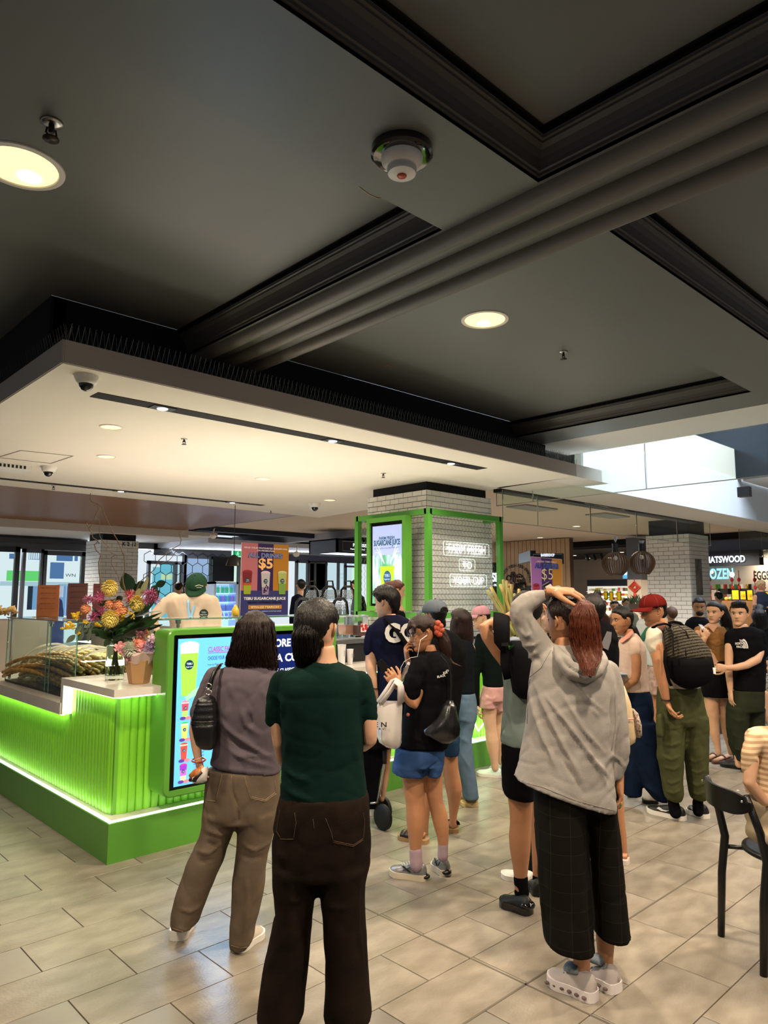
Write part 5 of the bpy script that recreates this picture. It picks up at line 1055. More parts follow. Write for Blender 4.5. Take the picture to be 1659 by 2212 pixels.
tr=g.cloth('trousers',cloth('denim_black','#16110e',.35,.6,ns=9,col2='#241a14'),rows=zB.r([(200,852,1480,.14),(300,822,1490,.15),(450,798,1500,.155),(600,790,1500,.155),(740,790,1492,.15),(830,795,1475,.135)]),
  rowsets=[zB.r([(700,792,1130,.14),(850,796,1118,.13),(950,806,1098,.125),(1050,812,1084,.12),(1200,786,1070,.118),(1400,740,1052,.12),(1600,706,1030,.125),(1800,682,1010,.13),(1900,675,1005,.13)]),zB.r([(700,1110,1492,.14),(850,1124,1460,.13),(950,1138,1452,.125),(1050,1146,1460,.12),(1200,1156,1470,.118),(1400,1170,1480,.12),(1600,1166,1490,.125),(1800,1155,1502,.13),(1900,1150,1508,.13)])],vox=.0105,ex=.95,
  folds=zB.f([([(830,620),(880,700)],.008,20),([(900,980),(1000,980)],.009,22),([(1160,1020),(1260,1040),(1340,1020)],.009,22),([(1430,820),(1400,1000),(1420,1250),(1460,1500)],.006,12),([(840,530),(945,530),(960,420)],.004,6),([(1180,400),(1225,560),(1370,590),(1440,540)],.004,6),([(740,1500),(800,1400),(850,1250)],.006,20)]),noise=((.004,5.),(.0015,18.)))
m_st2=M('stitch_brown','#4a3828',rough=.9)
for pl in ([(845,330),(820,480),(850,532)],[(848,540),(942,540)],[(942,540),(962,420),(950,350)],[(1172,390),(1215,500),(1228,562)],[(1228,562),(1370,592),(1442,545)],[(1442,545),(1452,420),(1440,350)],[(1082,395),(1092,470)],[(1232,552),(1370,582),(1438,537)]): seam(tr,[zB.p(*q) for q in pl],.0011,m_st2,'stitching')
g.hair(H_bl,ell=[((-.04,-.06,.10),(.40,.46,.43))],rows=zA.r([(260,985,1150,.07),(330,965,1165,.09),(400,950,1160,.09,-.02),(480,948,1155,.08,-.02),(540,955,1140,.07,-.02),(590,965,1110,.05,-.02),(625,980,1050,.03,-.02)]),strand=.005,vox=.0075)
g.strands(H_bl,zA.r([(250,1020,1120,.05),(330,965,1165,.09),(400,950,1160,.09,-.02),(480,948,1155,.08,-.02),(540,955,1140,.07,-.02),(590,965,1110,.05,-.02),(630,972,1060,.035,-.02)]),n=110,seed=4,r=.0020)
g.shoe(zB.p(820,1950),zB.p(800,1850),mat=m_shoeb,sole=m_solew,h=.08); g.shoe(zB.p(1330,1950),zB.p(1360,1850),mat=m_shoeb,sole=m_solew,h=.08)
# ---------- 3 GO shirt person
g=Person('person in navy t-shirt with big white letters on the back, dark shorts, at the counter',5.35,835)
g.set_head(*zC.p(300,392),68,-62,-8)
g.build_body(rows=zC.r([(500,285,400,.05),(560,270,420,.06),(700,200,560,.08),(1200,260,600,.09),(1860,230,420,.09)]),
  limbs=[zC.l([(200,700,0,60),(160,850,0,60),(150,980,0,62),(150,1060,-.03,56),(172,1180,-.05,42),(190,1290,-.05,28)]),zD.l([(312,120,0,52),(308,260,0,42),(300,400,0,44),(285,540,0,36),(272,660,0,24),(262,700,0,24)]),zD.l([(200,120,.1,55),(200,400,.1,45),(190,700,.1,26)])],
  hands=[dict(wrist=g.p(*zC.p(190,1285),-.05),direc=-ZU+FH*.3,palm=FH,side=1,curl=35)],vox=.01)
g.cloth('t_shirt',m_navyt,rows=zC.r([(512,285,450,.07),(550,215,530,.10),(600,160,590,.12),(680,130,630,.13),(850,150,650,.13),(1000,210,650,.13),(1200,210,650,.13),(1400,205,640,.135)]),limbs=[zC.l([(180,680,0,78),(150,780,0,78),(138,880,0,72)]),zC.l([(570,680,0,78),(600,800,0,78)])],vox=.012,folds=zC.f([([(230,900),(330,1000),(380,1200)],.008,22),([(210,760),(260,860)],.008,18)]))
g.cloth('shorts',m_blk,rows=zC.r([(1370,200,640,.13),(1600,195,620,.13)]),rowsets=[zD.r([(-100,180,420,.13),(60,140,390,.12),(190,60,380,.11)])],vox=.014)
g.hair(H_bl,ell=[((0,-.06,.12),(.44,.47,.43))],limbs=[zC.l([(380,330,.0,60),(400,420,0,52),(385,480,0,36)])],strand=.007,fringe=.03)
g.shoe(zD.p(175,862),zD.p(140,790),mat=m_shoew,sole=m_solew); g.shoe(zD.p(265,770),zD.p(235,730),mat=m_shoew,sole=m_solew)
def decal_text(s,P,x,y,hpx,wpx,mat,do,name='print_letter',u=RT,v=ZU,bold=.02): c=P.p(x,y,do); return text(s,c,u,v,hpx*P.k,mat,P.t,name=name,width=wpx*P.k,bold=bold,ext=.003)
decal_text('G',g,*zC.p(372,785),36,33,M('print_white','#d8d6d2'),-.150,bold=.05); decal_text('O',g,*zC.p(530,775),34,33,MATS['print_white'],-.135,bold=.05)
b=MB(); b.tube([g.p(*zC.p(x,y),d) for x,y,d in ((300,545,-.08),(345,590,-.14),(420,680,-.155),(500,800,-.155),(600,950,-.12))],.022,8,flat=.25); obj('sling_strap',b,m_blk,g.t,smooth=True)
b=MB(); c=g.p(*zC.p(190,1262),-.05); b.tube([c+RT*math.cos(q)*.031+FH*math.sin(q)*.031 for q in np.linspace(0,2*math.pi,14,endpoint=False)],.009,6,loop=True,flat=.4); obj('wrist_watch',b,m_blackp,g.t,smooth=True)
# shopping trolley bag
t=thing('shopping_trolley','black wheeled shopping trolley bag behind the green t-shirt person','trolley',tuple(atZ(827,1795,0)))
w0=atZ(827,1793,0); sd=np.array(RT); 
for off,nm in ((0,1),(.20,2)):
    b=MB(); c=w0+FH*off+ZU*.088; ax=(RT*.75+FH*.66); ax/=np.linalg.norm(ax); b.lathe(c-ax*.022,[(.03,0),(.075,.0),(.088,.010),(.088,.034),(.075,.044),(.03,.044)],28,ax=ax); obj('wheel',b,M('rubber','#0c0c0d',rough=.6),t,smooth=True,ang=40)
b=MB(); P0=PT(5.3,*zD.p(215,730));P1=PT(5.3,*zD.p(285,330));P2=PT(5.3,*zD.p(300,150)); b.tube([P0,P1,P2],.011,8); b.tube([PT(5.3,*zD.p(140,735)),P0],.008,8); obj('frame_tube',b,m_steel,t,smooth=True)
b=MB(); rr=[]
for y,xl,xr in ((60,60,275),(300,60,262),(600,70,215),(740,80,200)):
    A=PT(5.45,*zD.p(xl,y));B=PT(5.45,*zD.p(xr,y)); rr.append([A-FH*.14,B-FH*.14,B+FH*.14,A+FH*.14])
b.loft(rr[::-1]); obj('bag_body',b,m_blk,t)
b=MB(); b.tube([PT(5.3,*zD.p(285,330)),PT(5.3,*zD.p(290,120))],.018,8); obj('grip',b,m_blackp,t,smooth=True)
# ---------- 4 glasses woman
g=Person('woman with glasses, brown ponytail, orange scrunchie, black t-shirt and denim shorts, holding a phone',4.38,900)
g.set_head(*zC.p(672,705),76,-104,-14)
ph=g.p(*zC.p(300,1075),-.12)
g.build_body(fem=True,skin=SK2,rows=zC.r([(820,700,800,.05),(900,690,830,.055),(1000,600,920,.08),(1300,560,900,.09),(1700,540,880,.10),(2040,480,860,.08)]),
  limbs=[zC.l([(690,1250,-.06,50),(640,1300,-.12,50),(590,1440,-.14,46),(520,1370,-.15,40),(440,1265,-.15,29)]),zC.l([(560,1200,.08,36),(545,1080,.07,33),(528,985,.05,27)]),
   zD.l([(575,380,0,120),(582,500,0,112),(592,630,0,104),(598,730,0,92),(607,860,0,98),(610,960,0,93),(606,1080,0,74),(604,1200,0,58),(606,1320,0,58)]),zD.l([(790,380,.02,98),(795,500,.02,86),(800,640,.02,82),(812,730,.02,76),(850,860,.02,82),(868,960,.02,76),(884,1070,.02,60),(888,1180,.02,50),(885,1270,.02,50)])],
  hands=[dict(wrist=g.p(*zC.p(425,1240),-.15),direc=g.p(*zC.p(310,1085),-.17)-g.p(*zC.p(425,1240),-.15),palm=-RT*.5+ZU*.6+FH*.6,side=-1,curl=48,L=.16),dict(wrist=g.p(*zC.p(525,975),.05),direc=g.p(*zC.p(500,850),.02)-g.p(*zC.p(525,975),.05),palm=RT*.9+ZU*.2,side=1,curl=62,L=.16)],vox=.0075)
g.cloth('t_shirt',m_blk,rows=zC.r([(872,690,850,.07),(905,620,910,.09),(960,585,960,.11),(1050,560,985,.13),(1200,535,985,.14),(1400,500,982,.145),(1600,465,975,.15),(1750,435,958,.15),(1885,400,935,.15,0,-14)]),
  limbs=[zC.l([(650,1010,-.08,95),(590,1180,-.12,100),(545,1330,-.13,82)])],vox=.010,folds=zC.f([([(620,1000),(560,1150),(500,1320)],.009,20),([(650,1180),(620,1400),(640,1600)],.011,24),([(800,1100),(820,1400),(780,1700)],.008,28),([(470,1640),(560,1760),(760,1850)],.010,24),([(700,940),(760,1100)],-.007,20)]),noise=((.005,5.),(.002,15.)))
g.cloth('denim_shorts',cloth('denim_blue','#35507e',.25,.5),rows=zD.r([(150,405,908,.14),(230,390,908,.145),(330,372,900,.145),(380,368,885,.14)]),rowsets=[zD.r([(330,370,700,.14),(400,364,702,.135),(440,362,704,.13,0,-20),(468,375,700,.125,0,-22)]),zD.r([(330,690,895,.12),(420,700,880,.115),(470,712,870,.11)])],vox=.009,folds=zD.f([([(700,480),(730,400),(850,300)],-.012,12),([(380,400),(560,450),(690,480)],.004,6),([(370,385),(560,430),(700,455)],-.003,5)]))
for nm,pts in (('l',[(606,1210,0,63),(608,1290,0,62),(612,1370,0,66)]),('r',[(888,1130,.02,53),(886,1210,.02,52),(884,1280,.02,55)])): g.cloth('sock',cloth('sock_lilac','#a9929c'),limbs=[zD.l(pts)],vox=.006,noise=((.001,20.),))
m_silver=M('shoe_silver','#8f8f90',rough=.35,metal=.35,noise=.3,nscale=(40,40,40)); m_solec=M('sole_cream','#c9bda8',rough=.5)
for hl,te in ((zD.p(715,1525),zD.p(345,1465)),(zD.p(925,1482),zD.p(812,1385))):
    o,A,B,d,sdv=g.shoe(hl,te,w=.095,mat=m_silver,sole=m_solec,h=.10,soleh=.033,laces=M('lace_silver','#c9c9c6'))
    b=MB()
    for f0,f1,z0,z1 in ((.36,.58,.045,.075),(.40,.62,.045,.075),(.58,.36,.050,.075),(.25,.12,.05,.08)): b.tube([A+(B-A)*f0-sdv*.038*1.02+ZU*z0,A+(B-A)*f1-sdv*.034*1.02+ZU*z1],.004,5,flat=.5)
    obj('side_stripes',b,M('stripe_black','#1b1b1e'),g.t)
    b=MB(); b.sphere(A+(B-A)*.03+ZU*.022,(.03,.03,.014),12,8); obj('heel_cushion',b,m_soleb,g.t,smooth=True)
g.hair(hairm('brown2','#2c1913'),ell=[((0,-.07,.10),(.385,.44,.44))],limbs=[zC.l([(700,560,.0,60),(790,640,0,75),(840,700,0,60)]),zC.l([(860,690,0,52),(900,790,0,62),(915,880,0,60),(925,960,0,42),(975,1010,0,24),(1085,1043,0,8)]),zC.l([(560,600,-.06,30),(530,650,-.07,20),(520,700,-.07,9)]),zC.l([(590,640,-.09,26),(600,700,-.095,10)])],strand=.004,vox=.007)
b=MB(); 
for (x,y) in ((835,600),(860,630),(868,670),(850,710),(822,690),(815,645),(840,655)): b.sphere(g.p(*zC.p(x,y),-.03),.020,10,8)
obj('scrunchie',b,M('scrunchie_orange','#b04a30',rough=.6,bump=1.,bscale=(90,90,90)),g.t,smooth=True)
b=MB()
for s_ in (-1,1):
    b.tube([g.hl(s_*.14+math.cos(q)*.095,.40,.03+math.sin(q)*.085) for q in np.linspace(0,2*math.pi,20,endpoint=False)],.0015,5,loop=True); b.tube([g.hl(s_*.235,.39,.05),g.hl(s_*.33,.15,.06),g.hl(s_*.35,-.05,.05)],.0015,5)
b.tube([g.hl(-.05,.41,.045),g.hl(0,.42,.06),g.hl(.05,.41,.045)],.0015,5); obj('glasses',b,M('glasses_metal','#8a8176',rough=.25,metal=.9),g.t,smooth=True)
b=MB(); b.tube([g.hl(-.37,-.03,-.03)]+[g.p(*zC.p(x,y),-.14) for x,y in ((655,770),(640,850),(625,940),(560,950),(490,990),(455,1050),(450,1130),(465,1180))],.0016,5); tag(obj('earphones',b,M('cable_white','#d8d4cf'),smooth=True),'white wired earphones hanging from the ear of the woman with glasses','earphones')
t=thing('smartphone','dark smartphone held by the woman with glasses','phone',tuple(PT(4.24,*zC.p(300,1075)))); b=MB(); A=PT(4.24,*zC.p(262,1025));B=PT(4.24,*zC.p(335,1110)); d=(B-A); L=np.linalg.norm(d); d/=L; nn=np.cross(d,RT); nn/=np.linalg.norm(nn); b.obox((A+B)/2,d*.060,np.cross(nn,d)*.022,nn*.004); obj('phone_body',b,m_blackp,t)
b=MB(); b.obox((A+B)/2-nn*.0045,d*.056,np.cross(nn,d)*.019,nn*.0004); obj('phone_display',b,EM('phone_dim','#26323e',.5),t)
# plastic carrier bag
t=thing('plastic_bag','white plastic carrier bag hanging from the wrist of the woman with glasses','bag',tuple(PT(4.2,*zC.p(340,1875))))
b=MB(); rg=[]
for y,xl,xr,dp in ((1400,225,462,.03),(1450,205,464,.05),(1550,205,464,.07),(1650,212,464,.08),(1750,216,464,.085),(1820,240,460,.07),(1860,300,445,.05),(1880,360,410,.02)):
    A=PT(4.2,*zC.p(xl,y));B=PT(4.2,*zC.p(xr,y)); c=(A+B)/2;hw=(B-A)/2; a=np.linspace(0,2*math.pi,40,endpoint=False); k_=1+.05*np.sin(a*7+y*.01)+.03*np.sin(a*13+y*.02); rg.append(c+np.outer(np.cos(a)*k_,hw)+np.outer(np.sin(a)*k_,FH)*dp)
b.loft(rg); o=obj('bag_sack',b,M('plastic_film','#d8d0cc',rough=.3,bump=.6,bscale=(18,18,10),trans=.25,ior=1.1),t,smooth=True)
for pts in (((225,1405,0),(300,1290,0),(360,1190,0),(400,1172,0),(440,1200,-.02),(455,1260,-.02),(462,1400,0)),((260,1410,-.02),(350,1290,-.03),(400,1200,-.05),(435,1230,-.05),(440,1420,-.03))):
    b=MB(); b.tube([PT(4.2,*zC.p(x,y),d) for x,y,d in pts],[.04,.034,.028,.024,.028,.034,.045][:len(pts)],10,flat=.35); obj('bag_handle',b,MATS['plastic_film'],t,smooth=True)
for s_,x,y in (('E N',235,1660),('F R Y',230,1690)): text(s_,PT(4.2,*zC.p(x+12,y),-.092),RT,ZU,.026 if s_=='E N' else .010,M('print_black','#1a1a1a'),t,width=.068 if s_=='E N' else .05,bold=.02)
t=thing('water_bottle','clear plastic water bottle with white cap beside the phone hand','bottle',tuple(PT(4.32,*zC.p(480,1230)))); A=PT(4.32,*zC.p(478,1235)); b=MB(); ax=PT(4.32,*zC.p(515,1110))-A; b.lathe(A,[(.02,0),(.026,.01),(.026,.09),(.024,.10),(.012,.125)],18,ax=ax); obj('bottle_body',b,M('clear_plastic','#eef2f2',rough=.08,trans=.95,ior=1.2),t,smooth=True)
b=MB(); b.lathe(A+ax/np.linalg.norm(ax)*.125,[(.014,0),(.014,.016)],16,ax=ax); obj('cap',b,m_whitep,t)
# black drawstring bag
t=thing('drawstring_bag','shiny black drawstring bag hanging at the hip of the woman with glasses','bag',tuple(PT(4.2,*zC.p(880,1820)))); b=MB(); rg=[]
for y,xl,xr,dp in ((1390,925,985,.02),(1450,880,1020,.04),(1550,840,1035,.06),(1620,780,1050,.065),(1690,700,1055,.07),(1740,700,1050,.06),(1790,790,1010,.045),(1825,860,960,.02)):
    A=PT(4.2,*zC.p(xl,y));B=PT(4.2,*zC.p(xr,y)); c=(A+B)/2;hw=(B-A)/2; a=np.linspace(0,2*math.pi,40,endpoint=False); k_=1+.06*np.sin(a*6+y*.012); rg.append(c+np.outer(np.cos(a)*k_,hw)+np.outer(np.sin(a)*k_,FH)*dp)
b.loft(rg); obj('bag_body',b,M('nylon_black','#131315',rough=.28,bump=.5,bscale=(14,14,30),spec=.7),t,smooth=True)
b=MB(); b.tube([PT(4.2,*zC.p(x,y)) for x,y in ((960,1400),(968,1250),(965,1120),(930,1010),(860,930))],.004,6); obj('drawstring',b,m_blackp,t)
for i,(s_,x,y) in enumerate((('BLACK',870,1150),('KR',912,1115),('PH',940,1095))): text(s_,g.p(*zC.p(x,y),-.155),RT*.85+FH*-.5+ZU*.25,ZU*.97-RT*.1,.013,MATS['print_white'],g.t,name='back_print',width=(.055,.03,.025)[i],bold=.04,ext=.002)
t=tag(obj('shirt_badge',(lambda b_:(b_.sphere(g.p(*zC.p(528,1535),-.168),.010,10,8),b_)[1])(MB()),M('badge_red','#b5574c')),'tiny red embroidered badge on the black oversized t-shirt','badge')
t.parent=g.t; t.location=np.array(t.location)-g.base; del t['category']; del t['label']
# ---------- 5 cap person behind
def cap(P,mat,brim=None,yawoff=0,open_back=False,logo=None,brimlen=.34,tilt=0,name='cap',under=None):
    a=math.radians(yawoff); R=np.array([[math.cos(a),math.sin(a),0],[-math.sin(a),math.cos(a),0],[0,0,1]]); H=R@P.head
    def L(x,y,z): return P.hpos+(np.array([x,y,z])*P.hs)@H
    b=MB(); rings=[]; n=32; an=np.linspace(0,2*math.pi,n,endpoint=False)
    for z,w,d,yc in ((.12,.385,.455,-.01),(.18,.39,.458,-.01),(.26,.38,.445,-.015),(.34,.345,.41,-.02),(.42,.285,.345,-.025),(.48,.20,.24,-.025),(.515,.10,.12,-.02),(.525,.01,.01,-.02)):
        rings.append([L(math.cos(t)*w,yc+math.sin(t)*d,z+tilt*math.sin(t)) for t in an])
    b.loft(rings); c=obj(name,b,mat,P.t,smooth=True)
    b=MB(); r0=[];r1=[]; ts=np.linspace(.12*math.pi,.88*math.pi,18)
    top=[];bot=[]
    for f in (0,.5,1):
        top.append([L(math.cos(t)*(.40+.02*f),-.01+math.sin(t)*.45+brimlen*f*math.sin(t)**1.2,.15-.03*f-.06*f*abs(math.cos(t))*1.6+tilt) for t in ts])
    V=np.concatenate(top); m=len(ts); Fc=[(i*m+j,i*m+j+1,(i+1)*m+j+1,(i+1)*m+j) for i in range(2) for j in range(m-1)]
    b.add(V,Fc); b.add(V-P.head[2]*.006,[q[::-1] for q in Fc]); obj('cap_brim',b,brim or mat,c,smooth=True)
    b=MB(); b.sphere(L(0,-.02,.53),.006,8,6)
    for q in range(6):
        t=q*math.pi/3; b.tube([L(math.cos(t)*w*1.01,-.02+math.sin(t)*d*1.01,z) for z,w,d in ((.14,.387,.457),(.26,.38,.445),(.34,.345,.41),(.42,.285,.345),(.48,.20,.24),(.52,.03,.03))],.0014,4)
    obj('cap_seams',b,under or mat,c)
    if open_back:
        b=MB(); b.loft([[L(.0+math.cos(t)*.16,-.455,.15+max(0,math.sin(t))*.16) for t in np.linspace(0,math.pi,12)],[L(.0+math.cos(t)*.155,-.50,.15+max(0,math.sin(t))*.155) for t in np.linspace(0,math.pi,12)]],cap=True); obj('cap_opening',b,H_bl,c)
        b=MB(); b.tube([L(x,-.49+abs(x)*.4,.15) for x in np.linspace(-.18,.18,8)],.008,6,flat=.4); obj('cap_strap',b,m_blackp,c)
    return L
g=Person('person in slate grey cap, black top and sandals behind the woman with glasses',5.08,930)
g.set_head(*zC.p(800,525),69,-30,2)
g.build_body(skin=SK2,rows=zC.r([(640,780,880,.05),(760,760,960,.07),(1200,720,1000,.10),(1860,700,1000,.09)]),limbs=[zD.l([(960,100,0,90),(955,260,0,80),(965,380,0,78),(985,520,0,84),(1000,600,0,82),(1000,720,0,62),(990,850,0,42),(988,960,0,32)]),zD.l([(760,100,.1,90),(740,300,.1,78),(735,520,.1,72),(715,700,.1,55),(705,900,.1,38),(704,1090,.1,30)])],vox=.009)
g.cloth('black_top',m_blk,rows=zC.r([(650,740,900,.07),(700,680,1010,.10),(780,650,1090,.13),(900,640,1130,.14),(1100,650,1125,.14),(1300,640,1085,.14),(1500,620,1050,.14),(1720,600,1050,.14)]),vox=.012,folds=zC.f([([(1000,760),(1080,900),(1120,1100)],.008,24)]))
g.cloth('denim_shorts',cloth('denim_dark','#223a55',.25,.5),rows=zD.r([(0,640,1050,.14),(100,650,1062,.14)]),rowsets=[zD.r([(60,840,1062,.13),(180,860,1058,.125),(262,882,1050,.12)]),zD.r([(60,640,860,.13),(250,650,850,.12,.08)])],vox=.011)
g.hair(H_bl,ell=[((0,-.04,.08),(.37,.43,.40))],limbs=[zC.l([(880,580,0,40),(895,620,0,26)])])
cap(g,cloth('cap_slate','#5c646e'),open_back=True,yawoff=8,under=M('cap_seam_slate','#444a52'))
for hp,tp in ((zD.p(992,1046),zD.p(960,975)),(zD.p(730,1150),zD.p(435,1090))):
    o,A,B,d,sdv=g.shoe(hp,tp,w=.10,mat=M('cork','#8a6a48',rough=.8),sole=M('sole_tan','#9a7a52'),kind='sandal',h=.035,soleh=.026,name='sandal'); b=MB(); b.tube([A+(B-A)*.62+sdv*.05*math.cos(q)+ZU*(.03+.035*math.sin(q)) for q in np.linspace(0,math.pi,8)],.02,6,flat=.2); b.tube([A+(B-A)*.78+sdv*.046*math.cos(q)+ZU*(.028+.03*math.sin(q)) for q in np.linspace(0,math.pi,8)],.016,6,flat=.2); obj('sandal_strap',b,m_leather,g.t,smooth=True)
    b=MB(); C_=A+(B-A)*.12+ZU*.05; b.tube([C_,A+(B-A)*.5+ZU*.048,A+(B-A)*.8+ZU*.04],[.03,.034,.034],10,flat=.6); obj('foot',b,SK2[0],g.t,smooth=True)
# ---------- 6 long dark hair
g=Person('person with long straight dark hair, black top and pale blue jeans, facing the kiosk',5.88,1005)
g.set_head(*zC.p(1062,600),59,-52,0)
g.build_body(fem=True,rows=zC.r([(700,1040,1110,.05),(800,1020,1160,.07),(1200,1030,1170,.09)]),limbs=[zC.l([(1180,850,0,36),(1190,1000,0,34),(1170,1150,.06,28)])])
g.cloth('black_top',cloth('cloth_ink','#10141a'),rows=zC.r([(745,1020,1130,.07),(790,985,1185,.09),(880,970,1205,.11),(1000,975,1205,.115),(1130,990,1200,.11),(1250,1000,1205,.11),(1325,1000,1212,.115)]),limbs=[zC.l([(1170,860,0,50),(1185,1000,0,46),(1178,1130,.02,36)])],vox=.012)
g.cloth('jeans',cloth('denim_pale','#5d7388',.2,.5),rows=zC.r([(1305,1005,1212,.115),(1400,1000,1232,.12),(1500,1000,1240,.12),(1600,1000,1232,.115)]),rowsets=[zC.r([(1550,1080,1232,.11),(1706,1050,1195,.10),(1806,1050,1182,.10)]),zD.r([(100,1050,1182,.10),(300,1025,1200,.10),(500,1062,1232,.105),(650,1082,1250,.11),(705,1084,1256,.11)]),zC.r([(1550,1000,1120,.11,.1),(1900,1000,1100,.1,.12)])],vox=.011,folds=zD.f([([(1060,200),(1130,330),(1190,420)],.008,14),([(1060,60),(1150,120)],.008,14)])+zC.f([([(1090,1370),(1215,1380)],.004,6),([(1095,1370),(1080,1500),(1210,1510)],.003,6)]))
g.hair(H_dk,ell=[((0,-.03,.10),(.40,.46,.44))],limbs=[zC.l([(1025,570,-.06,36),(1020,640,-.05,34)])],rows=zC.r([(470,1020,1120,.05),(520,975,1165,.08),(600,960,1192,.09),(700,955,1200,.09),(780,990,1200,.07),(805,1080,1195,.04)]))
g.shoe(zD.p(1245,762),zD.p(1065,755),mat=M('shoe_yellow','#b9975a',rough=.6),sole=M('sole_sand','#cdb583'),h=.06); g.shoe(zD.p(1130,700),zD.p(1050,690),mat=MATS['shoe_yellow'],sole=MATS['sole_sand'],h=.06)
# ---------- 7 pink cap
g=Person('person in a pink cap, black long-sleeved top and pale pink shorts by the counter',6.75,1060)
g.set_head(*zC.p(1275,540),50,-88,-4)
g.build_body(fem=True,skin=SK3,rows=zC.r([(640,1270,1340,.04),(760,1260,1400,.07),(1200,1300,1480,.09),(1420,1290,1480,.09)]),limbs=[zE.l([(235,1120,0,75),(235,1250,0,62),(250,1350,0,52),(262,1450,0,58),(270,1540,0,50),(282,1640,0,34),(290,1700,0,32)]),zE.l([(320,1120,.1,70),(325,1300,.12,52),(335,1420,.12,54),(345,1640,.14,32)])],hands=[dict(wrist=g.p(*zC.p(1240,1430)),direc=-ZU,palm=RT,curl=30,L=.16)])
g.cloth('long_sleeve_top',cloth('cloth_blackgreen','#0d1514'),rows=zC.r([(705,1240,1345,.07),(750,1215,1400,.09),(850,1210,1450,.11),(1000,1260,1490,.115),(1150,1290,1510,.115),(1250,1295,1515,.12)]),limbs=[zC.l([(1262,790,-.03,52),(1240,950,-.05,46),(1228,1100,-.05,40),(1228,1280,-.04,33),(1240,1430,-.02,22)])],vox=.012,folds=zC.f([([(1230,800),(1220,1000),(1230,1200)],.006,12),([(1330,900),(1340,1100)],.007,18)]))
g.cloth('pink_shorts',cloth('satin_pink','#c99a96',.2,.3,rough=.5),rows=zC.r([(1240,1292,1512,.12),(1330,1272,1514,.125),(1400,1262,1514,.12)]),rowsets=[zC.r([(1350,1262,1400,.12),(1475,1254,1430,.115)]),zC.r([(1350,1380,1515,.12,.05),(1500,1390,1515,.115,.08)])],vox=.011,folds=zC.f([([(1290,1330),(1380,1380),(1450,1350)],.008,12),([(1300,1440),(1400,1410)],.007,12)]))
g.hair(H_dk,ell=[((0,-.08,.04),(.37,.40,.40))],limbs=[zC.l([(1310,560,0,38),(1340,640,0,40),(1360,720,0,30)])])
cap(g,cloth('cap_pink','#b98a94'),under=M('cap_seam_pink','#96707a'))
g.shoe(zE.p(345,1782),zE.p(128,1758),w=.10,mat=M('shoe_mint','#c9e0d4',rough=.5),sole=m_solew,h=.085); g.shoe(zE.p(360,1740),zE.p(250,1715),mat=MATS['shoe_mint'],sole=m_solew)
# ---------- 8 raised arm, grey-green shirt, black backpack
g=Person('person with one arm raised, grey-green shirt and black shorts, beside the grey hoodie',4.0,1125)
g.set_head(*zE.p(570,300),84,-20,0)
g.build_body(skin=SK2,rows=zE.r([(480,540,620,.05),(700,440,640,.08),(1200,440,640,.09),(1820,450,760,.09)]),limbs=[zE.l([(440,740,0,50),(400,760,.0,62),(310,640,-.02,66),(225,520,-.03,60),(185,440,-.03,50),(260,405,.0,52),(400,350,.1,42),(520,260,.15,32)]),zF.l([(515,-60,0,125),(515,80,0,112),(520,230,0,98),(515,330,0,92),(510,450,0,96),(512,560,0,90),(516,700,0,70),(517,820,0,56),(520,930,0,56)]),zF.l([(720,0,.25,110),(690,400,.25,85),(680,800,.25,55),(675,880,.25,52)])],
  hands=[dict(wrist=g.p(*zE.p(540,250),.15),direc=RT+ZU*.2,palm=-ZU,side=1,curl=35)],vox=.009)
g.cloth('shirt',cloth('tee_sage','#6f7c78',.15),rows=zE.r([(600,420,600,.08),(680,350,640,.11),(800,352,660,.13),(950,366,660,.13),(1150,368,660,.13),(1300,355,660,.135),(1430,338,655,.14),(1520,335,650,.14,0,-18)]),vox=.011,folds=zE.f([([(370,700),(400,900),(380,1200)],.009,18),([(450,950),(430,1200),(470,1450)],.008,18),([(340,1380),(420,1420)],.006,12)]))
g.cloth('shorts',m_blk,rows=zE.r([(1460,352,650,.14),(1600,350,655,.15),(1750,350,700,.15)]),rowsets=[zE.r([(1650,350,650,.14),(1900,352,645,.135),(1990,368,640,.13,0,-20)]),zE.r([(1650,560,800,.14,.2),(1990,600,800,.13,.2)])],vox=.012)
g.cloth('sock',m_blk,limbs=[zF.l([(517,810,0,64),(520,880,0,64),(524,950,0,70)])],vox=.007)
g.cloth('sock',m_blk,limbs=[zF.l([(680,800,.25,60),(676,890,.25,60)])],vox=.008)
g.hair(H_bl,ell=[((0,-.05,.08),(.40,.46,.45))])
o,A,B,d,sdv=g.shoe((1147,1977),(1084,1952),w=.10,mat=m_shoeb,sole=M('sole_gloss_black','#0c0c0d',rough=.12,coat=.5),h=.09,soleh=.035); g.shoe((1168,1938),(1150,1915),w=.10,mat=m_shoeb,sole=m_soleb)
b=MB(); b.sphere(A+(B-A)*.10+ZU*.045,(.04,.04,.022),14,8); obj('air_heel',b,MATS['sole_gloss_black'],g.t,smooth=True)
t=thing('black_backpack','black backpack with a green herb poking out, on the person with the raised arm','backpack',tuple(PT(3.85,*zE.p(500,1060))))
b=MB(); rg=[]
for y,xl,xr,dp in ((560,430,560,.05),(620,400,600,.09),(750,405,640,.11),(900,430,650,.12),(1020,450,650,.11),(1065,500,640,.07)):
    A=PT(3.84,*zE.p(xl,y));B=PT(3.84,*zE.p(xr,y)); c=(A+B)/2;hw=(B-A)/2; a=np.linspace(0,2*math.pi,26,endpoint=False); rg.append(c+np.outer(np.sign(np.cos(a))*np.abs(np.cos(a))**.7,hw)+np.outer(np.sin(a),FH)*dp)
b.loft(rg); obj('pack_body',b,m_blk,t,smooth=True)
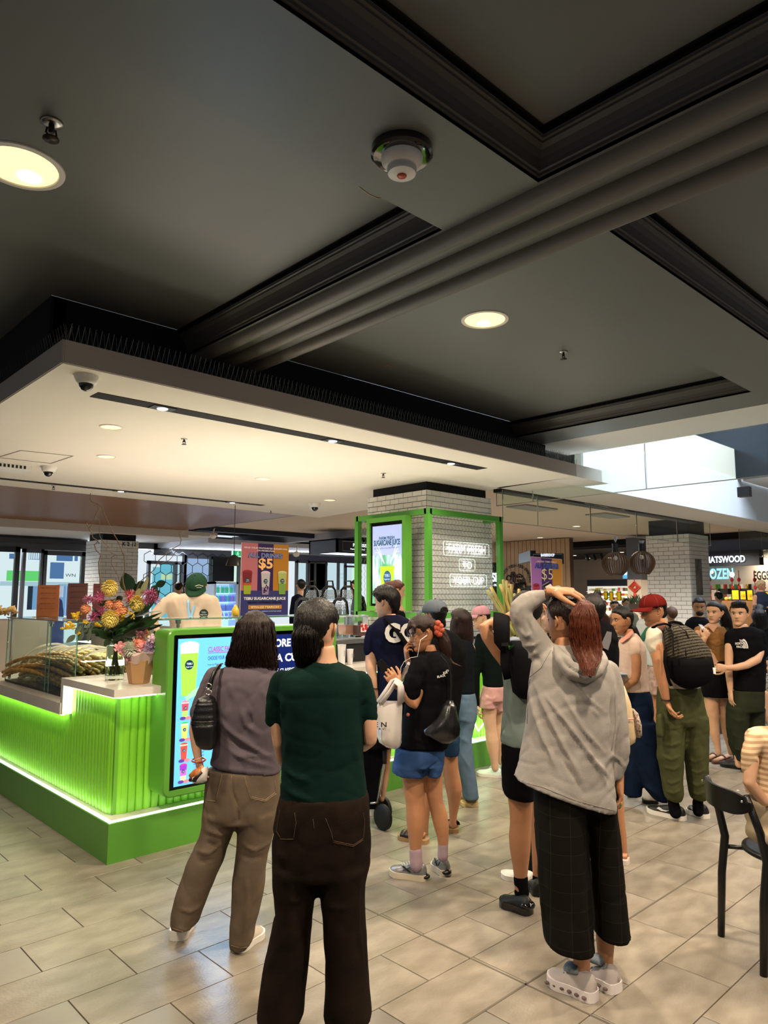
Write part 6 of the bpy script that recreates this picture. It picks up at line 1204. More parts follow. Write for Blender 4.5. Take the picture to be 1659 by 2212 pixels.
b=MB(); b.tube([PT(3.86,*zE.p(x,y),d) for x,y,d in ((345,320,.02),(345,420,-.06),(350,560,-.10),(385,640,-.06),(372,760,-.1),(400,900,-.08))],[.045,.045,.042,.03,.022,.02],8,flat=.2,ref=FH); obj('shoulder_strap',b,m_blk,t,smooth=True)
b=MB(); b.obox(PT(3.75,*zE.p(375,590)),RT*.018,FH*.006,ZU*.008); obj('strap_buckle',b,m_blackp,t)
m_herb=M('herb_green','#3f8a2e',rough=.5)
for i in range(14): p0=PT(3.80,*zE.p(430+random.uniform(-12,12),640)); leaf(p0,p0+RT*random.uniform(-.03,.03)+ZU*random.uniform(.01,.04)-FH*.02,.008,.2,m_herb,t,name='herb_leaf')
# ---------- 9 hidden person in black trousers with white shoe
g=Person('person in wide black trousers and white shoes, almost hidden behind the grey hoodie',4.46,1170)
g.set_head(*zE.p(830,330),76,-60)
g.build_body(rows=zE.r([(500,800,880,.05),(800,760,900,.08)]),vox=.012)
g.cloth('black_top',m_blk,rows=zE.r([(520,780,900,.08),(600,720,980,.11),(900,700,980,.12),(1300,700,980,.12)]),limbs=[zE.l([(740,620,0,50),(725,900,0,44),(735,1200,-.05,34)]),zE.l([(960,620,0,50),(975,900,0,44),(960,1200,-.05,34)])],vox=.014); g.cloth('trousers',m_blk,rows=zE.r([(1280,690,980,.13),(1700,680,990,.13)]),rowsets=[zF.r([(-100,600,800,.12),(400,598,760,.11),(815,578,750,.11)]),zF.r([(-100,780,980,.12),(815,800,960,.11)])],vox=.014); g.hair(H_bl,ell=[((0,-.05,.08),(.40,.46,.45))],vox=.012)
g.shoe(zF.p(640,875),zF.p(352,800),w=.095,mat=m_shoew,sole=m_solew,h=.07); g.shoe(zF.p(900,870),zF.p(760,830),mat=m_shoew,sole=m_solew)
# ---------- 10 bun woman with cream backpack
g=Person('person with black topknot and black top, right behind the grey hoodie',4.75,1315)
g.set_head(*zE.p(1150,300),72,-28,0)
g.build_body(skin=SK2,rows=zE.r([(400,1150,1220,.05),(520,1100,1320,.07),(900,1080,1320,.09),(1760,1200,1400,.09)]),limbs=[zF.l([(1370,-120,0,70),(1385,100,0,52),(1400,300,0,48),(1425,450,0,40),(1440,590,0,32),(1446,620,0,28)]),zF.l([(1250,-100,.1,70),(1260,600,.1,35)])])
g.cloth('black_top',m_blk,rows=zE.r([(375,1130,1260,.07),(420,1060,1340,.09),(520,1030,1380,.12),(650,1030,1392,.13),(800,1030,1390,.13),(1000,1040,1380,.13),(1300,1040,1390,.13),(1700,1050,1400,.13)]),limbs=[zE.l([(1340,540,-.08,44),(1348,800,-.11,40),(1340,1040,-.16,32),(1300,1160,-.2,26)]),zE.l([(1090,540,-.05,44),(1075,800,-.06,40),(1090,1040,-.12,30)])],vox=.012)
b=MB(); V=[g.p(*zE.p(x,y),-.14) for x,y in ((1290,470),(1332,480),(1325,560),(1300,640),(1232,610),(1250,560))]; b.prism(V,-FH*.003); obj('pattern_panel',b,M('grey_print','#8c9296',rough=.8,noise=.8,nscale=(60,60,60)),g.t)
g.hair(H_bl,ell=[((0,-.05,.08),(.40,.46,.44))],limbs=[zE.l([(1208,170,0,30),(1206,125,0,34)]),zE.l([(1190,330,-.03,40),(1205,430,-.03,36),(1212,560,-.05,26)]),zE.l([(1195,220,0,40),(1225,190,0,30)])])
o,A,B,d,sdv=g.shoe(zF.p(1490,690),zF.p(1380,670),mat=M('sandal_pink','#c9a39a'),sole=M('sole_pale','#cfc0b6'),kind='sandal',name='sandal'); b=MB(); b.tube([A+(B-A)*.12+ZU*.045,A+(B-A)*.5+ZU*.04,A+(B-A)*.85+ZU*.03],[.026,.028,.024],10,flat=.6); obj('foot',b,SK2[0],g.t,smooth=True)
t=thing('cream_backpack','cream backpack with pink piping and a floral side pocket, right of the grey hoodie','backpack',tuple(PT(4.5,*zE.p(1460,1480)))); b=MB(); rg=[]
for y,xl,xr,dp in ((930,1370,1410,.03),(960,1350,1440,.06),(1100,1345,1490,.085),(1250,1350,1520,.09),(1400,1370,1540,.09),(1450,1400,1530,.08),(1478,1430,1500,.05)):
    A=PT(4.5,*zE.p(xl,y));B=PT(4.5,*zE.p(xr,y)); c=(A+B)/2;hw=(B-A)/2; a=np.linspace(0,2*math.pi,26,endpoint=False); rg.append(c+np.outer(np.sign(np.cos(a))*np.abs(np.cos(a))**.8,hw)+np.outer(np.sin(a),FH)*dp)
b.loft(rg); obj('pack_body',b,cloth('canvas_cream','#c9b492'),t,smooth=True)
for pts in (((1378,950),(1400,1050),(1420,1150),(1435,1250)),((1395,1248),(1460,1262),(1530,1255))): b=MB(); b.tube([PT(4.40,*zE.p(x,y),-.012) for x,y in pts],.005,6); obj('piping',b,M('piping_pink','#c98a80'),t)
b=MB(); rg=[]
for y,xl,xr,dp in ((1165,1500,1530,.02),(1200,1505,1560,.05),(1300,1520,1590,.06),(1390,1540,1590,.06),(1420,1550,1580,.03)):
    A=PT(4.47,*zE.p(xl,y));B=PT(4.47,*zE.p(xr,y)); c=(A+B)/2;hw=(B-A)/2; a=np.linspace(0,2*math.pi,20,endpoint=False); rg.append(c+np.outer(np.cos(a),hw)+np.outer(np.sin(a),FH)*dp)
b.loft(rg); obj('side_pocket',b,M('floral_print','#c9b8a6',rough=.8,noise=1,nscale=(90,90,90),col2='#4a2a22'),t,smooth=True)
bd=random.Random(3)
t=thing('bead_charm','long string of red, gold and green beads hanging below the hoodie sleeve','beads',tuple(PT(4.3,*zE.p(1400,2060))))
for i in range(26):
    for s_ in (0,1):
        b=MB(); b.sphere(PT(4.3,*zE.p((1385 if s_ else 1412)+bd.uniform(-6,6)+4*math.sin(i),1835+i*9)),bd.uniform(.006,.010),8,6); obj('bead',b,[M('bead_gold','#c9a93e',rough=.3),M('bead_red','#8a2a2a',rough=.3),M('bead_green','#5a7a3e',rough=.3),M('bead_pearl','#d8cfc2',rough=.3)][bd.randrange(4)],t,smooth=True)
# ---------- 11 hoodie woman
g=Person('woman in a light grey hoodie and black checked wide trousers, hand on her auburn ponytail',3.20,1235)
g.set_head(*zE.p(905,385),102,-40,-3)
wr=g.p(*zE.p(785,112),-.02)
g.build_body(fem=True,skin=SK2,rows=zE.r([(520,830,960,.055),(620,810,1000,.065),(700,780,1100,.08),(1300,700,1200,.10)]),
  limbs=[zE.l([(760,700,0,60),(640,500,0,50),(560,320,0,45),(640,210,0,42),(700,170,.0,42),(760,125,.0,42),(790,108,.02,42)]),zF.l([(900,-500,0,90),(900,300,0,85),(1030,1000,0,85),(1060,1350,0,88),(1062,1500,0,74),(1066,1620,0,68),(1078,1740,0,66)]),zF.l([(1050,-500,0,90),(1200,300,.05,85),(1278,1250,.08,90),(1276,1420,.08,76),(1276,1540,.08,66),(1282,1660,.08,64)]),zE.l([(1150,760,0,60),(1330,900,0,50),(1390,1300,0,45),(1400,1640,0,42),(1392,1790,0,34)])],
  hands=[dict(wrist=wr,direc=g.p(*zE.p(960,118),-.05)-wr,palm=-ZU*.92+FH*.25-RT*.05,side=-1,curls=[34,36,40,44],L=.205,spread=1.15),dict(wrist=g.p(*zE.p(1392,1780)),direc=-ZU,palm=-RT,curl=30)],vox=.0075)
m_hood=cloth('hoodie_grey','#9a948f',.14,.5)
hd=g.cloth('hoodie',m_hood,rows=zE.r([(585,800,1020,.09),(620,730,1130,.11),(680,660,1230,.135),(760,622,1290,.15),(880,605,1335,.16),(1000,592,1360,.165),(1150,586,1366,.17),(1300,572,1364,.17),(1450,550,1340,.17,0,-10),(1600,522,1330,.175,0,-40),(1750,496,1345,.18,0,-80),(1880,468,1358,.185,0,-120),(1990,452,1360,.185,0,-150)]),
  limbs=[zE.l([(730,680,0,120),(650,560,0,122),(570,430,-.01,108),(508,320,-.02,92),(505,272,-.02,88),(580,215,-.01,92),(665,172,.0,74),(742,158,.0,62)]),zE.l([(1290,830,.0,100),(1345,1000,0,92),(1385,1250,-.02,88),(1410,1450,-.02,86),(1420,1600,-.02,76),(1395,1700,-.02,58),(1392,1770,-.02,42)])],vox=.009,smooth=2,
  folds=zE.f([([(640,930),(760,1200),(900,1500),(1100,1850)],.014,18),([(590,1000),(690,1350),(860,1750)],.012,18),([(900,620),(1000,880),(1120,1080),(1280,1200)],.012,18),([(700,1000),(900,1250),(1050,1450),(1250,1750),(1330,1950)],.013,16),([(870,1000),(1080,1350),(1300,1600)],.010,18),([(1080,1460),(1200,1650),(1340,1800)],.012,14),([(880,1600),(1000,1780),(1100,1960)],-.010,14),([(640,480),(560,520),(480,430)],.010,12),([(700,560),(620,600),(520,600)],.012,14),([(690,640),(600,700),(560,820)],.010,14),([(560,340),(600,430),(640,540)],-.010,12),([(720,95),(745,130),(775,215)],-.006,8),([(600,120),(640,200),(650,260)],.008,12),([(540,200),(470,330),(460,450)],.006,14),([(1330,1000),(1345,1300),(1310,1560)],-.014,12),([(1310,1570),(1400,1620),(1460,1700)],.010,14),([(480,1790),(800,1870),(1100,2020),(1340,2120)],-.004,6),([(640,620),(640,900)],.008,14),([(1150,1150),(1230,1250)],.008,18)]),noise=((.0045,4.5),(.002,12.)))
hb=MB(); g.limb(hb,zE.l([(840,620,-.10,34),(885,730,-.155,58),(975,835,-.175,70),(1100,862,-.18,74),(1200,820,-.17,64),(1262,745,-.13,46),(1240,670,-.07,34),(1180,630,-.02,26)])); g.rows(hb,zE.r([(640,850,1180,.08),(760,900,1230,.11,-.06),(880,960,1190,.08,-.10)]))
co,no,fs=remesh(hb,.008,2); Vv=soften(co,no,fs,zE.f([([(850,640),(930,780),(1080,870),(1220,830)],-.012,12),([(1030,830),(1130,870),(1210,850)],-.010,9),([(900,650),(980,760),(1100,800)],.008,14)]),((.004,9.),),5); ob=MB(); ob.add(Vv,fs); obj('hood',ob,m_hood,g.t,smooth=True)
for pl in ([(448,1850),(700,1925),(1000,2040),(1200,2110),(1352,2150)],[(455,1800),(720,1870),(1000,1985),(1360,2080)],[(722,92),(752,150),(778,215)],[(600,900),(588,1000),(575,1300)],[(1360,960),(1366,1300),(1330,1540)],[(600,880),(700,800),(790,640)]): seam(hd,[zE.p(*q) for q in pl],.0016,M('hoodie_seam','#7d7873',rough=.9),'seam')
# checked cropped trousers
m_chk=M('wool_check','#151413',rough=.9,spec=.06); nt=m_chk.node_tree; L=nt.links; tc=nt.nodes.new('ShaderNodeTexCoord'); bk=nt.nodes.new('ShaderNodeTexBrick'); mp=nt.nodes.new('ShaderNodeMapping'); mp.inputs['Rotation'].default_value=(math.pi/2,0,0)
bk.offset=0; bk.inputs['Scale'].default_value=1; bk.inputs['Brick Width'].default_value=.075; bk.inputs['Row Height'].default_value=.075; bk.inputs['Mortar Size'].default_value=.0012; bk.inputs['Mortar Smooth'].default_value=1; bk.inputs['Color1'].default_value=srgb('#191715'); bk.inputs['Color2'].default_value=srgb('#15130f'); bk.inputs['Mortar'].default_value=srgb('#2e2e26')
vr=nt.nodes.new('ShaderNodeVectorRotate'); vr.inputs['Angle'].default_value=-(HDG-math.pi/2); vr.inputs['Axis'].default_value=(0,0,1); L.new(tc.outputs['Object'],vr.inputs['Vector']); L.new(vr.outputs[0],mp.inputs[0]); L.new(mp.outputs[0],bk.inputs['Vector']); L.new(bk.outputs['Color'],nt.nodes['Principled BSDF'].inputs['Base Color'])
g.cloth('trousers',m_chk,rows=zE.r([(1700,620,1300,.15),(1850,640,1310,.16)]),rowsets=[zF.r([(0,640,1090,.16),(200,648,1085,.155),(400,656,1092,.15),(700,676,1116,.145),(1000,700,1146,.14),(1300,722,1160,.14),(1500,740,1168,.14,0,-18)]),zF.r([(0,1000,1340,.16,.06),(200,1060,1352,.155,.07),(400,1096,1380,.15,.08),(700,1122,1410,.145,.08),(1000,1150,1440,.14,.08),(1300,1168,1474,.14,.08),(1385,1178,1484,.14,.08,6)])],vox=.010,ex=.9,folds=zF.f([([(690,300),(700,800),(735,1400)],.008,14),([(1090,300),(1130,900),(1165,1500)],-.008,18)]),noise=((.003,4.),))
g.hair(H_dk,ell=[((0,-.06,.10),(.39,.46,.44))],limbs=[zE.l([(960,250,0,70),(1040,220,-.05,55),(1075,205,-.09,35)]),zE.l([(880,460,.0,70),(930,520,.02,50)])],strand=.004,vox=.007)
g.hair(H_red,rows=zE.r([(195,1045,1105,.03,-.10),(240,1010,1150,.05,-.11),(320,975,1178,.065,-.12),(420,962,1196,.07,-.12),(520,965,1215,.065,-.12),(610,985,1228,.055,-.13),(680,1010,1225,.045,-.15),(740,1045,1205,.04,-.18),(800,1075,1165,.025,-.22),(850,1098,1145,.012,-.24)]),strand=.008,vox=.007,name='ponytail',label='auburn red ponytail')
g.strands(H_red,zE.r([(200,1050,1100,.03,-.10),(240,1010,1150,.05,-.11),(320,975,1178,.065,-.12),(420,962,1196,.07,-.12),(520,965,1215,.065,-.12),(610,985,1228,.055,-.13),(680,1010,1225,.045,-.15),(740,1045,1210,.04,-.18),(800,1070,1175,.03,-.22),(865,1090,1160,.02,-.24)]),n=190,seed=7,r=.0022,wob=.008,name='ponytail_strands')
b=MB(); b.tube([g.p(*zE.p(1072+math.cos(q)*34,207+math.sin(q)*10),-.09-.03*math.sin(q)) for q in np.linspace(0,2*math.pi,16,endpoint=False)],.008,7,loop=True); obj('hair_tie',b,m_blackp,g.t,smooth=True)
b=MB(); b.tube([g.p(*zE.p(x,y),d) for x,y,d in ((1120,840,-.235),(1125,870,-.235),(1150,885,-.235))],.003,5); obj('loose_strand',b,H_red,g.t)
b=MB(); ax=g.p(*zE.p(800,105))-g.p(*zE.p(740,140)); ax/=np.linalg.norm(ax); c=g.p(*zE.p(782,112),.015); U=np.cross(ax,FH);U/=np.linalg.norm(U);W=np.cross(ax,U); rg=[]
for f in (-.014,.014): rg.append([c+ax*f+U*math.cos(q)*.036+W*math.sin(q)*.033 for q in np.linspace(0,2*math.pi,24,endpoint=False)])
b.loft(rg,cap=False); rg2=[[p_+(p_-c)*-.08 for p_ in r] for r in rg]; b.loft(rg2,cap=False); obj('watch_band',b,M('band_lilac','#a99aa6',rough=.5),g.t,smooth=True)
b=MB(); q0=c-W*0+U*.036; b.obox(c-U*.034*(1 if U[2]<0 else -1),ax*.018,W*.018,U*.005); obj('watch_face',b,m_blackp,g.t)
m_mesh=M('knit_mesh','#b9aeab',rough=.7,bump=.8,bscale=(500,500,500)); m_blue=M('knit_greyblue','#7d8894',rough=.7,noise=.4,nscale=(90,90,90))
for hp,tp in ((zF.p(1195,1925),zF.p(775,1740)),(zF.p(1392,1852),zF.p(1168,1730))):
    o,A,B,d,sdv=g.shoe(hp,tp,w=.10,mat=m_mesh,sole=M('sole_bright','#d8d0cf',rough=.5),h=.105,soleh=.04,laces=M('lace_grey','#9aa2aa'))
    for sg in (-1,1):
        for q in range(6): b=MB(); c=A+d*(.03+.034*q)+sdv*sg*np.interp(.1+q*.11,[0,.3,.5,.75,1],[.8,.8,.78,1,.6])*.053*1.05+ZU*.020; b.sphere(c,(.011,.011,.006),10,6,R=np.stack([d,sdv,ZU],1)); obj('sole_hole',b,M('hole_dark','#5e4c4a',rough=.8),o,smooth=True)
    b=MB(); b.tube([A+d*(.07+.02*k_)+ZU*(.102-.003*k_)+sdv*0 for k_ in range(4)],[.036,.040,.038,.034],12,flat=.5); obj('shoe_tongue',b,m_blue,g.t,smooth=True)
# ---------- 12 pink blouse
g=Person('person with long black ponytail, pale pink pleated blouse and wide navy jeans, arms reaching forward',5.80,1395)
g.set_head(*zG.p(288,350),58,-93,-6)
g.build_body(fem=True,skin=SK2,rows=zG.r([(420,310,370,.05),(500,300,400,.06),(600,290,450,.07),(900,300,470,.09)]),
  limbs=[zG.l([(395,590,-.10,40),(408,700,-.12,40),(405,800,-.12,37),(390,850,-.12,34),(330,895,-.10,29),(285,925,-.06,24)]),zG.l([(300,560,.08,40),(240,690,.08,34),(165,635,.06,27),(105,592,.05,21)])],
  hands=[dict(wrist=g.p(*zG.p(285,925),-.06),direc=-RT+ZU*-.3+FH*.2,palm=FH,side=1,curl=30,L=.165),dict(wrist=g.p(*zG.p(105,592),.05),direc=-RT+ZU*.2,palm=-ZU,side=1,curl=25,L=.165)],vox=.008)
m_bl=cloth('blouse_pink','#c9b0a2',.1,.3)
g.cloth('blouse',m_bl,rows=zG.r([(455,345,400,.06),(490,285,430,.08),(540,258,460,.10),(600,248,478,.11),(700,245,488,.115),(800,248,492,.115),(880,258,498,.12),(955,300,508,.12,0,6)]),limbs=[zG.l([(385,545,-.08,52),(395,615,-.10,50)])],vox=.0085,folds=zG.f([([(265+k*13,600),(262+k*13,750),(280+k*11,870)],.004,3.2) for k in range(6)]+[([(400,760),(430,860),(440,950)],.006,10),([(420,560),(440,700)],.005,12)]))
b=MB(); V=[g.p(*zG.p(x,y),d) for x,y,d in ((262,520,-.02),(290,540,-.07),(345,500,-.10),(385,450,-.08),(372,436,-.05),(320,480,-.06))]; b.prism(V,-RT*.004+ZU*.003); obj('collar',b,cloth('collar_pink','#c98f80'),g.t)
g.cloth('jeans',cloth('denim_navy','#16223a',.3,.6),rows=zG.r([(940,300,512,.12),(1000,318,530,.125),(1100,330,545,.13),(1200,338,540,.13),(1280,335,545,.13)]),rowsets=[zG.r([(1200,345,560,.12,-.03),(1400,362,592,.12,-.04),(1600,420,625,.12,-.05),(1750,470,645,.12,-.05),(1875,560,650,.11,-.05)]),zG.r([(1200,330,500,.12,.05),(1400,318,480,.12,.08),(1600,296,450,.12,.10),(1800,285,440,.12,.12),(1825,300,435,.11,.12)])],vox=.010,folds=zG.f([([(380,1250),(450,1350),(560,1420)],.008,12),([(420,1450),(480,1600),(600,1760)],.009,14),([(330,1040),(400,1070),(520,1020)],.004,5),([(440,1700),(560,1800),(640,1840)],.007,12)]))
g.hair(H_bl,ell=[((0,-.05,.10),(.385,.44,.42))],limbs=[zG.l([(370,420,0,42),(400,480,-.01,36),(430,530,-.01,22),(458,545,-.01,10)])],strand=.003,vox=.007)
g.shoe(zG.p(590,1885),zG.p(455,1875),mat=cloth('shoe_beige','#b7aa9b'),sole=m_soleb,h=.07); g.shoe(zG.p(420,1830),zG.p(330,1822),mat=MATS['shoe_beige'],sole=m_soleb,h=.06)
# ---------- 14 red cap
g=Person('person in a red cap and glasses wearing a patterned backpack and olive cargo trousers',5.48,1472)
g.set_head(*zG.p(548,268),68,-93,-8)
g.build_body(skin=SK2,rows=zG.r([(330,555,640,.055),(380,560,670,.06),(450,540,680,.08),(880,600,760,.10)]),
  limbs=[zG.l([(575,560,-.14,58),(592,680,-.16,52),(606,780,-.16,48),(632,890,-.16,44),(652,1000,-.16,32),(658,1030,-.16,28)]),zG.l([(690,860,0,60),(700,1400,0,50),(722,1860,0,34),(730,1950,0,32)]),zG.l([(740,860,0,60),(900,1300,0,50),(920,1850,0,34),(925,1930,0,34)])],
  hands=[dict(wrist=g.p(*zG.p(662,1030),-.16),direc=g.p(*zG.p(712,1150),-.17)-g.p(*zG.p(662,1030),-.16),palm=RT*.8+FH*-.4,side=1,curl=42,L=.185)],vox=.008)
m_cream=cloth('tee_cream','#c5bcab'); g.cloth('t_shirt',m_cream,rows=zG.r([(372,560,665,.07),(400,520,700,.10),(450,495,720,.12),(560,500,740,.13),(700,560,760,.13),(800,610,800,.13),(900,600,930,.13),(925,600,930,.13)]),limbs=[zG.l([(560,460,-.10,66),(555,520,-.13,68),(566,590,-.14,58)])],vox=.009,folds=zG.f([([(500,540),(560,600),(650,620)],.006,10),([(600,640),(630,760),(640,850)],.006,12)]))
b=MB(); b.rows=None
g.cloth('shoulder_yoke',cloth('yoke_brown','#6b4a40'),limbs=[zG.l([(545,425,-.08,42),(600,410,-.10,52),(650,420,-.06,50)])],vox=.010,smooth=4)
g.cloth('cargo_trousers',cloth('olive_cloth','#474a30',.2),rows=zG.r([(905,590,930,.135),(980,585,955,.14),(1080,580,975,.14),(1180,580,992,.135),(1240,582,1000,.12)]),
 rowsets=[zG.r([(1150,580,830,.13),(1250,580,812,.125),(1400,590,802,.12),(1500,585,795,.12),(1600,612,790,.115),(1700,628,786,.11),(1790,642,792,.105),(1840,655,780,.09),(1872,672,772,.07)]),zG.r([(1150,790,992,.13),(1250,808,1000,.125),(1400,812,1000,.12),(1500,820,996,.12),(1600,832,996,.115),(1700,842,1000,.11),(1790,858,1006,.105),(1830,870,985,.09),(1862,880,972,.07)])],vox=.0095,ex=.95,
 folds=zG.f([([(600,1100),(700,1180),(780,1150)],.006,12),([(590,1230),(680,1260),(790,1240)],.006,10),([(600,1380),(700,1400),(790,1370)],.007,10),([(615,1480),(700,1520),(790,1480)],.008,10),([(620,1580),(720,1600),(785,1570)],.007,9),([(640,1690),(700,1720),(785,1690)],.008,9),([(650,1780),(720,1800),(790,1770)],.009,9),([(830,1500),(900,1540),(990,1500)],.008,10),([(840,1600),(920,1630),(990,1600)],.007,9),([(850,1700),(920,1740),(1000,1700)],.008,9),([(870,1790),(930,1810),(1000,1780)],.009,8),([(820,1200),(800,1400)],-.010,8),([(590,1200),(640,1400)],.005,8),([(700,960),(820,980),(900,950)],.005,9)]),noise=((.003,8.),(.0015,20.)))
b=MB(); V=zG.l([(608,1160,-.12,34),(612,1300,-.12,36)]); 
g.cloth('cargo_pocket',MATS['olive_cloth'],limbs=[V],vox=.010,smooth=4)
g.hair(H_bl,ell=[((0,-.07,.06),(.375,.42,.40))],limbs=[zG.l([(640,290,0,30),(632,315,0,22)])])
cap(g,cloth('cap_red','#5c1714'),yawoff=0,under=M('cap_seam_red','#6d1414'),brimlen=.36)
b=MB(); b.tube([g.hl(.15+math.cos(q)*.09,.40,.02+math.sin(q)*.08) for q in np.linspace(0,2*math.pi,18,endpoint=False)],.002,5,loop=True); b.tube([g.hl(-.15+math.cos(q)*.09,.40,.02+math.sin(q)*.08) for q in np.linspace(0,2*math.pi,18,endpoint=False)],.002,5,loop=True); b.tube([g.hl(-.24,.39,.05),g.hl(-.34,.15,.06),g.hl(-.36,-.05,.05)],.002,5); obj('glasses',b,M('glasses_black','#1a1816',rough=.3),g.t)
for hp,tp in ((zG.p(815,2030),zG.p(500,1952)),(zG.p(1000,2015),zG.p(850,1955))):
    o,A,B,d,sdv=g.shoe(hp,tp,w=.10,mat=m_shoeb,sole=m_solew,h=.10,soleh=.032)
    b=MB(); C0=A-sdv*0
    sg=-1 if ((A+sdv-CAM)@FH)>((A-sdv-CAM)@FH) else 1
    pts=[(.30,.052),(.42,.040),(.55,.044),(.72,.072),(.58,.052),(.47,.051),(.36,.066)]
    side=[A+(B-A)*(1-f if False else (.95-f))+sdv*sg*.047+ZU*(z+.004) for f,z in pts]; b.prism(side,sdv*sg*.003); obj('side_swoosh',b,M('print_white','#d8d6d2'),g.t)
g.cloth('sock',m_blk,limbs=[zG.l([(716,1870,0,44),(735,1960,0,48)])],vox=.009,smooth=2); g.cloth('sock',m_blk,limbs=[zG.l([(922,1860,0,44),(925,1950,0,46)])],vox=.009,smooth=2)
b=MB(); c=g.p(*zG.p(652,1016),-.16); b.tube([c+RT*math.cos(q)*.033+FH*math.sin(q)*.033 for q in np.linspace(0,2*math.pi,14,endpoint=False)],.012,6,loop=True,flat=.35); obj('wrist_watch',b,m_blackp,g.t,smooth=True)
DP=5.30
t=thing('patterned_backpack','large backpack with grey tribal pattern above and plain black below, worn by the red-capped person','backpack',tuple(PT(DP,*zG.p(850,920))))
m_pat=M('tribal_weave','#7d7568',rough=.85,spec=.1); nt=m_pat.node_tree; L=nt.links; tc=nt.nodes.new('ShaderNodeTexCoord'); mp=nt.nodes.new('ShaderNodeMapping'); mp.inputs['Rotation'].default_value=(.35,-.1,0); wv=nt.nodes.new('ShaderNodeTexWave'); wv.bands_direction='Z'; wv.inputs['Scale'].default_value=15; wv.inputs['Distortion'].default_value=5; wv.inputs['Detail'].default_value=4; wv.inputs['Detail Scale'].default_value=16; rp=nt.nodes.new('ShaderNodeValToRGB'); e=rp.color_ramp.elements; e[0].position=.25; e[0].color=srgb('#1b1916'); e[1].position=.75; e[1].color=srgb('#5c564c'); x_=e.new(.5); x_.color=srgb('#4d473d'); L.new(tc.outputs['Object'],mp.inputs[0]); L.new(mp.outputs[0],wv.inputs[0]); L.new(wv.outputs['Fac'],rp.inputs[0]); L.new(rp.outputs[0],nt.nodes['Principled BSDF'].inputs['Base Color'])
def packpart(rows,mat,name,ex=.75,D=DP,zz=zG,par=None):
    b=MB(); rg=[]
    for y,xl,xr,dp in rows:
        A=PT(D,*zz.p(xl,y));B=PT(D,*zz.p(xr,y)); c=(A+B)/2;hw=(B-A)/2; a=np.linspace(0,2*math.pi,28,endpoint=False); rg.append(c+np.outer(np.sign(np.cos(a))*np.abs(np.cos(a))**ex,hw)+np.outer(np.sin(a),FH)*dp)
    b.loft(rg); return obj(name,b,mat,par or t,smooth=True)
packpart([(382,690,770,.04),(392,665,810,.07),(420,650,860,.10),(460,648,905,.115),(520,652,955,.125),(580,655,1005,.13),(630,660,1022,.13),(662,664,1028,.13)],m_pat,'patterned_top')
packpart([(660,663,1030,.131),(720,668,1042,.135),(780,676,1052,.135),(840,700,1030,.13),(880,735,980,.11),(910,780,900,.07),(922,810,870,.04)],m_blk,'black_base')
for pts in (((700,400),(712,470),(712,560),(720,650)),((830,560),(815,600),(822,650)),((760,395),(820,440),(845,500)),((655,395),(660,430),(700,440))): b=MB(); b.tube([PT(DP-.12,*zG.p(x,y)) for x,y in pts],.006,6,flat=.6); obj('zip_trim',b,m_blackp,t,smooth=True)
b=MB(); b.tube([PT(DP-.05,*zG.p(x,y)) for x,y in ((690,400),(680,372),(720,362),(770,372),(800,395))],.011,8); obj('top_handle',b,m_blk,t,smooth=True)
b=MB(); b.tube([PT(DP-.06,*zG.p(x,y),d) for x,y,d in ((680,385,0),(640,378,-.03),(580,390,-.04),(548,410,.0))],.022,8,flat=.35,ref=np.array([0,0,1.])); b.tube([PT(DP-.08,*zG.p(x,y)) for x,y in ((648,600),(645,700),(680,860),(700,900))],.013,6,flat=.4); obj('shoulder_strap',b,m_blk,t,smooth=True)
b=MB(); c=PT(DP-.10,*zG.p(1040,772)); b.obox(c,RT*.026,FH*.003,ZU*.022); obj('white_label',b,M('label_white','#e9e3df'),t)
# ---------- 15 tan top woman
g=Person('woman with long black hair, tan top, white bag strap and black skirt, looking left',7.15,1560)
g.set_head(*zG.p(1062,290),49,-128,0)
g.build_body(fem=True,skin=SK1,rows=zG.r([(370,1020,1090,.05),(410,960,1120,.06),(480,960,1120,.07),(700,1010,1130,.08),(1000,990,1170,.08)]),
 limbs=[zG.l([(1035,980,0,58),(1040,1100,0,54),(1052,1190,0,44),(1062,1290,0,40),(1085,1400,0,26),(1095,1460,0,22)]),zG.l([(1125,980,.02,58),(1140,1100,.02,50),(1158,1190,.02,42),(1168,1290,.02,40),(1190,1400,.02,26),(1198,1460,.02,22)]),zG.l([(930,460,-.05,40),(935,540,-.08,36),(960,530,-.12,30),(975,500,-.14,24)]),zG.l([(1160,480,.05,36),(1170,600,.06,32),(1175,700,.06,26)])],
 hands=[dict(wrist=g.p(*zG.p(975,505),-.14),direc=RT*.4+ZU*.8,palm=FH,side=1,curl=60,L=.16)],vox=.0085)
g.cloth('tan_top',cloth('top_tan','#8a6038',rough=.6),rows=zG.r([(400,920,1140,.08),(450,900,1165,.10),(530,960,1165,.105),(620,1010,1160,.10),(695,1035,1165,.10)]),limbs=[zG.l([(935,440,-.03,48),(930,490,-.05,44)])],vox=.009,folds=zG.f([([(1000,520),(1080,560),(1150,540)],.005,10),([(1020,600),(1100,640)],.004,9)]))
b=MB(); V=[g.p(*zG.p(x,y),-.105) for x,y in ((1000,392),(1090,392),(1050,450))]; b.prism(V,-FH*.004); obj('neckline_skin',b,SK1[0],g.t)
g.cloth('skirt',m_blk,rows=zG.r([(690,1035,1165,.10),(760,1000,1180,.12),(860,965,1188,.13),(985,958,1190,.13),(1000,962,1186,.125)]),vox=.010)
g.hair(H_bl,ell=[((0,-.08,.12),(.37,.42,.42))],limbs=[zG.l([(1120,250,.02,44),(1150,330,.02,48),(1170,420,.02,46),(1150,480,-.02,30),(1130,515,-.05,16)])],vox=.007)
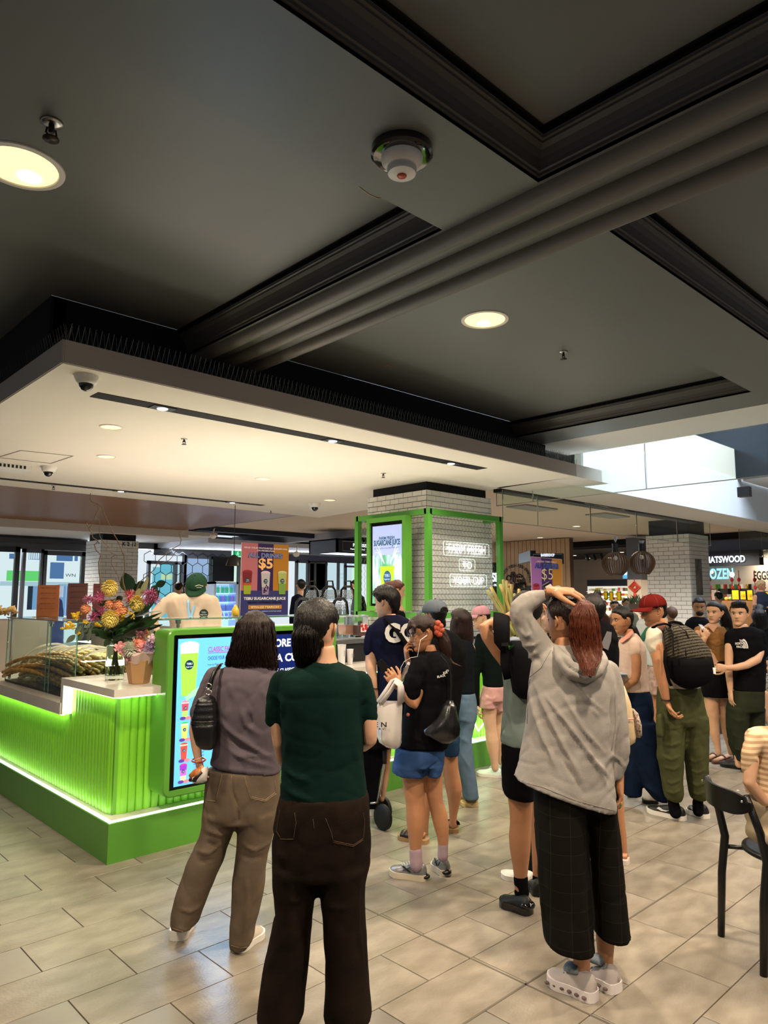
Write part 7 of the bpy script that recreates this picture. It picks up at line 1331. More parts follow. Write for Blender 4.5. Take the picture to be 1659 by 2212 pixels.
b=MB(); b.tube([g.p(*zG.p(x,y),d) for x,y,d in ((945,388,-.02),(970,420,-.10),(995,450,-.13),(990,500,-.14))],.022,8,flat=.25,ref=FH); obj('bag_strap',b,M('strap_white','#c9c4c4',rough=.5),g.t,smooth=True)
b=MB(); b.sphere(g.p(*zG.p(1104,340),-.06),.006,8,6); obj('earring',b,M('pearl','#e0dcd4',rough=.2),g.t)
for hp,tp in ((zG.p(1120,1498),zG.p(1000,1535)),(zG.p(1215,1510),zG.p(1055,1555))):
    o,A,B,d,sdv=g.shoe(hp,tp,w=.085,mat=M('sandal_brown','#6b4434'),sole=M('sole_brown','#5a3a2c'),kind='sandal',name='sandal',h=.03,soleh=.02); b=MB(); b.tube([A+(B-A)*.12+ZU*.045,A+(B-A)*.5+ZU*.04,A+(B-A)*.9+ZU*.03],[.026,.03,.026],10,flat=.6); obj('foot',b,SK1[0],g.t,smooth=True)
    b=MB(); b.tube([A+(B-A)*.55+sdv*.042*math.cos(q)+ZU*(.02+.045*math.sin(q)) for q in np.linspace(0,math.pi,8)],.006,5); obj('sandal_strap',b,MATS['sandal_brown'],g.t)
# ---------- 16 boy in black graphic tee
g=Person('boy with short black hair, black printed t-shirt and dark olive trousers, holding his wrist',6.90,1610)
g.set_head(*zG.p(1268,300),52,-138,0)
g.build_body(skin=SK1,rows=zG.r([(380,1240,1330,.05),(430,1230,1350,.06),(480,1190,1440,.08),(600,1200,1440,.08),(900,1220,1440,.10)]),
 limbs=[zG.l([(1185,560,-.02,36),(1182,700,-.04,32),(1182,790,-.06,29),(1190,880,-.06,25),(1195,945,-.06,20)]),zG.l([(1445,600,-.06,38),(1415,680,-.12,36),(1330,725,-.16,31),(1240,745,-.17,27),(1170,748,-.17,22)]),zG.l([(1265,880,0,50),(1255,1300,0,44),(1260,1500,0,30),(1265,1560,0,28)])],
 hands=[dict(wrist=g.p(*zG.p(1195,945),-.06),direc=-ZU,palm=RT,side=-1,curl=20,L=.175),dict(wrist=g.p(*zG.p(1165,748),-.17),direc=-RT+FH*.2,palm=FH,side=1,curl=60,L=.175)],vox=.0085)
g.cloth('t_shirt',m_blk,rows=zG.r([(405,1255,1390,.07),(430,1210,1430,.095),(480,1168,1465,.12),(560,1160,1478,.13),(700,1200,1480,.13),(850,1210,1478,.13),(945,1212,1472,.13)]),limbs=[zG.l([(1200,480,0,52),(1186,600,-.01,44)]),zG.l([(1440,480,-.02,56),(1455,620,-.04,52)])],vox=.009,folds=zG.f([([(1240,640),(1300,760),(1300,900)],.007,16),([(1420,700),(1400,850)],.006,14)]))
g.cloth('trousers',cloth('olive_dark','#2a2e22',.2),rows=zG.r([(930,1212,1468,.13),(1040,1175,1470,.135),(1120,1168,1468,.13)]),rowsets=[zG.r([(1080,1165,1345,.12),(1250,1170,1332,.115),(1400,1195,1325,.11),(1480,1230,1325,.10),(1535,1240,1318,.09)]),zG.r([(1080,1310,1470,.12,.05),(1300,1325,1462,.11,.05),(1540,1340,1450,.1,.06)])],vox=.0105,folds=zG.f([([(1190,1150),(1260,1200),(1330,1180)],.006,12),([(1200,1300),(1270,1340)],.006,12),([(1220,1420),(1290,1450)],.007,10)]))
g.hair(H_bl,ell=[((0,-.07,.15),(.37,.44,.41))],limbs=[zG.l([(1225,215,-.05,26),(1265,210,-.07,28),(1300,215,-.06,28)])],strand=.006,vox=.007,fringe=.09)
for hp,tp in ((zG.p(1300,1600),zG.p(1112,1568)),(zG.p(1440,1610),zG.p(1300,1625))): g.shoe(hp,tp,mat=m_shoeb,sole=m_soleb,h=.075)
for s_,y,w_ in (('THE',522,32),('NORTH',545,66),('FACE',572,56)): 
    c=g.p(*zG.p(1302-w_/2+0,y+8),-.133); text(s_,c,RT,ZU,4.6*g.k*1.0,MATS['print_white'],g.t,name='chest_print',width=w_/3.882*g.k,bold=.03,ext=.002)
for r0,r1 in ((0,.30),(.42,.62),(.74,1.0)):
    b=MB(); c=g.p(*zG.p(1305,585),-.133); R0=76/3.882*g.k*.5; n_=10; th=np.linspace(0,math.pi/2,n_)
    outer=[c+RT*R0*r1*math.cos(q)+ZU*2*R0*(.25+.75*r1)*math.sin(q) for q in th]; inner=[c+RT*R0*r0*math.cos(q)+ZU*2*R0*(.25+.75*r0)*math.sin(q)*(1 if r0 else 0) for q in th[::-1]]
    b.prism(outer+inner,-FH*.002); obj('chest_logo_arc',b,MATS['print_white'],g.t)
# ---------- generic smaller background people
def small(label,D,cx,cy,hpx,yaw,pitch,top,rows,hairmat=H_bl,skin=SK1,fem=False,limbs=(),hands=(),hairlimbs=(),bottom=None,ell=None,z0=0.,arms=(),vox=.013,group=None,sl=(),name='top'):
    g=Person(label,D,cx,group=group); g.set_head(cx,cy,hpx,yaw,pitch)
    k=hpx/ (.225/g.k)  # scale check
    g.build_body(fem=fem,skin=skin,rows=[(cy+hpx*.35,cx-hpx*.22,cx+hpx*.22,.05),(cy+hpx*.62,cx-hpx*.25,cx+hpx*.25,.055),(cy+hpx*.9,cx-hpx*.4,cx+hpx*.4,.07)],limbs=limbs,hands=hands,vox=.010)
    g.cloth(name,top,rows=rows,limbs=sl,vox=vox)
    if bottom: g.cloth('lower_garment',bottom[0],rows=bottom[1],vox=vox)
    g.hair(hairmat,ell=ell or [((0,-.07,.11),(.375,.43,.42))],limbs=hairlimbs,vox=.009)
    return g
def prow(cx,ys,ws,d=.12,do=0): return [(y,cx-w,cx+w,d if i else d*.6,do) for i,(y,w) in enumerate(zip(ys,ws))]
# staff with cap in kiosk
g=Person('worker in dark green cap and cream shirt with blue lanyard, head bowed, inside the kiosk',6.15,415)
g.set_head(*zK.p(862,700),58,180,-38)
g.build_body(skin=SK3,rows=zK.r([(800,800,930,.055),(860,790,930,.06),(1100,700,1050,.09)]),limbs=[zK.l([(470,900,0,80),(330,1040,-.05,62),(310,1180,-.05,52),(420,1300,-.1,40)])],vox=.010)
m_scream=cloth('shirt_cream','#c7b29c',.08,.2)
g.cloth('shirt',m_scream,rows=zK.r([(770,760,960,.07),(790,640,1010,.10),(830,540,1080,.125),(900,470,1130,.135),(1000,480,1160,.14),(1150,520,1165,.14),(1400,540,1160,.14)]),limbs=[zK.l([(560,850,0,90),(430,950,-.03,78),(330,1070,-.05,64)]),zK.l([(1060,880,0,80),(1110,1020,-.03,72),(1120,1200,-.05,62)])],vox=.011,folds=zK.f([([(560,860),(620,1000)],.006,18),([(700,850),(740,1050)],.006,16),([(830,870),(900,1000)],-.006,16)]))
g.hair(H_dk,ell=[((0,-.05,.05),(.36,.42,.38))]); cap(g,cloth('cap_green','#24402f'),under=M('cap_seam_green','#1a2f22'),brimlen=.30)
for s_,x,y,h_,w_ in (('TEBU',960,1025,4.0,11),('Sugarcane',955,1052,3,15)): pass
b=MB(); c=g.p(*zK.p(950,1040),-.142); b.prism([c+RT*math.cos(q)*.037+ZU*math.sin(q)*.037 for q in np.linspace(0,2*math.pi,28,endpoint=False)],-FH*.003); seam(g.t.children[3] if False else [o for o in g.t.children if o.name.startswith('cap')][0],[zK.p(838,688),zK.p(885,672),zK.p(940,690)],.0035,M('cap_print','#a8aa98'),'cap_print'); seam([o for o in g.t.children if o.name.startswith('cap')][0],[zK.p(856,706),zK.p(890,702),zK.p(918,708)],.003,M('cap_print','#a8aa98'),'cap_print')
obj('chest_logo',b,M('logo_black','#101715'),g.t)
text('TEBU',c+ZU*.004-FH*.004,RT,ZU,.014,M('print_mint','#8fb8a4'),g.t,name='chest_print',width=.04,bold=.01); text('Sugarcane',c-ZU*.012-FH*.004,RT,ZU,.009,MATS['print_white'],g.t,name='chest_print',width=.056)
b=MB(); b.tube([g.p(*zK.p(x,y),d) for x,y,d in ((745,790,-.10),(748,900,-.14),(752,1000,-.15),(775,1100,-.155)) ],.010,6,flat=.25,ref=FH); b.tube([g.p(*zK.p(x,y),d) for x,y,d in ((830,940,-.145),(805,1010,-.15),(785,1100,-.155)) ],.010,6,flat=.25,ref=FH); obj('lanyard',b,M('lanyard_blue','#86b4d4'),g.t)
c=g.p(*zK.p(885,690),-.155); 
small('worker with reddish-brown bun, face in profile, behind the navy t-shirt person',6.85,857,1278,48,72,-8,m_blk,prow(850,[1312,1322,1350,1420],[6,24,32,34]),hairmat=hairm('reddish','#5a3226'),hairlimbs=[(840,1262,0,9),(828,1268,0,8)] and [[(842,1266,0,12),(830,1270,0,9)]],fem=True)
small('worker in black by the shopping trolleys, dark hair tied under a cap, looking left',11.5,768,1268,30,-95,-6,m_blk,prow(775,[1284,1290,1310,1345,1400],[4,12,17,19,19]),fem=True)
small('dark-haired person by the shopping trolleys, half hidden by the promotion poster',11.8,650,1266,29,-20,0,m_navyt,prow(645,[1283,1290,1320,1400],[4,15,20,20]))
small('person with short dark hair and dark clothes in front of the hexagon doors',12.5,386,1270,26,-10,0,m_blk,prow(388,[1284,1290,1320,1380],[4,13,17,17]))
small('second dark-haired person in front of the hexagon doors, partly behind the green cap',12.9,407,1274,25,-60,0,m_blk,prow(410,[1287,1292,1320,1380],[4,12,15,15]),fem=True)
small('person in a blue shirt at the entrance, between the orange and maroon menu cards',15.2,117,1279,23,60,0,cloth('shirt_blue','#4a5a96'),prow(123,[1291,1298,1320,1360,1420],[4,10,13,14,12]),skin=SK2)
small('man in a black vest standing under the farm logo wall',12.2,1101,1268,27,180,-10,m_blk,prow(1104,[1284,1290,1310,1350,1450],[4,14,18,20,20]),hairmat=H_br,skin=SK2)
small('seated person with glasses and light brown hair in a brown cardigan',12.0,1301,1308,27,190,-10,cloth('cardigan','#4a2f28'),prow(1300,[1322,1330,1345,1380],[5,13,18,20]),hairmat=H_br2,fem=True)
small('seated woman with long black hair looking down, shoulders bare',12.0,1327,1309,26,185,-18,cloth('top_pale','#b88a70'),prow(1326,[1325,1333,1350,1390],[6,13,17,18]),fem=True,hairlimbs=[[(1338,1310,0,6),(1341,1330,0,6),(1340,1345,0,4)]])
small('seated man with short black hair in an olive shirt, behind the red cap brim',11.5,1354,1305,28,170,-8,cloth('shirt_sage','#6f6a55'),prow(1360,[1320,1328,1345,1400],[5,16,22,24]),skin=SK2)
small('seated person with smooth brown hair seen from behind, right of the red cap',9.4,1450,1328,32,0,0,cloth('top_brown','#3a2c26'),prow(1450,[1345,1352,1370,1420],[6,18,26,28]),hairmat=H_br2,fem=True,ell=[((0,-.03,.0),(.42,.48,.55))])
g=small('bearded man with dark hair in a black t-shirt, seated against the tiled column',9.0,1510,1310,38,198,-16,m_blk,[(1332,1495,1520,.06),(1340,1484,1530,.10),(1355,1478,1540,.12),(1390,1478,1545,.12),(1440,1480,1545,.12)],skin=SK2,limbs=[[(1488,1362,0,8),(1484,1375,-.1,7),(1478,1360,-.22,6)]],hands=())
b=MB(); b.sphere(g.hl(0,.20,-.36),(.24*g.h,.20*g.h,.20*g.h),16,10); obj('beard',b,H_bl,g.t,smooth=True)
g=small('server with blonde tied hair, dark t-shirt and apron, standing at the far right edge',13.0,1644,1266,25,100,-8,cloth('tee_slate','#272a38'),[(1278,1638,1650,.06),(1284,1630,1658,.10),(1300,1628,1664,.13),(1318,1630,1664,.12)],hairmat=hairm('blonde','#b89a6a'),skin=SK2,bottom=(m_blk,[(1315,1628,1662,.13),(1360,1628,1664,.14),(1480,1632,1662,.13)]),limbs=[[(1632,1290,-.02,5.5),(1630,1306,-.03,5),(1645,1311,-.08,4),(1660,1312,-.1,3.5)]],fem=True)
small('shopper with short black hair seen from behind at the frozen section',15.5,1552,1290,24,0,0,cloth('shirt_green_grey','#7d9a86'),prow(1552,[1302,1308,1330,1400],[4,13,16,16]))
small('shopper with long dark hair behind the black t-shirt boy',9.6,1640,1322,33,20,0,cloth('top_blackb','#15151a'),prow(1640,[1340,1350,1380,1460],[6,18,22,22]),fem=True,hairlimbs=[[(1640,1330,-.1,16),(1645,1350,-.1,13)]])
# white shirt with green strap & floral skirt
g=Person('person in white shirt, green strap and pink floral skirt, behind the red cap',7.7,1402)
g.set_head(*zG.p(500,250),46,-60); g.build_body(fem=True,skin=SK2,rows=zG.r([(320,470,540,.05),(420,440,560,.07)]),limbs=[zG.l([(548,960,0,36),(552,1100,0,30),(556,1200,0,27),(560,1290,0,18)])],vox=.012)
g.cloth('white_shirt',cloth('shirt_white','#c9cdd2'),rows=zG.r([(335,440,520,.07),(370,415,570,.10),(450,405,590,.12),(600,440,590,.12),(735,480,590,.12)]),vox=.013); g.cloth('floral_skirt',M('floral_pink','#b99a94',rough=.85,noise=.5,nscale=(26,26,26),col2='#8f6c6a'),rows=zG.r([(725,485,590,.12),(850,490,592,.13),(975,500,595,.13)]),vox=.013); g.hair(H_bl,ell=[((0,-.05,.08),(.40,.46,.45))])
b=MB(); b.tube([g.p(*zG.p(x,y),-.10) for x,y in ((545,398),(500,430),(462,490),(450,520))],.028,8,flat=.2,ref=FH); obj('green_strap',b,M('strap_green','#1f6a4c'),g.t,smooth=True)
g.shoe(zG.p(580,1362),zG.p(540,1345),mat=m_shoew,sole=m_solew)
# patterned sitter at the right edge
g=Person('seated person in black with white patterned sleeves at the right edge',7.6,1665)
g.set_head(1672,1440,44,-100); g.build_body(skin=SK1,rows=[(1455,1660,1684,.05),(1500,1650,1700,.08)],limbs=[[(1655,1500,-.05,9),(1652,1540,-.08,8),(1665,1560,-.1,7)],[(1652,1600,-.1,14),(1655,1640,-.1,11)]],vox=.012); g.cloth('patterned_shirt',M('black_white_print','#1c1c1f',rough=.85,noise=1,nscale=(60,60,60),col2='#b9b6b0'),rows=[(1455,1655,1690,.08),(1480,1646,1705,.12),(1560,1645,1710,.13),(1590,1648,1710,.13)],vox=.013); g.hair(H_bl,ell=[((0,-.05,.08),(.40,.46,.45))]); g.cloth('shorts',m_blk,rows=[(1580,1648,1710,.13),(1610,1645,1710,.14)],vox=.014)
# seated cream-striped person and chair
m_str=M('knit_stripe','#c4a582',rough=.9,spec=.1); nt=m_str.node_tree; L=nt.links; tc=nt.nodes.new('ShaderNodeTexCoord'); wv=nt.nodes.new('ShaderNodeTexWave'); wv.bands_direction='Z'; wv.inputs['Scale'].default_value=13; wv.inputs['Distortion'].default_value=.6; rp=nt.nodes.new('ShaderNodeValToRGB'); rp.color_ramp.elements[0].color=srgb('#a98a6b'); rp.color_ramp.elements[0].position=.35; rp.color_ramp.elements[1].color=srgb('#cdb392'); rp.color_ramp.elements[1].position=.65; L.new(tc.outputs['Object'],wv.inputs[0]); L.new(wv.outputs['Fac'],rp.inputs[0]); L.new(rp.outputs[0],nt.nodes['Principled BSDF'].inputs['Base Color'])
g=Person('seated person in a cream striped knit top on the black chair',3.45,1690)
g.set_head(1722,1510,100,80); g.build_body(fem=True,skin=SK1,rows=[(1530,1695,1745,.05),(1560,1690,1742,.055),(1620,1650,1725,.07),(1820,1640,1725,.09)],limbs=[[(1625,1640,-.1,14),(1618,1690,-.12,13),(1650,1730,-.1,11),(1720,1740,-.1,9)]],vox=.011)
g.cloth('knit_top',m_str,rows=zG.r([(1258,1400,1750,.08),(1275,1370,1800,.11),(1320,1348,1830,.14),(1450,1360,1840,.15),(1600,1366,1840,.15),(1750,1362,1840,.155),(1862,1358,1840,.155)]),limbs=[zG.l([(1400,1350,-.06,72),(1352,1480,-.10,60),(1338,1600,-.10,50)])],vox=.011,folds=zG.f([([(1370,1480),(1420,1540),(1500,1580)],.006,12),([(1380,1650),(1450,1680)],.005,10)]))
g.cloth('trousers',cloth('linen_beige','#a89880'),rows=zG.r([(1850,1362,1840,.16),(1960,1360,1900,.17),(2050,1358,1960,.17),(2120,1370,1960,.15)]),rowsets=[[(1790,1616,1700,.10,-.05),(1810,1618,1690,.10,-.05),(1835,1650,1690,.06,-.05)]],limbs=[[(1700,1800,-.05,50),(1800,1800,-.05,48),(1815,1900,-.05,38),(1815,2050,-.05,30)]],vox=.013)
g.hair(H_dk,ell=[((0,-.05,.08),(.40,.46,.45))]); g.shoe((1800,2085),(1850,2090),mat=m_shoew,sole=m_solew)
m_ch=M('chair_black','#0c0c0d',rough=.35,spec=.5)
A=atZ(1558,2022,0);B=atZ(1650,2108,0); mid=(A+B)/2; ax=(B-A)/np.linalg.norm(B-A); n_=np.array([-ax[1],ax[0],0]); n_=n_ if n_@RT>0 else -n_
t=thing('dining_chair','black bentwood dining chair with curved back band at the right edge','chair',tuple(mid))
def post(P,s): 
    b=MB(); q=P; pts=[q,q+n_*.02+ZU*.30,q+n_*.045+ZU*.47,q+n_*.02+ZU*.60,q-n_*.035+ZU*.76]; b.tube(pts,[.0165,.019,.020,.0185,.016],12); obj('back_leg',b,m_ch,t,smooth=True)
post(A,1);post(B,-1)
sc=mid+n_*.27
for s_ in (-1,1): b=MB(); p0=mid+n_*.47+ax*s_*.19; b.tube([p0,p0-n_*.02-ax*s_*.02+ZU*.43],[.015,.018],12); obj('front_leg',b,m_ch,t,smooth=True)
b=MB(); b.lathe(sc+ZU*.44,[(.001,0),(.20,0),(.215,.010),(.212,.022),(.19,.028),(.001,.022)],36); obj('seat',b,m_ch,t,smooth=True)
b=MB(); b.tube([A+n_*.04+ZU*.42,A+n_*.16+ax*.04+ZU*.42],.011,8); b.tube([B+n_*.04+ZU*.42,B+n_*.16-ax*.04+ZU*.42],.011,8); obj('seat_rail',b,m_ch,t,smooth=True)
b=MB(); rg=[]
L_=np.linalg.norm(B-A)
for s_ in np.linspace(-1.12,1.12,22):
    c=mid+ax*s_*L_*.5-n_*(.035+.055*(1-s_*s_))+ZU*.715; hh=.052*max(.25,(1-abs(s_/1.16)**6)); nn=n_*1.0+ax*(-.35*s_); nn/=np.linalg.norm(nn); rg.append([c-ZU*hh-nn*.007,c+ZU*hh-nn*.007,c+ZU*hh+nn*.007,c-ZU*hh+nn*.007])
b.loft(rg); obj('back_band',b,m_ch,t,smooth=True,ang=50)
for P in (A,B): b=MB(); b.sphere(P-n_*.055+ZU*.735,(.006,.006,.006),8,6); obj('screw_cap',b,m_steel,t)
# floor litter
for i,(x,y) in enumerate(((1591,1708),(1608,1707),(1536,1721),(1545,1724))): P=atZ(x,y,.002); b=MB(); b.prism([P,P+RT*.03,P+RT*.02+FH*.03],(0,0,.001)); tag(obj('paper_scrap',b,m_whitep),'tiny white paper scrap on the floor near the black chair','litter','paper scraps on the floor')
# ================================================================ BACKGROUND SHOPS
def wpx(Yv,x0,x1,y0,y1):
    A=atY(x0,(y0+y1)/2,Yv);B=atY(x1,(y0+y1)/2,Yv); return A[0],B[0],atY((x0+x1)/2,y1,Yv)[2],atY((x0+x1)/2,y0,Yv)[2]
def box_px(name,Yv,x0,x1,y0,y1,mat,d=.05,par=None,z0=None,st=False,label=None,cat=None,group=None):
    a,b_,c,e=wpx(Yv,x0,x1,y0,y1); m=MB(); m.box(a,b_,Yv,Yv+d,c if z0 is None else z0,e); o=obj(name,m,mat,par)
    if st: o['kind']='structure'
    if label: tag(o,label,cat,group)
    return o
YB=19.0
# exterior seen through the doors (street facade, its daylight put in as emission)
def EX(n,c,s=1.): return M(n,'#0a0a0a',rough=.8,emit=s*.62,ecol=c,spec=0)
m_ext=EX('daylit_white','#e6f1f8',1.0); m_exg=EX('daylit_green','#6fdc7a',.95); m_exb=EX('daylit_blue','#5f86bd',.8); m_exd=EX('daylit_dark','#39485c',.5)
t=thing('street_building','daylit white and green shopfront across the street, seen through the glass doors','building',(6,25,0))
b=MB(); b.box(2,24,26,26.2,-1,9); obj('wall',b,m_ext,t)
YS=25.9
for (x0,x1,y0,y1,m_) in ((14,86,1233,1255,m_exg),(0,200,1257,1266,EX('daylit_grey','#b9d4e4',.9)),(62,88,1188,1209,m_exb),(20,30,1196,1207,m_exb),(122,156,1197,1212,m_exb),(161,167,1198,1212,m_exb),(108,137,1215,1250,m_exb),(59,69,1266,1317,m_exd),(69,84,1266,1317,EX('daylit_blue2','#7ea9d8',.9)),(122,141,1262,1330,EX('daylit_blue2','#7ea9d8',.9)),(143,156,1262,1330,m_exb),(124,136,1266,1290,EX('daylit_sign','#ffe9d8',1.2))):
    a,b_,c,e=wpx(YS,x0,x1,y0,y1); m=MB(); m.box(a,b_,YS-.05,YS,c,e); obj('facade_panel',m,m_,t)
for i in range(5): a,b_,c,e=wpx(YS-.1,64+i*4.6,66+i*4.6,1189,1208); m=MB(); m.box(a,b_,YS-.1,YS-.05,c,e); obj('window_blind',m,m_ext,t)
a,b_,c,e=wpx(YS-.1,141,163,1239,1246); text('WN',((a+b_)/2,YS-.12,c),(1,0,0),ZU,e-c,M('sign_grey','#6f7f90'),t,width=(b_-a))
for (x0,x1,y0,y1,m_) in ((640,760,1205,1330,EX('daylit_pale','#cfe2ee',1.0)),(668,706,1233,1251,EX('daylit_bright','#ffffff',1.6)),(706,738,1220,1300,m_ext),(692,700,1216,1222,m_exb),(703,708,1216,1222,m_exd),(727,744,1216,1223,m_exb),(728,745,1238,1242,m_exb),(728,745,1246,1250,EX('daylit_grey','#b9d4e4',.9)),(752,768,1222,1280,EX('daylit_pale2','#d8ecdf',1.1)),(671,695,1253,1275,EX('daylit_grey','#b9d4e4',.9))):
    a,b_,c,e=wpx(YS-.3,x0,x1,y0,y1); m=MB(); m.box(a,b_,YS-.3,YS-.22,c,e); obj('facade_panel',m,m_,t)
m_hx=EX('daylit_teal','#78c7e0',.9)
for (x0,x1,y0,y1,m_) in ((345,395,1218,1340,m_hx),(376,400,1200,1320,m_ext),(400,450,1200,1300,EX('daylit_lilac','#a9bfe8',.9)),(330,345,1225,1340,m_hx),(348,372,1240,1252,EX('daylit_warm','#d9e6a8',1.0)),(500,520,1220,1330,EX('daylit_pale2','#d8ecdf',1.1))):
    a,b_,c,e=wpx(YS-.3,x0,x1,y0,y1); m=MB(); m.box(a,b_,YS-.3,YS-.22,c,e); obj('facade_panel',m,m_,t)
# inner facade
m_fr=M('door_frame_grey','#57585c',rough=.45); m_frd=M('door_frame_dark','#24262b',rough=.4); m_fg=M('facade_grey','#6c6a70',rough=.7)
ztop=3.4
def wall_seg(x0,x1,y0,mat=m_fg): a,b_,c,e=wpx(YB,x0,x1,y0,1285); m=MB(); m.box(a,b_,YB,YB+.15,e,ztop); return struct('wall_header',m,mat)
seg=[(-60,186,1186,m_fr),(290,345,1186,m_fr),(330,520,1202,m_fr),(520,800,1213,M('facade_blue_grey','#55566e',rough=.7))]
for i,(x0,x1,y0,mm) in enumerate(seg): a,b_,c,e=wpx(YB,x0,x1,y0,1285); m=MB(); m.box(a,b_,YB,YB+.15,e,ztop); struct('wall_back_left' if i==0 else 'wall_back_centre',m,mm)
def door(n,x0,x1,y0,y1,fw=4,mid=(),mat=m_fr,glass=True):
    a,b_,c,e=wpx(YB,x0,x1,y0,y1); o=MB(); w_=fw*YB/1546*1.0; c=0.
    o.box(a,a+w_,YB-.02,YB+.1,c,e); o.box(b_-w_,b_,YB-.02,YB+.1,c,e); o.box(a,b_,YB-.02,YB+.1,e-w_*1.2,e); o.box(a,b_,YB-.02,YB+.1,c,c+.12)
    for f in mid: x=a+(b_-a)*f; o.box(x-w_*.6,x+w_*.6,YB-.02,YB+.1,c,e)
    d=struct(n,o,mat)
    if glass: m=MB(); m.box(a+w_,b_-w_,YB+.02,YB+.035,c+.12,e-w_*1.2); obj('glass_pane',m,m_glass,d)
    return d
door('door_1',-20,40,1180,1330,9,mat=m_frd); door('door_2',46,92,1186,1330,6,mat=m_fr); door('door_3',90,182,1190,1330,8,mat=m_fr)
door('door_4',318,395,1212,1330,6,(.78,)); door('door_5',396,458,1200,1330,6,(.04,)); door('window_1',458,520,1203,1330,8); door('window_2',640,706,1212,1330,5,(.4,.6)); door('window_3',664,748,1212,1330,3,(.8,)); door('window_4',746,775,1222,1330,4); 
b=MB(); a,b_,c,e=wpx(YB-.05,457,503,1203,1256); b.box(a,b_,YB-.12,YB-.04,c,e); tag(obj('wall_display',b,M('tv_black','#07080e',rough=.2)),'large dark blank wall display above the drinks fridge','screen')
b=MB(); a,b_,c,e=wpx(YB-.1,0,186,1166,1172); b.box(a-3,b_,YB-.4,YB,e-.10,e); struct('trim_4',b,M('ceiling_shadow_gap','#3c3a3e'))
# hexagon lattice
t=thing('hexagon_screen','dark hexagon lattice on the glass doors behind the worker','lattice',(9.7,YB-.05,1.5))
hr=.19
for r_ in range(7):
    for c_ in range(14):
        x=8.95+c_*hr*math.sqrt(3)+(r_%2)*hr*math.sqrt(3)/2; z=1.55+r_*hr*1.5
        if x>11.3 or z>2.95: continue
        b=MB(); b.tube([(x+math.cos(a)*hr,YB-.06,z+math.sin(a)*hr) for a in [math.pi/6+k_*math.pi/3 for k_ in range(6)]],.011,4,loop=True); obj('hexagon',b,M('lattice_black','#20242c'),t)
# exit sign
t=thing('exit_sign','green running man exit sign left of the promotion poster','sign',tuple(atY(508,1195,YB-.3))); a,b_,c,e=wpx(YB-.3,500,520,1189,1203); b=MB(); b.box(a,b_,YB-.34,YB-.3,c,e); obj('sign_body',b,EM('exit_white','#cfeedd',.9),t); b=MB(); b.box(a+.03,b_-.02,YB-.35,YB-.34,c+.02,e-.02); obj('green_panel',b,EM('exit_green','#1f9a5c',.8),t)
b=MB(); cx=(a+b_)/2+.03; cz=(c+e)/2; b.sphere((cx,YB-.36,cz+.05),.015,8,6); b.tube([(cx-.01,YB-.36,cz+.03),(cx-.02,YB-.36,cz-.01),(cx+.03,YB-.36,cz-.05)],.009,5); b.tube([(cx-.02,YB-.36,cz-.01),(cx-.05,YB-.36,cz-.05)],.008,5); b.tube([(cx-.05,YB-.36,cz+.01),(cx-.01,YB-.36,cz+.025),(cx+.035,YB-.36,cz+.0)],.007,5); obj('running_man',b,EM('exit_white','#cfeedd',.9),t)
# fridge with bottles
YF=17.2; a,b_,c,e=wpx(YF,462,514,1257,1345)
t=thing('drinks_fridge','glowing drinks fridge full of small bottles behind the worker','fridge',(a,YF,0))
b=MB(); b.box(a,b_,YF+.4,YF+.45,0,e); b.box(a,a+.06,YF,YF+.4,0,e); b.box(b_-.06,b_,YF,YF+.4,0,e); b.box(a,b_,YF,YF+.4,e-.06,e); b.box(a,b_,YF,YF+.4,0,.3); obj('cabinet',b,M('fridge_white','#c9d6e8',rough=.4),t); b=MB(); b.box(a+.06,b_-.06,YF+.38,YF+.40,.3,e-.06); obj('light_panel',b,EM('fridge_light','#9cc4ff',1.3),t)
zs=[]; 
for y in (1281,1300,1320,1338): z=atY(488,y,YF)[2]; zs.append(z); b=MB(); b.box(a+.06,b_-.06,YF+.02,YF+.38,z-.015,z); obj('shelf',b,EM('shelf_lit','#b9d8ff',.9),t)
def bottle_mesh(c_): b=MB(); b.lathe((0,0,0),[(.001,0),(.030,0),(.031,.01),(.031,.13),(.012,.165),(.012,.19)],10); b.lathe((0,0,.19),[(.014,0),(.014,.02),(.001,.02)],10,1); return mesh_of('drink_bottle',b,[M('bottle'+c_,c_,rough=.15,emit=.25),M('bottle_cap','#dfe6f2')],smooth=True)
bms=[bottle_mesh(c_) for c_ in ('#8fb4e8','#3fc48f','#5b7fd0','#c9d8ef','#a06fc0','#4a63b0')]
for zi,z in enumerate(zs[:4]):
    for i in range(13):
        o=bpy.data.objects.new('drink_bottle',bms[(2 if zi else 1) if (i*7+zi)%3 else (i*5+zi*3)%6]); COL.objects.link(o); o.location=(a+.11+i*(b_-a-.2)/12,YF+.12,z); tag(o,'small drink bottle on a lit fridge shelf','bottle','bottles in the drinks fridge')
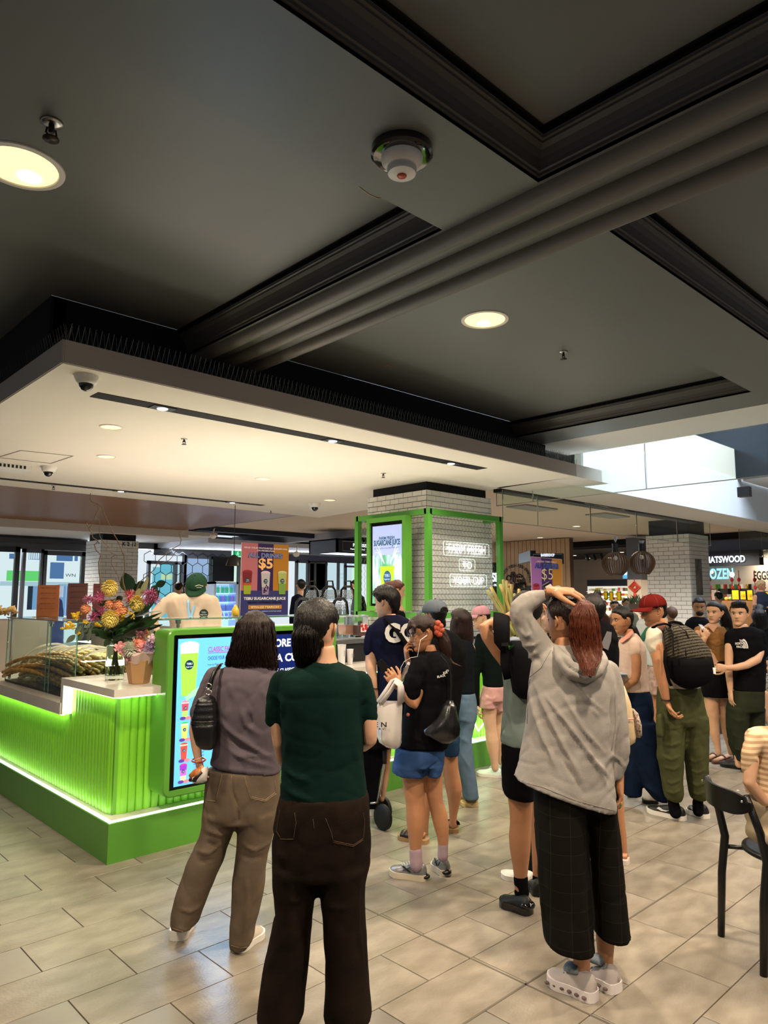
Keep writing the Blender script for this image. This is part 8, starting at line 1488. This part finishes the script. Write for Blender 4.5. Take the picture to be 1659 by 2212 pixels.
# patisserie sign
t=thing('patisserie_sign','navy hanging box sign reading PATISSERIE above the trolleys','sign',tuple(atY(760,1180,13.2))); YP=13.2; a,b_,c,e=wpx(YP,728,830,1163,1193)
zt=atY(718,1162,YP)[2];zb_=atY(718,1193,YP)[2]
b=MB(); b.box(a,b_,YP,YP+.05,zb_,zt); b.box(a,a+.05,YP,YP+1.1,zb_,zt); b.box(a,b_,YP+1.05,YP+1.1,zb_,zt); b.box(a,b_,YP,YP+1.1,zt-.03,zt); obj('sign_box',b,M('sign_navy','#0f1626',rough=.5),t)
b=MB(); b.box(a+.05,b_,YP+.1,YP+1.0,zb_+.02,zb_+.04); obj('underlight',b,EM('under_light','#dfe6ff',4),t)
b=MB(); b.tube([(a+.17,YP-.01,zb_+.05),(b_-.1,YP-.01,zb_+.05),(b_-.1,YP-.01,zt-.06),(a+.17,YP-.01,zt-.06)],.005,4,loop=True); obj('border_line',b,M('line_white','#9aa2b4'),t)
xx=atY(762,1178,YP)[0]; text('PATISSERIE',(xx,YP-.004,zb_+.17),(1,0,0),ZU,.075,EM('sign_white','#eef2ff',1.2),t,width=.62,align='LEFT',bold=.03); text('Patisserie  Deli  Bakery',(xx-.08,YP-.004,zb_+.09),(1,0,0),ZU,.032,MATS['sign_white'],t,width=.75,align='LEFT',bold=.02)
# parked shopping trolleys
m_wire2=M('trolley_wire','#b9c8d6',rough=.25,metal=.7)
t0=None
def trolley(x,y,D,s,lab,big=True):
    base=PT(D,x,1285); base[2]=0; t=thing('shopping_trolley',lab,'trolley',tuple(base),'parked shopping trolleys'); zt=PT(D,x,y)[2]; k=D/1546
    W=s*k/2
    b=MB(); b.tube([base+RT*W*q[0]+ZU*(zt*q[1]) for q in ((-1,.72),(-1,.88),(-.85,.97),(-.45,1.),(.45,1.),(.85,.97),(1,.88),(1,.72))],.020,7); obj('black_handle',b,m_blackp,t,smooth=True)
    if big: b=MB(); b.tube([base+FH*.25+RT*W*q[0]+ZU*(zt*q[1]) for q in ((-.5,.98),(-.45,1.05),(.3,1.05),(.45,.98))],.016,6); obj('rear_handle',b,m_blackp,t,smooth=True)
    b=MB()
    for q in range(11):
        f=-1+q*.2; b.tube([base+RT*W*f+ZU*.35,base+RT*W*f*1.05+ZU*zt*.90],.005,4); b.tube([base+RT*W*f*1.05+ZU*zt*.90,base+RT*W*f*1.05+FH*.9+ZU*zt*.97],.005,4)
    for q in range(7): z=.40+(zt*.90-.40)*q/6; b.tube([base+RT*-W*1.05+ZU*z,base+RT*W*1.05+ZU*z],.005,4)
    for q in range(6): b.tube([base-RT*W*1.05+FH*.18*q+ZU*zt*(.90+.014*q),base+RT*W*1.05+FH*.18*q+ZU*zt*(.90+.014*q)],.005,4)
    o=obj('wire_basket',b,m_wire2,t); o['kind']='stuff'
    b=MB(); 
    for sg in (-1,1): b.tube([base+RT*W*sg+ZU*.06,base+RT*W*sg+ZU*zt*.72],.012,6)
    obj('side_frame',b,m_wire2,t)
for i,x in enumerate((672,711,751)): trolley(x,1267,11.2,31,('left','middle','right')[i]+' trolley of the back row of parked wire trolleys')
for i,x in enumerate((655,692,735)): trolley(x,1293,9.6,32,('left','middle','right')[i]+' trolley of the front row of parked wire trolleys',False)
# cctv pods hanging at back, small ceiling things
for q,l in (((460,1158),'small dome camera on the dark back ceiling, left of the poster'),((640,1197),'small dome camera right of the promotion poster')): 
    P=PT(12.5,*q); b=MB(); b.tube([P+[0,0,.10],P+[.03,0,.14],P+[0,0,.02]],.008,5); b.sphere(P,(.06,.06,.05),12,8); tag(obj('pod_camera',b,m_whitep,smooth=True),l,'camera')
P=PT(10.5,505,1222); b=MB(); b.lathe(P,[(.12,0),(.08,.12),(.02,.16)],16,cap=False); b.cyl(P+[0,0,.16],P+[0,0,.9],.005,n=5); tag(obj('pendant_lamp',b,m_blackp,smooth=True),'black cone pendant lamp beside the poster left edge','lamp')
# yellow squeeze bottle & ice bucket near the poster
P=atZ(508,1331,1.497); b=MB(); b.lathe(P,[(.001,0),(.028,0),(.030,.03),(.026,.055),(.012,.075),(.004,.09)],16); tag(obj('squeeze_bottle',b,M('custard_yellow','#e0b840',rough=.3),smooth=True),'yellow squeeze bottle on the glass shelf left of the poster','bottle')
# ---------- right side shops
XB=20.0
def xpx(Xv,x0,x1,y0,y1): A=atX(x0,(y0+y1)/2,Xv);B=atX(x1,(y0+y1)/2,Xv); return B[1],A[1],atX((x0+x1)/2,y1,Xv)[2],atX((x0+x1)/2,y0,Xv)[2]
def xbox(name,Xv,x0,x1,y0,y1,mat,d=.05,par=None,st=False,lab=None,cat=None,grp=None,z0=None):
    a,b_,c,e=xpx(Xv,x0,x1,y0,y1); m=MB(); m.box(Xv,Xv+d,a,b_,c if z0 is None else z0,e); o=obj(name,m,mat,par)
    if st: o['kind']='structure'
    if lab: tag(o,lab,cat,grp)
    return o
m_ply=M('plank_wood','#a9865f',rough=.6,noise=.25,nscale=(3,3,1)); 
XW=17.5; a,b_,c,e=xpx(XW,1062,1232,1190,1330)
b=MB(); b.box(XW+.02,XW+.2,a,b_,0,3.25); wl=struct('wall_farm',b,M('plank_gap','#4d3a28'))
n=19
for i in range(n): y0=a+(b_-a)*i/n; y1=a+(b_-a)*(i+1)/n-.015; b=MB(); b.box(XW,XW+.03,y0,y1,0,3.25); obj('plank',b,m_ply,wl)
t=thing('farm_logo','black painted farm logo with windmill and barn on the plank wall','sign',tuple(atX(1116,1270,XW-.01))); ul=np.array([0,-1,0.])
m_lb=M('logo_paint','#1a1714'); 
def lp(x,y,dx=0): P=atX(1060+x/8.295,1130+y/8.295,XW-.012-dx); return P
def ltube(pts,r,name='logo_line'): b=MB(); b.tube([lp(*q) for q in pts],r,5,flat=.5); obj(name,b,m_lb,t)
for k_ in range(6): ltube([(310+40*k_,1190),(400+35*k_,1110-3*k_),(520+22*k_,1070+3*k_),(620,1060+16*k_)],.030)
ltube([(315,1060),(380,1060),(460,1080)],.02); ltube([(300,1190),(640,1190)],.02)
ltube([(440,1060),(440,960),(510,910),(575,955),(580,1050)],.022,'barn_outline'); ltube([(400,1060),(405,950),(400,930)],.020,'windmill_mast'); ltube([(385,1060),(400,930)],.012); ltube([(420,1060),(404,930)],.012)
for k_ in range(8): a_=k_*math.pi/4; ltube([(400,920),(400+38*math.cos(a_),920-42*math.sin(a_))],.014,'windmill_blade')
b=MB(); b.tube([lp(400+40*math.cos(q),920-44*math.sin(q)) for q in np.linspace(0,2*math.pi,20,endpoint=False)],.012,5,loop=True); obj('windmill_ring',b,m_lb,t)
b=MB(); b.tube([lp(322+40*math.cos(q),985-44*math.sin(q)) for q in np.linspace(0,2*math.pi,16,endpoint=False)],.022,5,loop=True); obj('tree_outline',b,m_lb,t)
b=MB(); b.prism([lp(580,970),lp(615,1000),lp(622,1055),lp(585,1050)],(-.004,0,0)); obj('barn_side',b,m_lb,t)
for (x,y) in ((475,968),(510,960),(545,968)): b=MB(); b.sphere(lp(x,y),.03,8,6); obj('barn_window',b,m_lb,t)
for x in (470,525): ltube([(x,1010),(x+35,1055)],.012); ltube([(x+35,1010),(x,1055)],.012); ltube([(x,1010),(x+38,1010),(x+38,1058),(x,1058),(x,1010)],.010)
s_='A COMPLETE FRESH FOOD EXPERIENCE'
for i,ch in enumerate(s_):
    if ch==' ': continue
    th=math.radians(188-i*196/(len(s_)-1)); P=lp(455+228*math.cos(th),1020-235*math.sin(th)); uu=ul*math.sin(th)*1.0+ZU*(-math.cos(th)) ; vv=ZU*math.sin(th)+ul*math.cos(th); text(ch,P,ul*math.sin(th)-ZU*math.cos(th),vv,.085,m_lb,t,name='arc_letter',bold=.02)
text('FARMER',lp(540,1262),ul,ZU,.22,m_lb,t,width=1.35,bold=.05)
# SH sign glimpsed through the mesh
t=thing('shop_sign','glowing white letters Sh glimpsed through the chain link at the column right edge','sign',tuple(atY(1070,1252,9.5))); P=PT(11,1070,1256); text('Sh',P,RT,ZU,.13,EM('sign_glow','#eaf6ff',3),t,width=.10,bold=.03); P=PT(11,1072,1266); text('our',P,RT,ZU,.05,MATS['sign_glow'],t,width=.08)
b=MB(); q=PT(11.1,1070,1250); b.obox(q,RT*.12,FH*.01,ZU*.25); obj('sign_board',b,M('sign_dark','#16191d'),t)
# hanging black sign and poster 2
t=thing('hanging_sign','black hanging box sign behind the purple and orange LIMITED TIME poster','sign',tuple(PT(11.5,1180,1200))); A=PT(11.5,1135,1190);
b=MB(); b.obox(PT(12.0,1138,1204),RT*.045,FH*.5,ZU*.085); b.obox(PT(11.5,1181,1207),RT*.27,FH*.02,ZU*.085); obj('sign_box',b,M('sign_navy','#0f1626',rough=.5),t)
b=MB(); q=PT(11.46,1183,1207); b.tube([q+RT*sx_*.235+ZU*sz_*.07 for sx_,sz_ in ((-1,-1),(1,-1),(1,1),(-1,1))],.004,4,loop=True); obj('border_line',b,MATS['line_white'],t); text('BARBERSHOP',PT(11.45,1183,1202),RT,ZU,.045,MATS['sign_white'],t,width=.22,bold=.03)
D2=7.6
t=thing('promo_poster','lilac purple and orange poster reading LIMITED TIME ONLY ALL DRINKS $5 above the raised hand','poster',tuple(PT(D2,1180,1300)))
def q2(fx,fy,do=0): return PT(D2,1147+ (1213-1147)*fx+(2.5*fy if fx>.5 else 2.5*fy),1203+fx*6+ (1300-1203)*fy,do)
def pan(f0,f1,g0,g1,col,do=0,nm='panel'): b=MB(); b.prism([q2(f0,g1,do),q2(f1,g1,do),q2(f1,g0,do),q2(f0,g0,do)],-FH*.003); obj(nm,b,M('print'+col,col,rough=.45),t)
b=MB(); b.prism([q2(-.012,1.02,.004),q2(1.012,1.02,.004),q2(1.012,-.01,.004),q2(-.012,-.01,.004)],FH*.006); obj('board',b,M('board_edge','#d9d6d2'),t)
pan(0,.33,0,1,'#a971c0'); pan(.33,.68,0,1,'#4a2470'); pan(.68,1,0,1,'#c78a34')
def q2t(s,fx,fy,h,w,col,b_=0): text(s,q2(fx,fy,-.005),RT-ZU*.045,ZU,h*D2/1546,M('print'+col,col),t,width=w*D2/1546,bold=b_)
q2t('LIMITED TIME ONLY',.5,.095,3.4,44,'#e8e0ee',.02); q2t('ALL DRINKS',.51,.22,9.5,52,'#3b4fb0',.08); q2t('ALL DRINKS',.51,.215,8,51,'#8da2e8',.02); q2t('$5',.52,.47,24,24,'#e2d6ae',-.01)
kk=D2/1546
b=MB(); q=q2(.5,1.02,.012); b.tube([q,[q[0],q[1],.01]],.012,8); b.lathe([q[0],q[1],.005],[(.14,0),(.14,.01),(.001,.012)],20); obj('stand',b,m_blackp,t)
for fx,col,tp in ((.15,'#a83248','#8a1c30'),(.5,'#d8d4e6','#c8b8d8'),(.86,'#b9c9c4','#c9dad6')):
    b=MB(); A=q2(fx,1.0,-.006);T=q2(fx,.62,-.006); b.prism([A-RT*5*kk,A+RT*5*kk,T+RT*7*kk,T-RT*7*kk],-FH*.002); obj('cup_print',b,M('print'+col,col),t); b=MB(); b.sphere(T,(7*kk,.004,4*kk),12,6,R=np.stack([RT,FH,ZU],1)); obj('cup_top_print',b,M('print'+tp,tp),t)
# pendant lamps
def pendant(x,ytop,ycap,ybulb,ybot,w,D,lab):
    C_=PT(D,x,(ybulb+ybot)/2); k_=D/1546; t=thing('slatted_pendant',lab,'lamp',tuple(PT(D,x,ybot)),'slatted wooden pendant lamps'); T=PT(D,x,ycap);Bt=PT(D,x,ybot);Nk=PT(D,x,ybulb)
    b=MB(); b.lathe(Nk,[(w*.12*k_,0),(w*.11*k_,(ybulb-ycap)*k_)],20); obj('black_neck',b,m_blackp,t,smooth=True,ang=40); b=MB(); b.cyl(T,PT(D,x,ytop),.004,n=5); obj('cord',b,m_blackp,t); b=MB(); b.lathe(PT(D,x,ytop),[(.005,-12*k_),(6*k_,0)],14); obj('ceiling_rose',b,M('rose_grey','#9aa0a6'),t)
    H_=(ybot-ybulb)*k_
    for i in range(30):
        a=i*2*math.pi/30; d=np.array([math.cos(a),math.sin(a),0]); sdv=np.array([-d[1],d[0],0]); rg=[]
        for f in np.linspace(0,1,11):
            r=w*k_*.5*(math.sin(math.pi*(.07+.80*f**.85))**.8); c=Nk-ZU*H_*f+d*r; rg.append([c-d*.012-sdv*.0024,c+d*.012-sdv*.0024,c+d*.012+sdv*.0024,c-d*.012+sdv*.0024])
        b=MB(); b.loft(rg); obj('wood_slat',b,M('lamp_wood','#5e432c',rough=.5),t)
    b=MB(); b.tube([Bt+ZU*.02+np.array([math.cos(a),math.sin(a),0])*w*k_*.28 for a in np.linspace(0,2*math.pi,24,endpoint=False)],.008,5,loop=True); obj('bottom_hoop',b,MATS['lamp_wood'],t)
    b=MB(); b.sphere(Nk-ZU*H_*.25,.035,12,8); obj('bulb',b,M('bulb_off','#b8b0a0',rough=.3),t)
pendant(1329,1160,1174,1193,1243,56,11.0,'slatted wooden pendant lamp, the left one'); pendant(1386,1168,1174,1191,1241,52,11.6,'slatted wooden pendant lamp, next to the tiled column')
# far shop interior: back wall, dairy fridge, produce, signs
XS=25.0
a,b_,c,e=xpx(XS,1205,1700,1165,1335)
b=MB(); b.box(XS,XS+.2,a-6,b_,0,4); struct('wall_shop_back',b,M('shop_wall','#b39a82',rough=.8))
b=MB(); b.box(19.5,XS,5.5,17,3.05,3.1); struct('ceiling_shop',b,M('shop_ceiling','#3a3130',rough=.6)) 
for i,(x,y) in enumerate([(1270,1206),(1262,1214),(1275,1222),(1315,1205),(1342,1193),(1240,1200),(1308,1216)]):
    P=atZ(x,y,3.045); b=MB(); b.lathe(P,[(.09,0),(.001,-.004)],14); tag(obj('shop_downlight',b,EM('shop_glow','#fff0d8',4)),'small bright downlight in the dark shop ceiling','light','downlights in the dark shop ceiling')
b=MB(); P0=atZ(1262,1198,3.0);P1=atZ(1300,1195,3.0); b.tube([P0,P1],.015,5); 
for f in (.1,.5,.9): q=P0+(P1-P0)*f; b.cyl(q,q-ZU*.2+RT*.08,.05,n=10)
tag(obj('track_lights',b,m_blackp),'black track with three spotlights in the dark shop ceiling','light')
XD=22.0
t=thing('dairy_fridge','long lit open fridge of packed food behind the seated people','fridge',tuple(atX(1330,1300,XD)))
xbox('black_header',XD,1268,1357,1252,1266,M('header_navy','#12161f'),.3,t); xbox('back_panel',XD+.5,1270,1360,1266,1330,EM('fridge_back','#e9e4d6',.8),.05,t)
fd=random.Random(9)
cols=['#c94a3a','#e8e2d2','#4f8a3c','#d8a83a','#f0ead8','#8a2c2c','#b8c24a','#ded8cc']
for r_,y in enumerate((1276,1286,1296,1307,1318)):
    a,b_,c,e=xpx(XD+.2,1270,1358,y,y+1); b=MB(); b.box(XD+.1,XD+.5,a,b_,c-.02,c); obj('shelf',b,EM('shelf_lit2','#f2ecdc',.8),t)
    i=a
    while i<b_-.12: w_=fd.uniform(.07,.12); h_=fd.uniform(.07,.12); cc=cols[fd.randrange(8)]; b=MB(); b.box(XD+.12,XD+.3,i,i+w_*.9,c,c+h_); tag(obj('food_pack',b,M('pack'+cc,cc,rough=.5,emit=.12)),'small food pack on a lit fridge shelf','food pack','food packs in the long fridge'); i+=w_
def ticket(Xv,x0,x1,y0,y1,lab,txt=None):
    t=thing('price_card',lab,'price card',tuple(atX((x0+x1)/2,y1,Xv)),'yellow price cards'); a,b_,c,e=xpx(Xv,x0,x1,y0,y1); b=MB(); b.box(Xv-.01,Xv,a-.02,b_+.02,c-.02,e+.02); obj('frame',b,m_blackp,t); b=MB(); b.box(Xv-.016,Xv-.01,a,b_,c,e); obj('card',b,M('price_yellow','#e8c21c',rough=.5,emit=.15),t)
    if txt: text(txt,(Xv-.018,(a+b_)/2,c+(e-c)*.3),ul,ZU,(e-c)*.3,M('price_red','#a83a1a'),t,width=(b_-a)*.7)
for i,(x0,x1,y0,y1) in enumerate(((1306,1312,1279,1293),(1318,1324,1279,1296),(1334,1341,1279,1296),(1358,1362,1279,1294))): ticket(19.0,x0,x1,y0,y1,('first','second','third','fourth')[i]+' narrow yellow price card from the left above the seated people')
# column with red knot
P=atX(1370,1290,18); t=thing('cream_pillar','cream square pillar with a red Chinese knot hanging on it','pillar',tuple(atX(1371,1300,18.))); a,b_,c,e=xpx(18.,1356,1385,1252,1310); b=MB(); b.box(18.,18.7,a,b_,0,e); obj('pillar_shaft',b,M('pillar_cream','#cdbca8',rough=.7),t); b=MB(); b.box(18.05,18.65,a-.02,b_+.02,e,3.2); obj('pillar_top',b,M('pillar_grey','#4f4f54'),t)
c=atX(1370.5,1268,17.97); t=thing('red_knot','red Chinese knot decoration with tassel on the cream pillar','decoration',tuple(c)); b=MB(); R_k=.16
b.tube([c+ul*R_k*q[0]+ZU*R_k*q[1]*.9 for q in ((0,1),(1,0),(0,-1),(-1,0))],.022,6,loop=True); b.tube([c+ul*R_k*.6*q[0]+ZU*R_k*q[1]*.6 for q in ((0,1),(1,0),(0,-1),(-1,0))],.02,6,loop=True); b.tube([c+ul*math.cos(q)*.05+ZU*math.sin(q)*.05 for q in np.linspace(0,2*math.pi,12,endpoint=False)],.014,5,loop=True); b.tube([c+ZU*R_k,c+ZU*.24],.008,5); b.tube([c-ZU*R_k,c-ZU*.30],[.03,.05],8); obj('knot_cord',b,M('knot_red','#c23a1c',rough=.5),t,smooth=True)
P=atX(1352,1241,19.0); text_o=thing('deli_sign','glowing blue-edged letter D sign beneath the pendant lamps','sign',tuple(P)); text('D',P,ul,ZU,.20,EM('sign_blue','#bfe6ff',3),text_o,width=.14,bold=.03); b=MB(); a,b_,c,e=xpx(19.05,1346,1358,1236,1250); b.box(19.03,19.06,a,b_,c,e); obj('sign_back',b,EM('sign_back_blue','#5fa8d8',1.0),text_o)
# right part: Chatswood sign shop
t=thing('fascia_sign','dark fascia sign with glowing white letters CHATSWOOD right of the tiled column','sign',tuple(atX(1570,1215,19.5))); XC=19.0
a,b_,c,e=xpx(XC,1500,1640,1190,1222); b=MB(); b.box(XC,XC+.3,a,b_+1.5,c,e); obj('fascia_panel',b,M('fascia_dark','#0d1420',rough=.5),t)
P0=atX(1526,1212,XC-.02);P1=atX(1610,1209,XC-.02); m_sg=EM('sign_glow','#eaf6ff',3); text('HATSWOOD',((P0+P1)/2)+np.array([-.02,0,-.05]),ul,ZU,.16,m_sg,t,width=abs(P0[1]-P1[1]),bold=.02,ext=.01)
text('C',P0+ul*-.14+np.array([-.02,0,-.05]),ul,ZU,.16,m_sg,t,width=.12,bold=.02,ext=.01)
xbox('trim_5',XC+.05,1520,1680,1165,1190,M('shop_header_blue','#3a4258',rough=.3),.2,st=True)
t=thing('frozen_sign','blue-white glowing FROZEN sign in the far shop','sign',tuple(atX(1545,1245,22))); P=atX(1549,1250,22); text('FROZEN',P,ul,ZU,.30,EM('sign_cyan','#8fd6f2',1.6),t,width=.95,bold=.03)
t=thing('eggs_sign','dark EGGS lettering on the far shop wall','sign',tuple(atX(1645,1250,22))); P=atX(1645,1252,22); text('EGGS',P,ul,ZU,.24,M('sign_brown','#3c3530'),t,width=.42,bold=.03)
b=MB(); a,b_,c,e=xpx(22.2,1515,1700,1222,1270); b.box(22.2,22.4,a,b_,0,3.3); struct('wall_frozen',b,M('shop_wall2','#b8a998',rough=.8))
for i,x in enumerate((1532,1580,1595,1629)):
    t=thing('red_lantern_string',('leftmost','second','third','rightmost')[i]+' red hanging string decoration in the far shop','decoration',tuple(atX(x,1290,20)),'red hanging decorations'); T=atX(x,1232,20);
    b=MB(); b.tube([T,T-ZU*.9],.010,5); 
    for z in (.25,.45,.7): b.sphere(T-ZU*z,(.045,.045,.06),8,6)
    obj('string',b,M('lantern_red','#c8323a',rough=.5),t)
b=MB(); b.sphere(atX(1581,1241,19.8),.065,14,10); tag(obj('globe_lamp',b,EM('globe_warm','#ffe6b4',5),smooth=True),'bright warm globe lamp in the far shop','lamp')
b=MB(); b.sphere(atX(1538,1236,20.5),.04,14,10); tag(obj('globe_lamp',b,MATS['globe_warm'],smooth=True),'second globe lamp above the frozen sign','lamp')
t=thing('produce_stand','low wooden produce stand under yellow price cards','stand',tuple(atX(1600,1330,19))); a,b_,c,e=xpx(18.6,1560,1680,1298,1330); b=MB(); b.box(18.6,19.6,a,b_,0,e); obj('crate_row',b,M('crate_wood','#8a5f38',rough=.7),t)
for i in range(60): P=np.array([18.7+fd.random()*.8,fd.uniform(a,b_),e+.03+fd.random()*.03]); cc=('#c8452c','#5a8a34','#d89a3a','#7a3a2c','#a8b84a')[fd.randrange(5)]; b=MB(); b.sphere(P,.05,8,6); tag(obj('produce_item',b,M('produce'+cc,cc,rough=.5),smooth=True),'round fruit or vegetable on the produce stand','produce','produce on the stand')
for i,(x0,x1,y0,y1) in enumerate(((1582,1596,1275,1295),(1600,1611,1277,1295),(1615,1626,1275,1296),(1650,1661,1279,1298))): ticket(18.3,x0,x1,y0,y1,('wide left','second','third','rightmost')[i]+' yellow price card over the produce stand','1.50' if i else None)
t=thing('glass_cabinet','dark framed glass cabinet in the far shop below the frozen sign','cabinet',tuple(atX(1570,1290,21))); a,b_,c,e=xpx(21.,1553,1622,1262,1300); b=MB(); b.box(21,21.6,a,b_,c,e); obj('cabinet_body',b,M('cabinet_grey','#5f6a64',rough=.3),t)
for f in (0,.33,.66,1): b=MB(); y=a+(b_-a)*f; b.box(20.97,21,y-.03,y+.03,c,e); obj('frame_post',b,m_blackp,t)
for i in range(26): P=np.array([20.9,fd.uniform(a,b_),c+.05+fd.choice((0,.28))+.04]); cc=cols[fd.randrange(8)]; b=MB(); b.box(P[0],P[0]+.06,P[1],P[1]+.08,P[2],P[2]+.12); tag(obj('chilled_pack',b,M('pack'+cc,cc,rough=.5,emit=.12)),'small pack displayed in the glass cabinet','food pack','packs in the glass cabinet')
t=thing('menu_board','white framed menu board at the far shop, beside the tiled column','board',tuple(atX(1540,1290,20))); xbox('board_frame',20.,1535,1550,1272,1298,M('board_brown','#4a2f22'),.05,t); xbox('board_face',19.98,1537,1548,1274,1296,M('board_cream','#c9b8a8'),.02,t)
t=thing('column_poster','dark food poster on the right face of the far tiled column','poster',(15.4,6.39,1.8)); b=MB(); b.box(15.12,15.42,6.378,6.39,1.66,2.42); obj('poster_sheet',b,M('poster_dark','#3b332c',rough=.4,noise=.8,nscale=(5,5,3),col2='#7a7466'),t)
# partition behind the queue
t=thing('low_partition','low beige partition with timber top rail in front of the seated diners','partition',tuple(PT(8.8,1440,1500)))
A=PT(8.8,1180,1424);B=PT(8.8,1600,1430); b=MB(); b.prism([[A[0],A[1],0],[B[0],B[1],0],[B[0],B[1],A[2]-.03],[A[0],A[1],A[2]-.03]],FH*.12); obj('panel',b,M('partition_brown','#4b3c30',rough=.6),t); b=MB(); b.prism([[A[0],A[1],A[2]-.03],[B[0],B[1],A[2]-.03],[B[0],B[1],A[2]],[A[0],A[1],A[2]]],FH*.16); obj('top_rail',b,M('rail_wood','#8a6d50',rough=.5),t)
A=PT(8.8,1200,1378); b=MB(); P=PT(8.4,1230,1378); 
b=MB(); A=PT(10,1280,1375);B=PT(10,1640,1392); b.prism([[A[0],A[1],0],[B[0],B[1],0],[B[0],B[1],A[2]],[A[0],A[1],A[2]]],FH*.1); tag(obj('bench_back',b,M('bench_brown','#5a4332',rough=.6)),'dark brown bench back behind the diners','bench')
# small table with menus near the blouse person
t=thing('sample_table','small table of leaflets between the hoodie and the pale pink blouse','table',tuple(PT(5.9,1315,1500))); P=PT(5.9,1312,1455); b=MB(); b.obox(P,RT*.22,FH*.2,ZU*.012); obj('tabletop',b,M('table_white','#9aa0a4',rough=.4),t); b=MB(); b.cyl([P[0],P[1],0],P,.03); obj('leg',b,m_blackp,t)
for i,(x,y) in enumerate(((1328,1440),(1332,1462),(1330,1478))): q=PT(5.8-.05*i,x,y); b=MB(); b.obox([q[0],q[1],P[2]+.016+.004*i],RT*.06,FH*.09,ZU*.002); tag(obj('leaflet',b,M('leaflet_blue','#9fb6c9')),('top','middle','bottom')[i]+' pale leaflet on the small table behind the hoodie','leaflet','leaflets on the small table')
# potted olive plant behind the cap
t=thing('potted_plant','olive-green leafy plant on the ledge above the red cap','plant',tuple(PT(9.6,1375,1310)))
for i in range(60): p0=PT(9.6,1375+fd.uniform(-15,15),1304); leaf(p0,p0+np.array([fd.uniform(-.08,.08),fd.uniform(-.08,.08),fd.uniform(.02,.13)]),.008,.1,M('leaf_olive','#5d6b4a',rough=.6),t)
b=MB(); P=PT(9.6,1375,1312); b.obox(P,RT*.12,FH*.06,ZU*.05); obj('trough',b,M('trough_brown','#5a4634'),t)
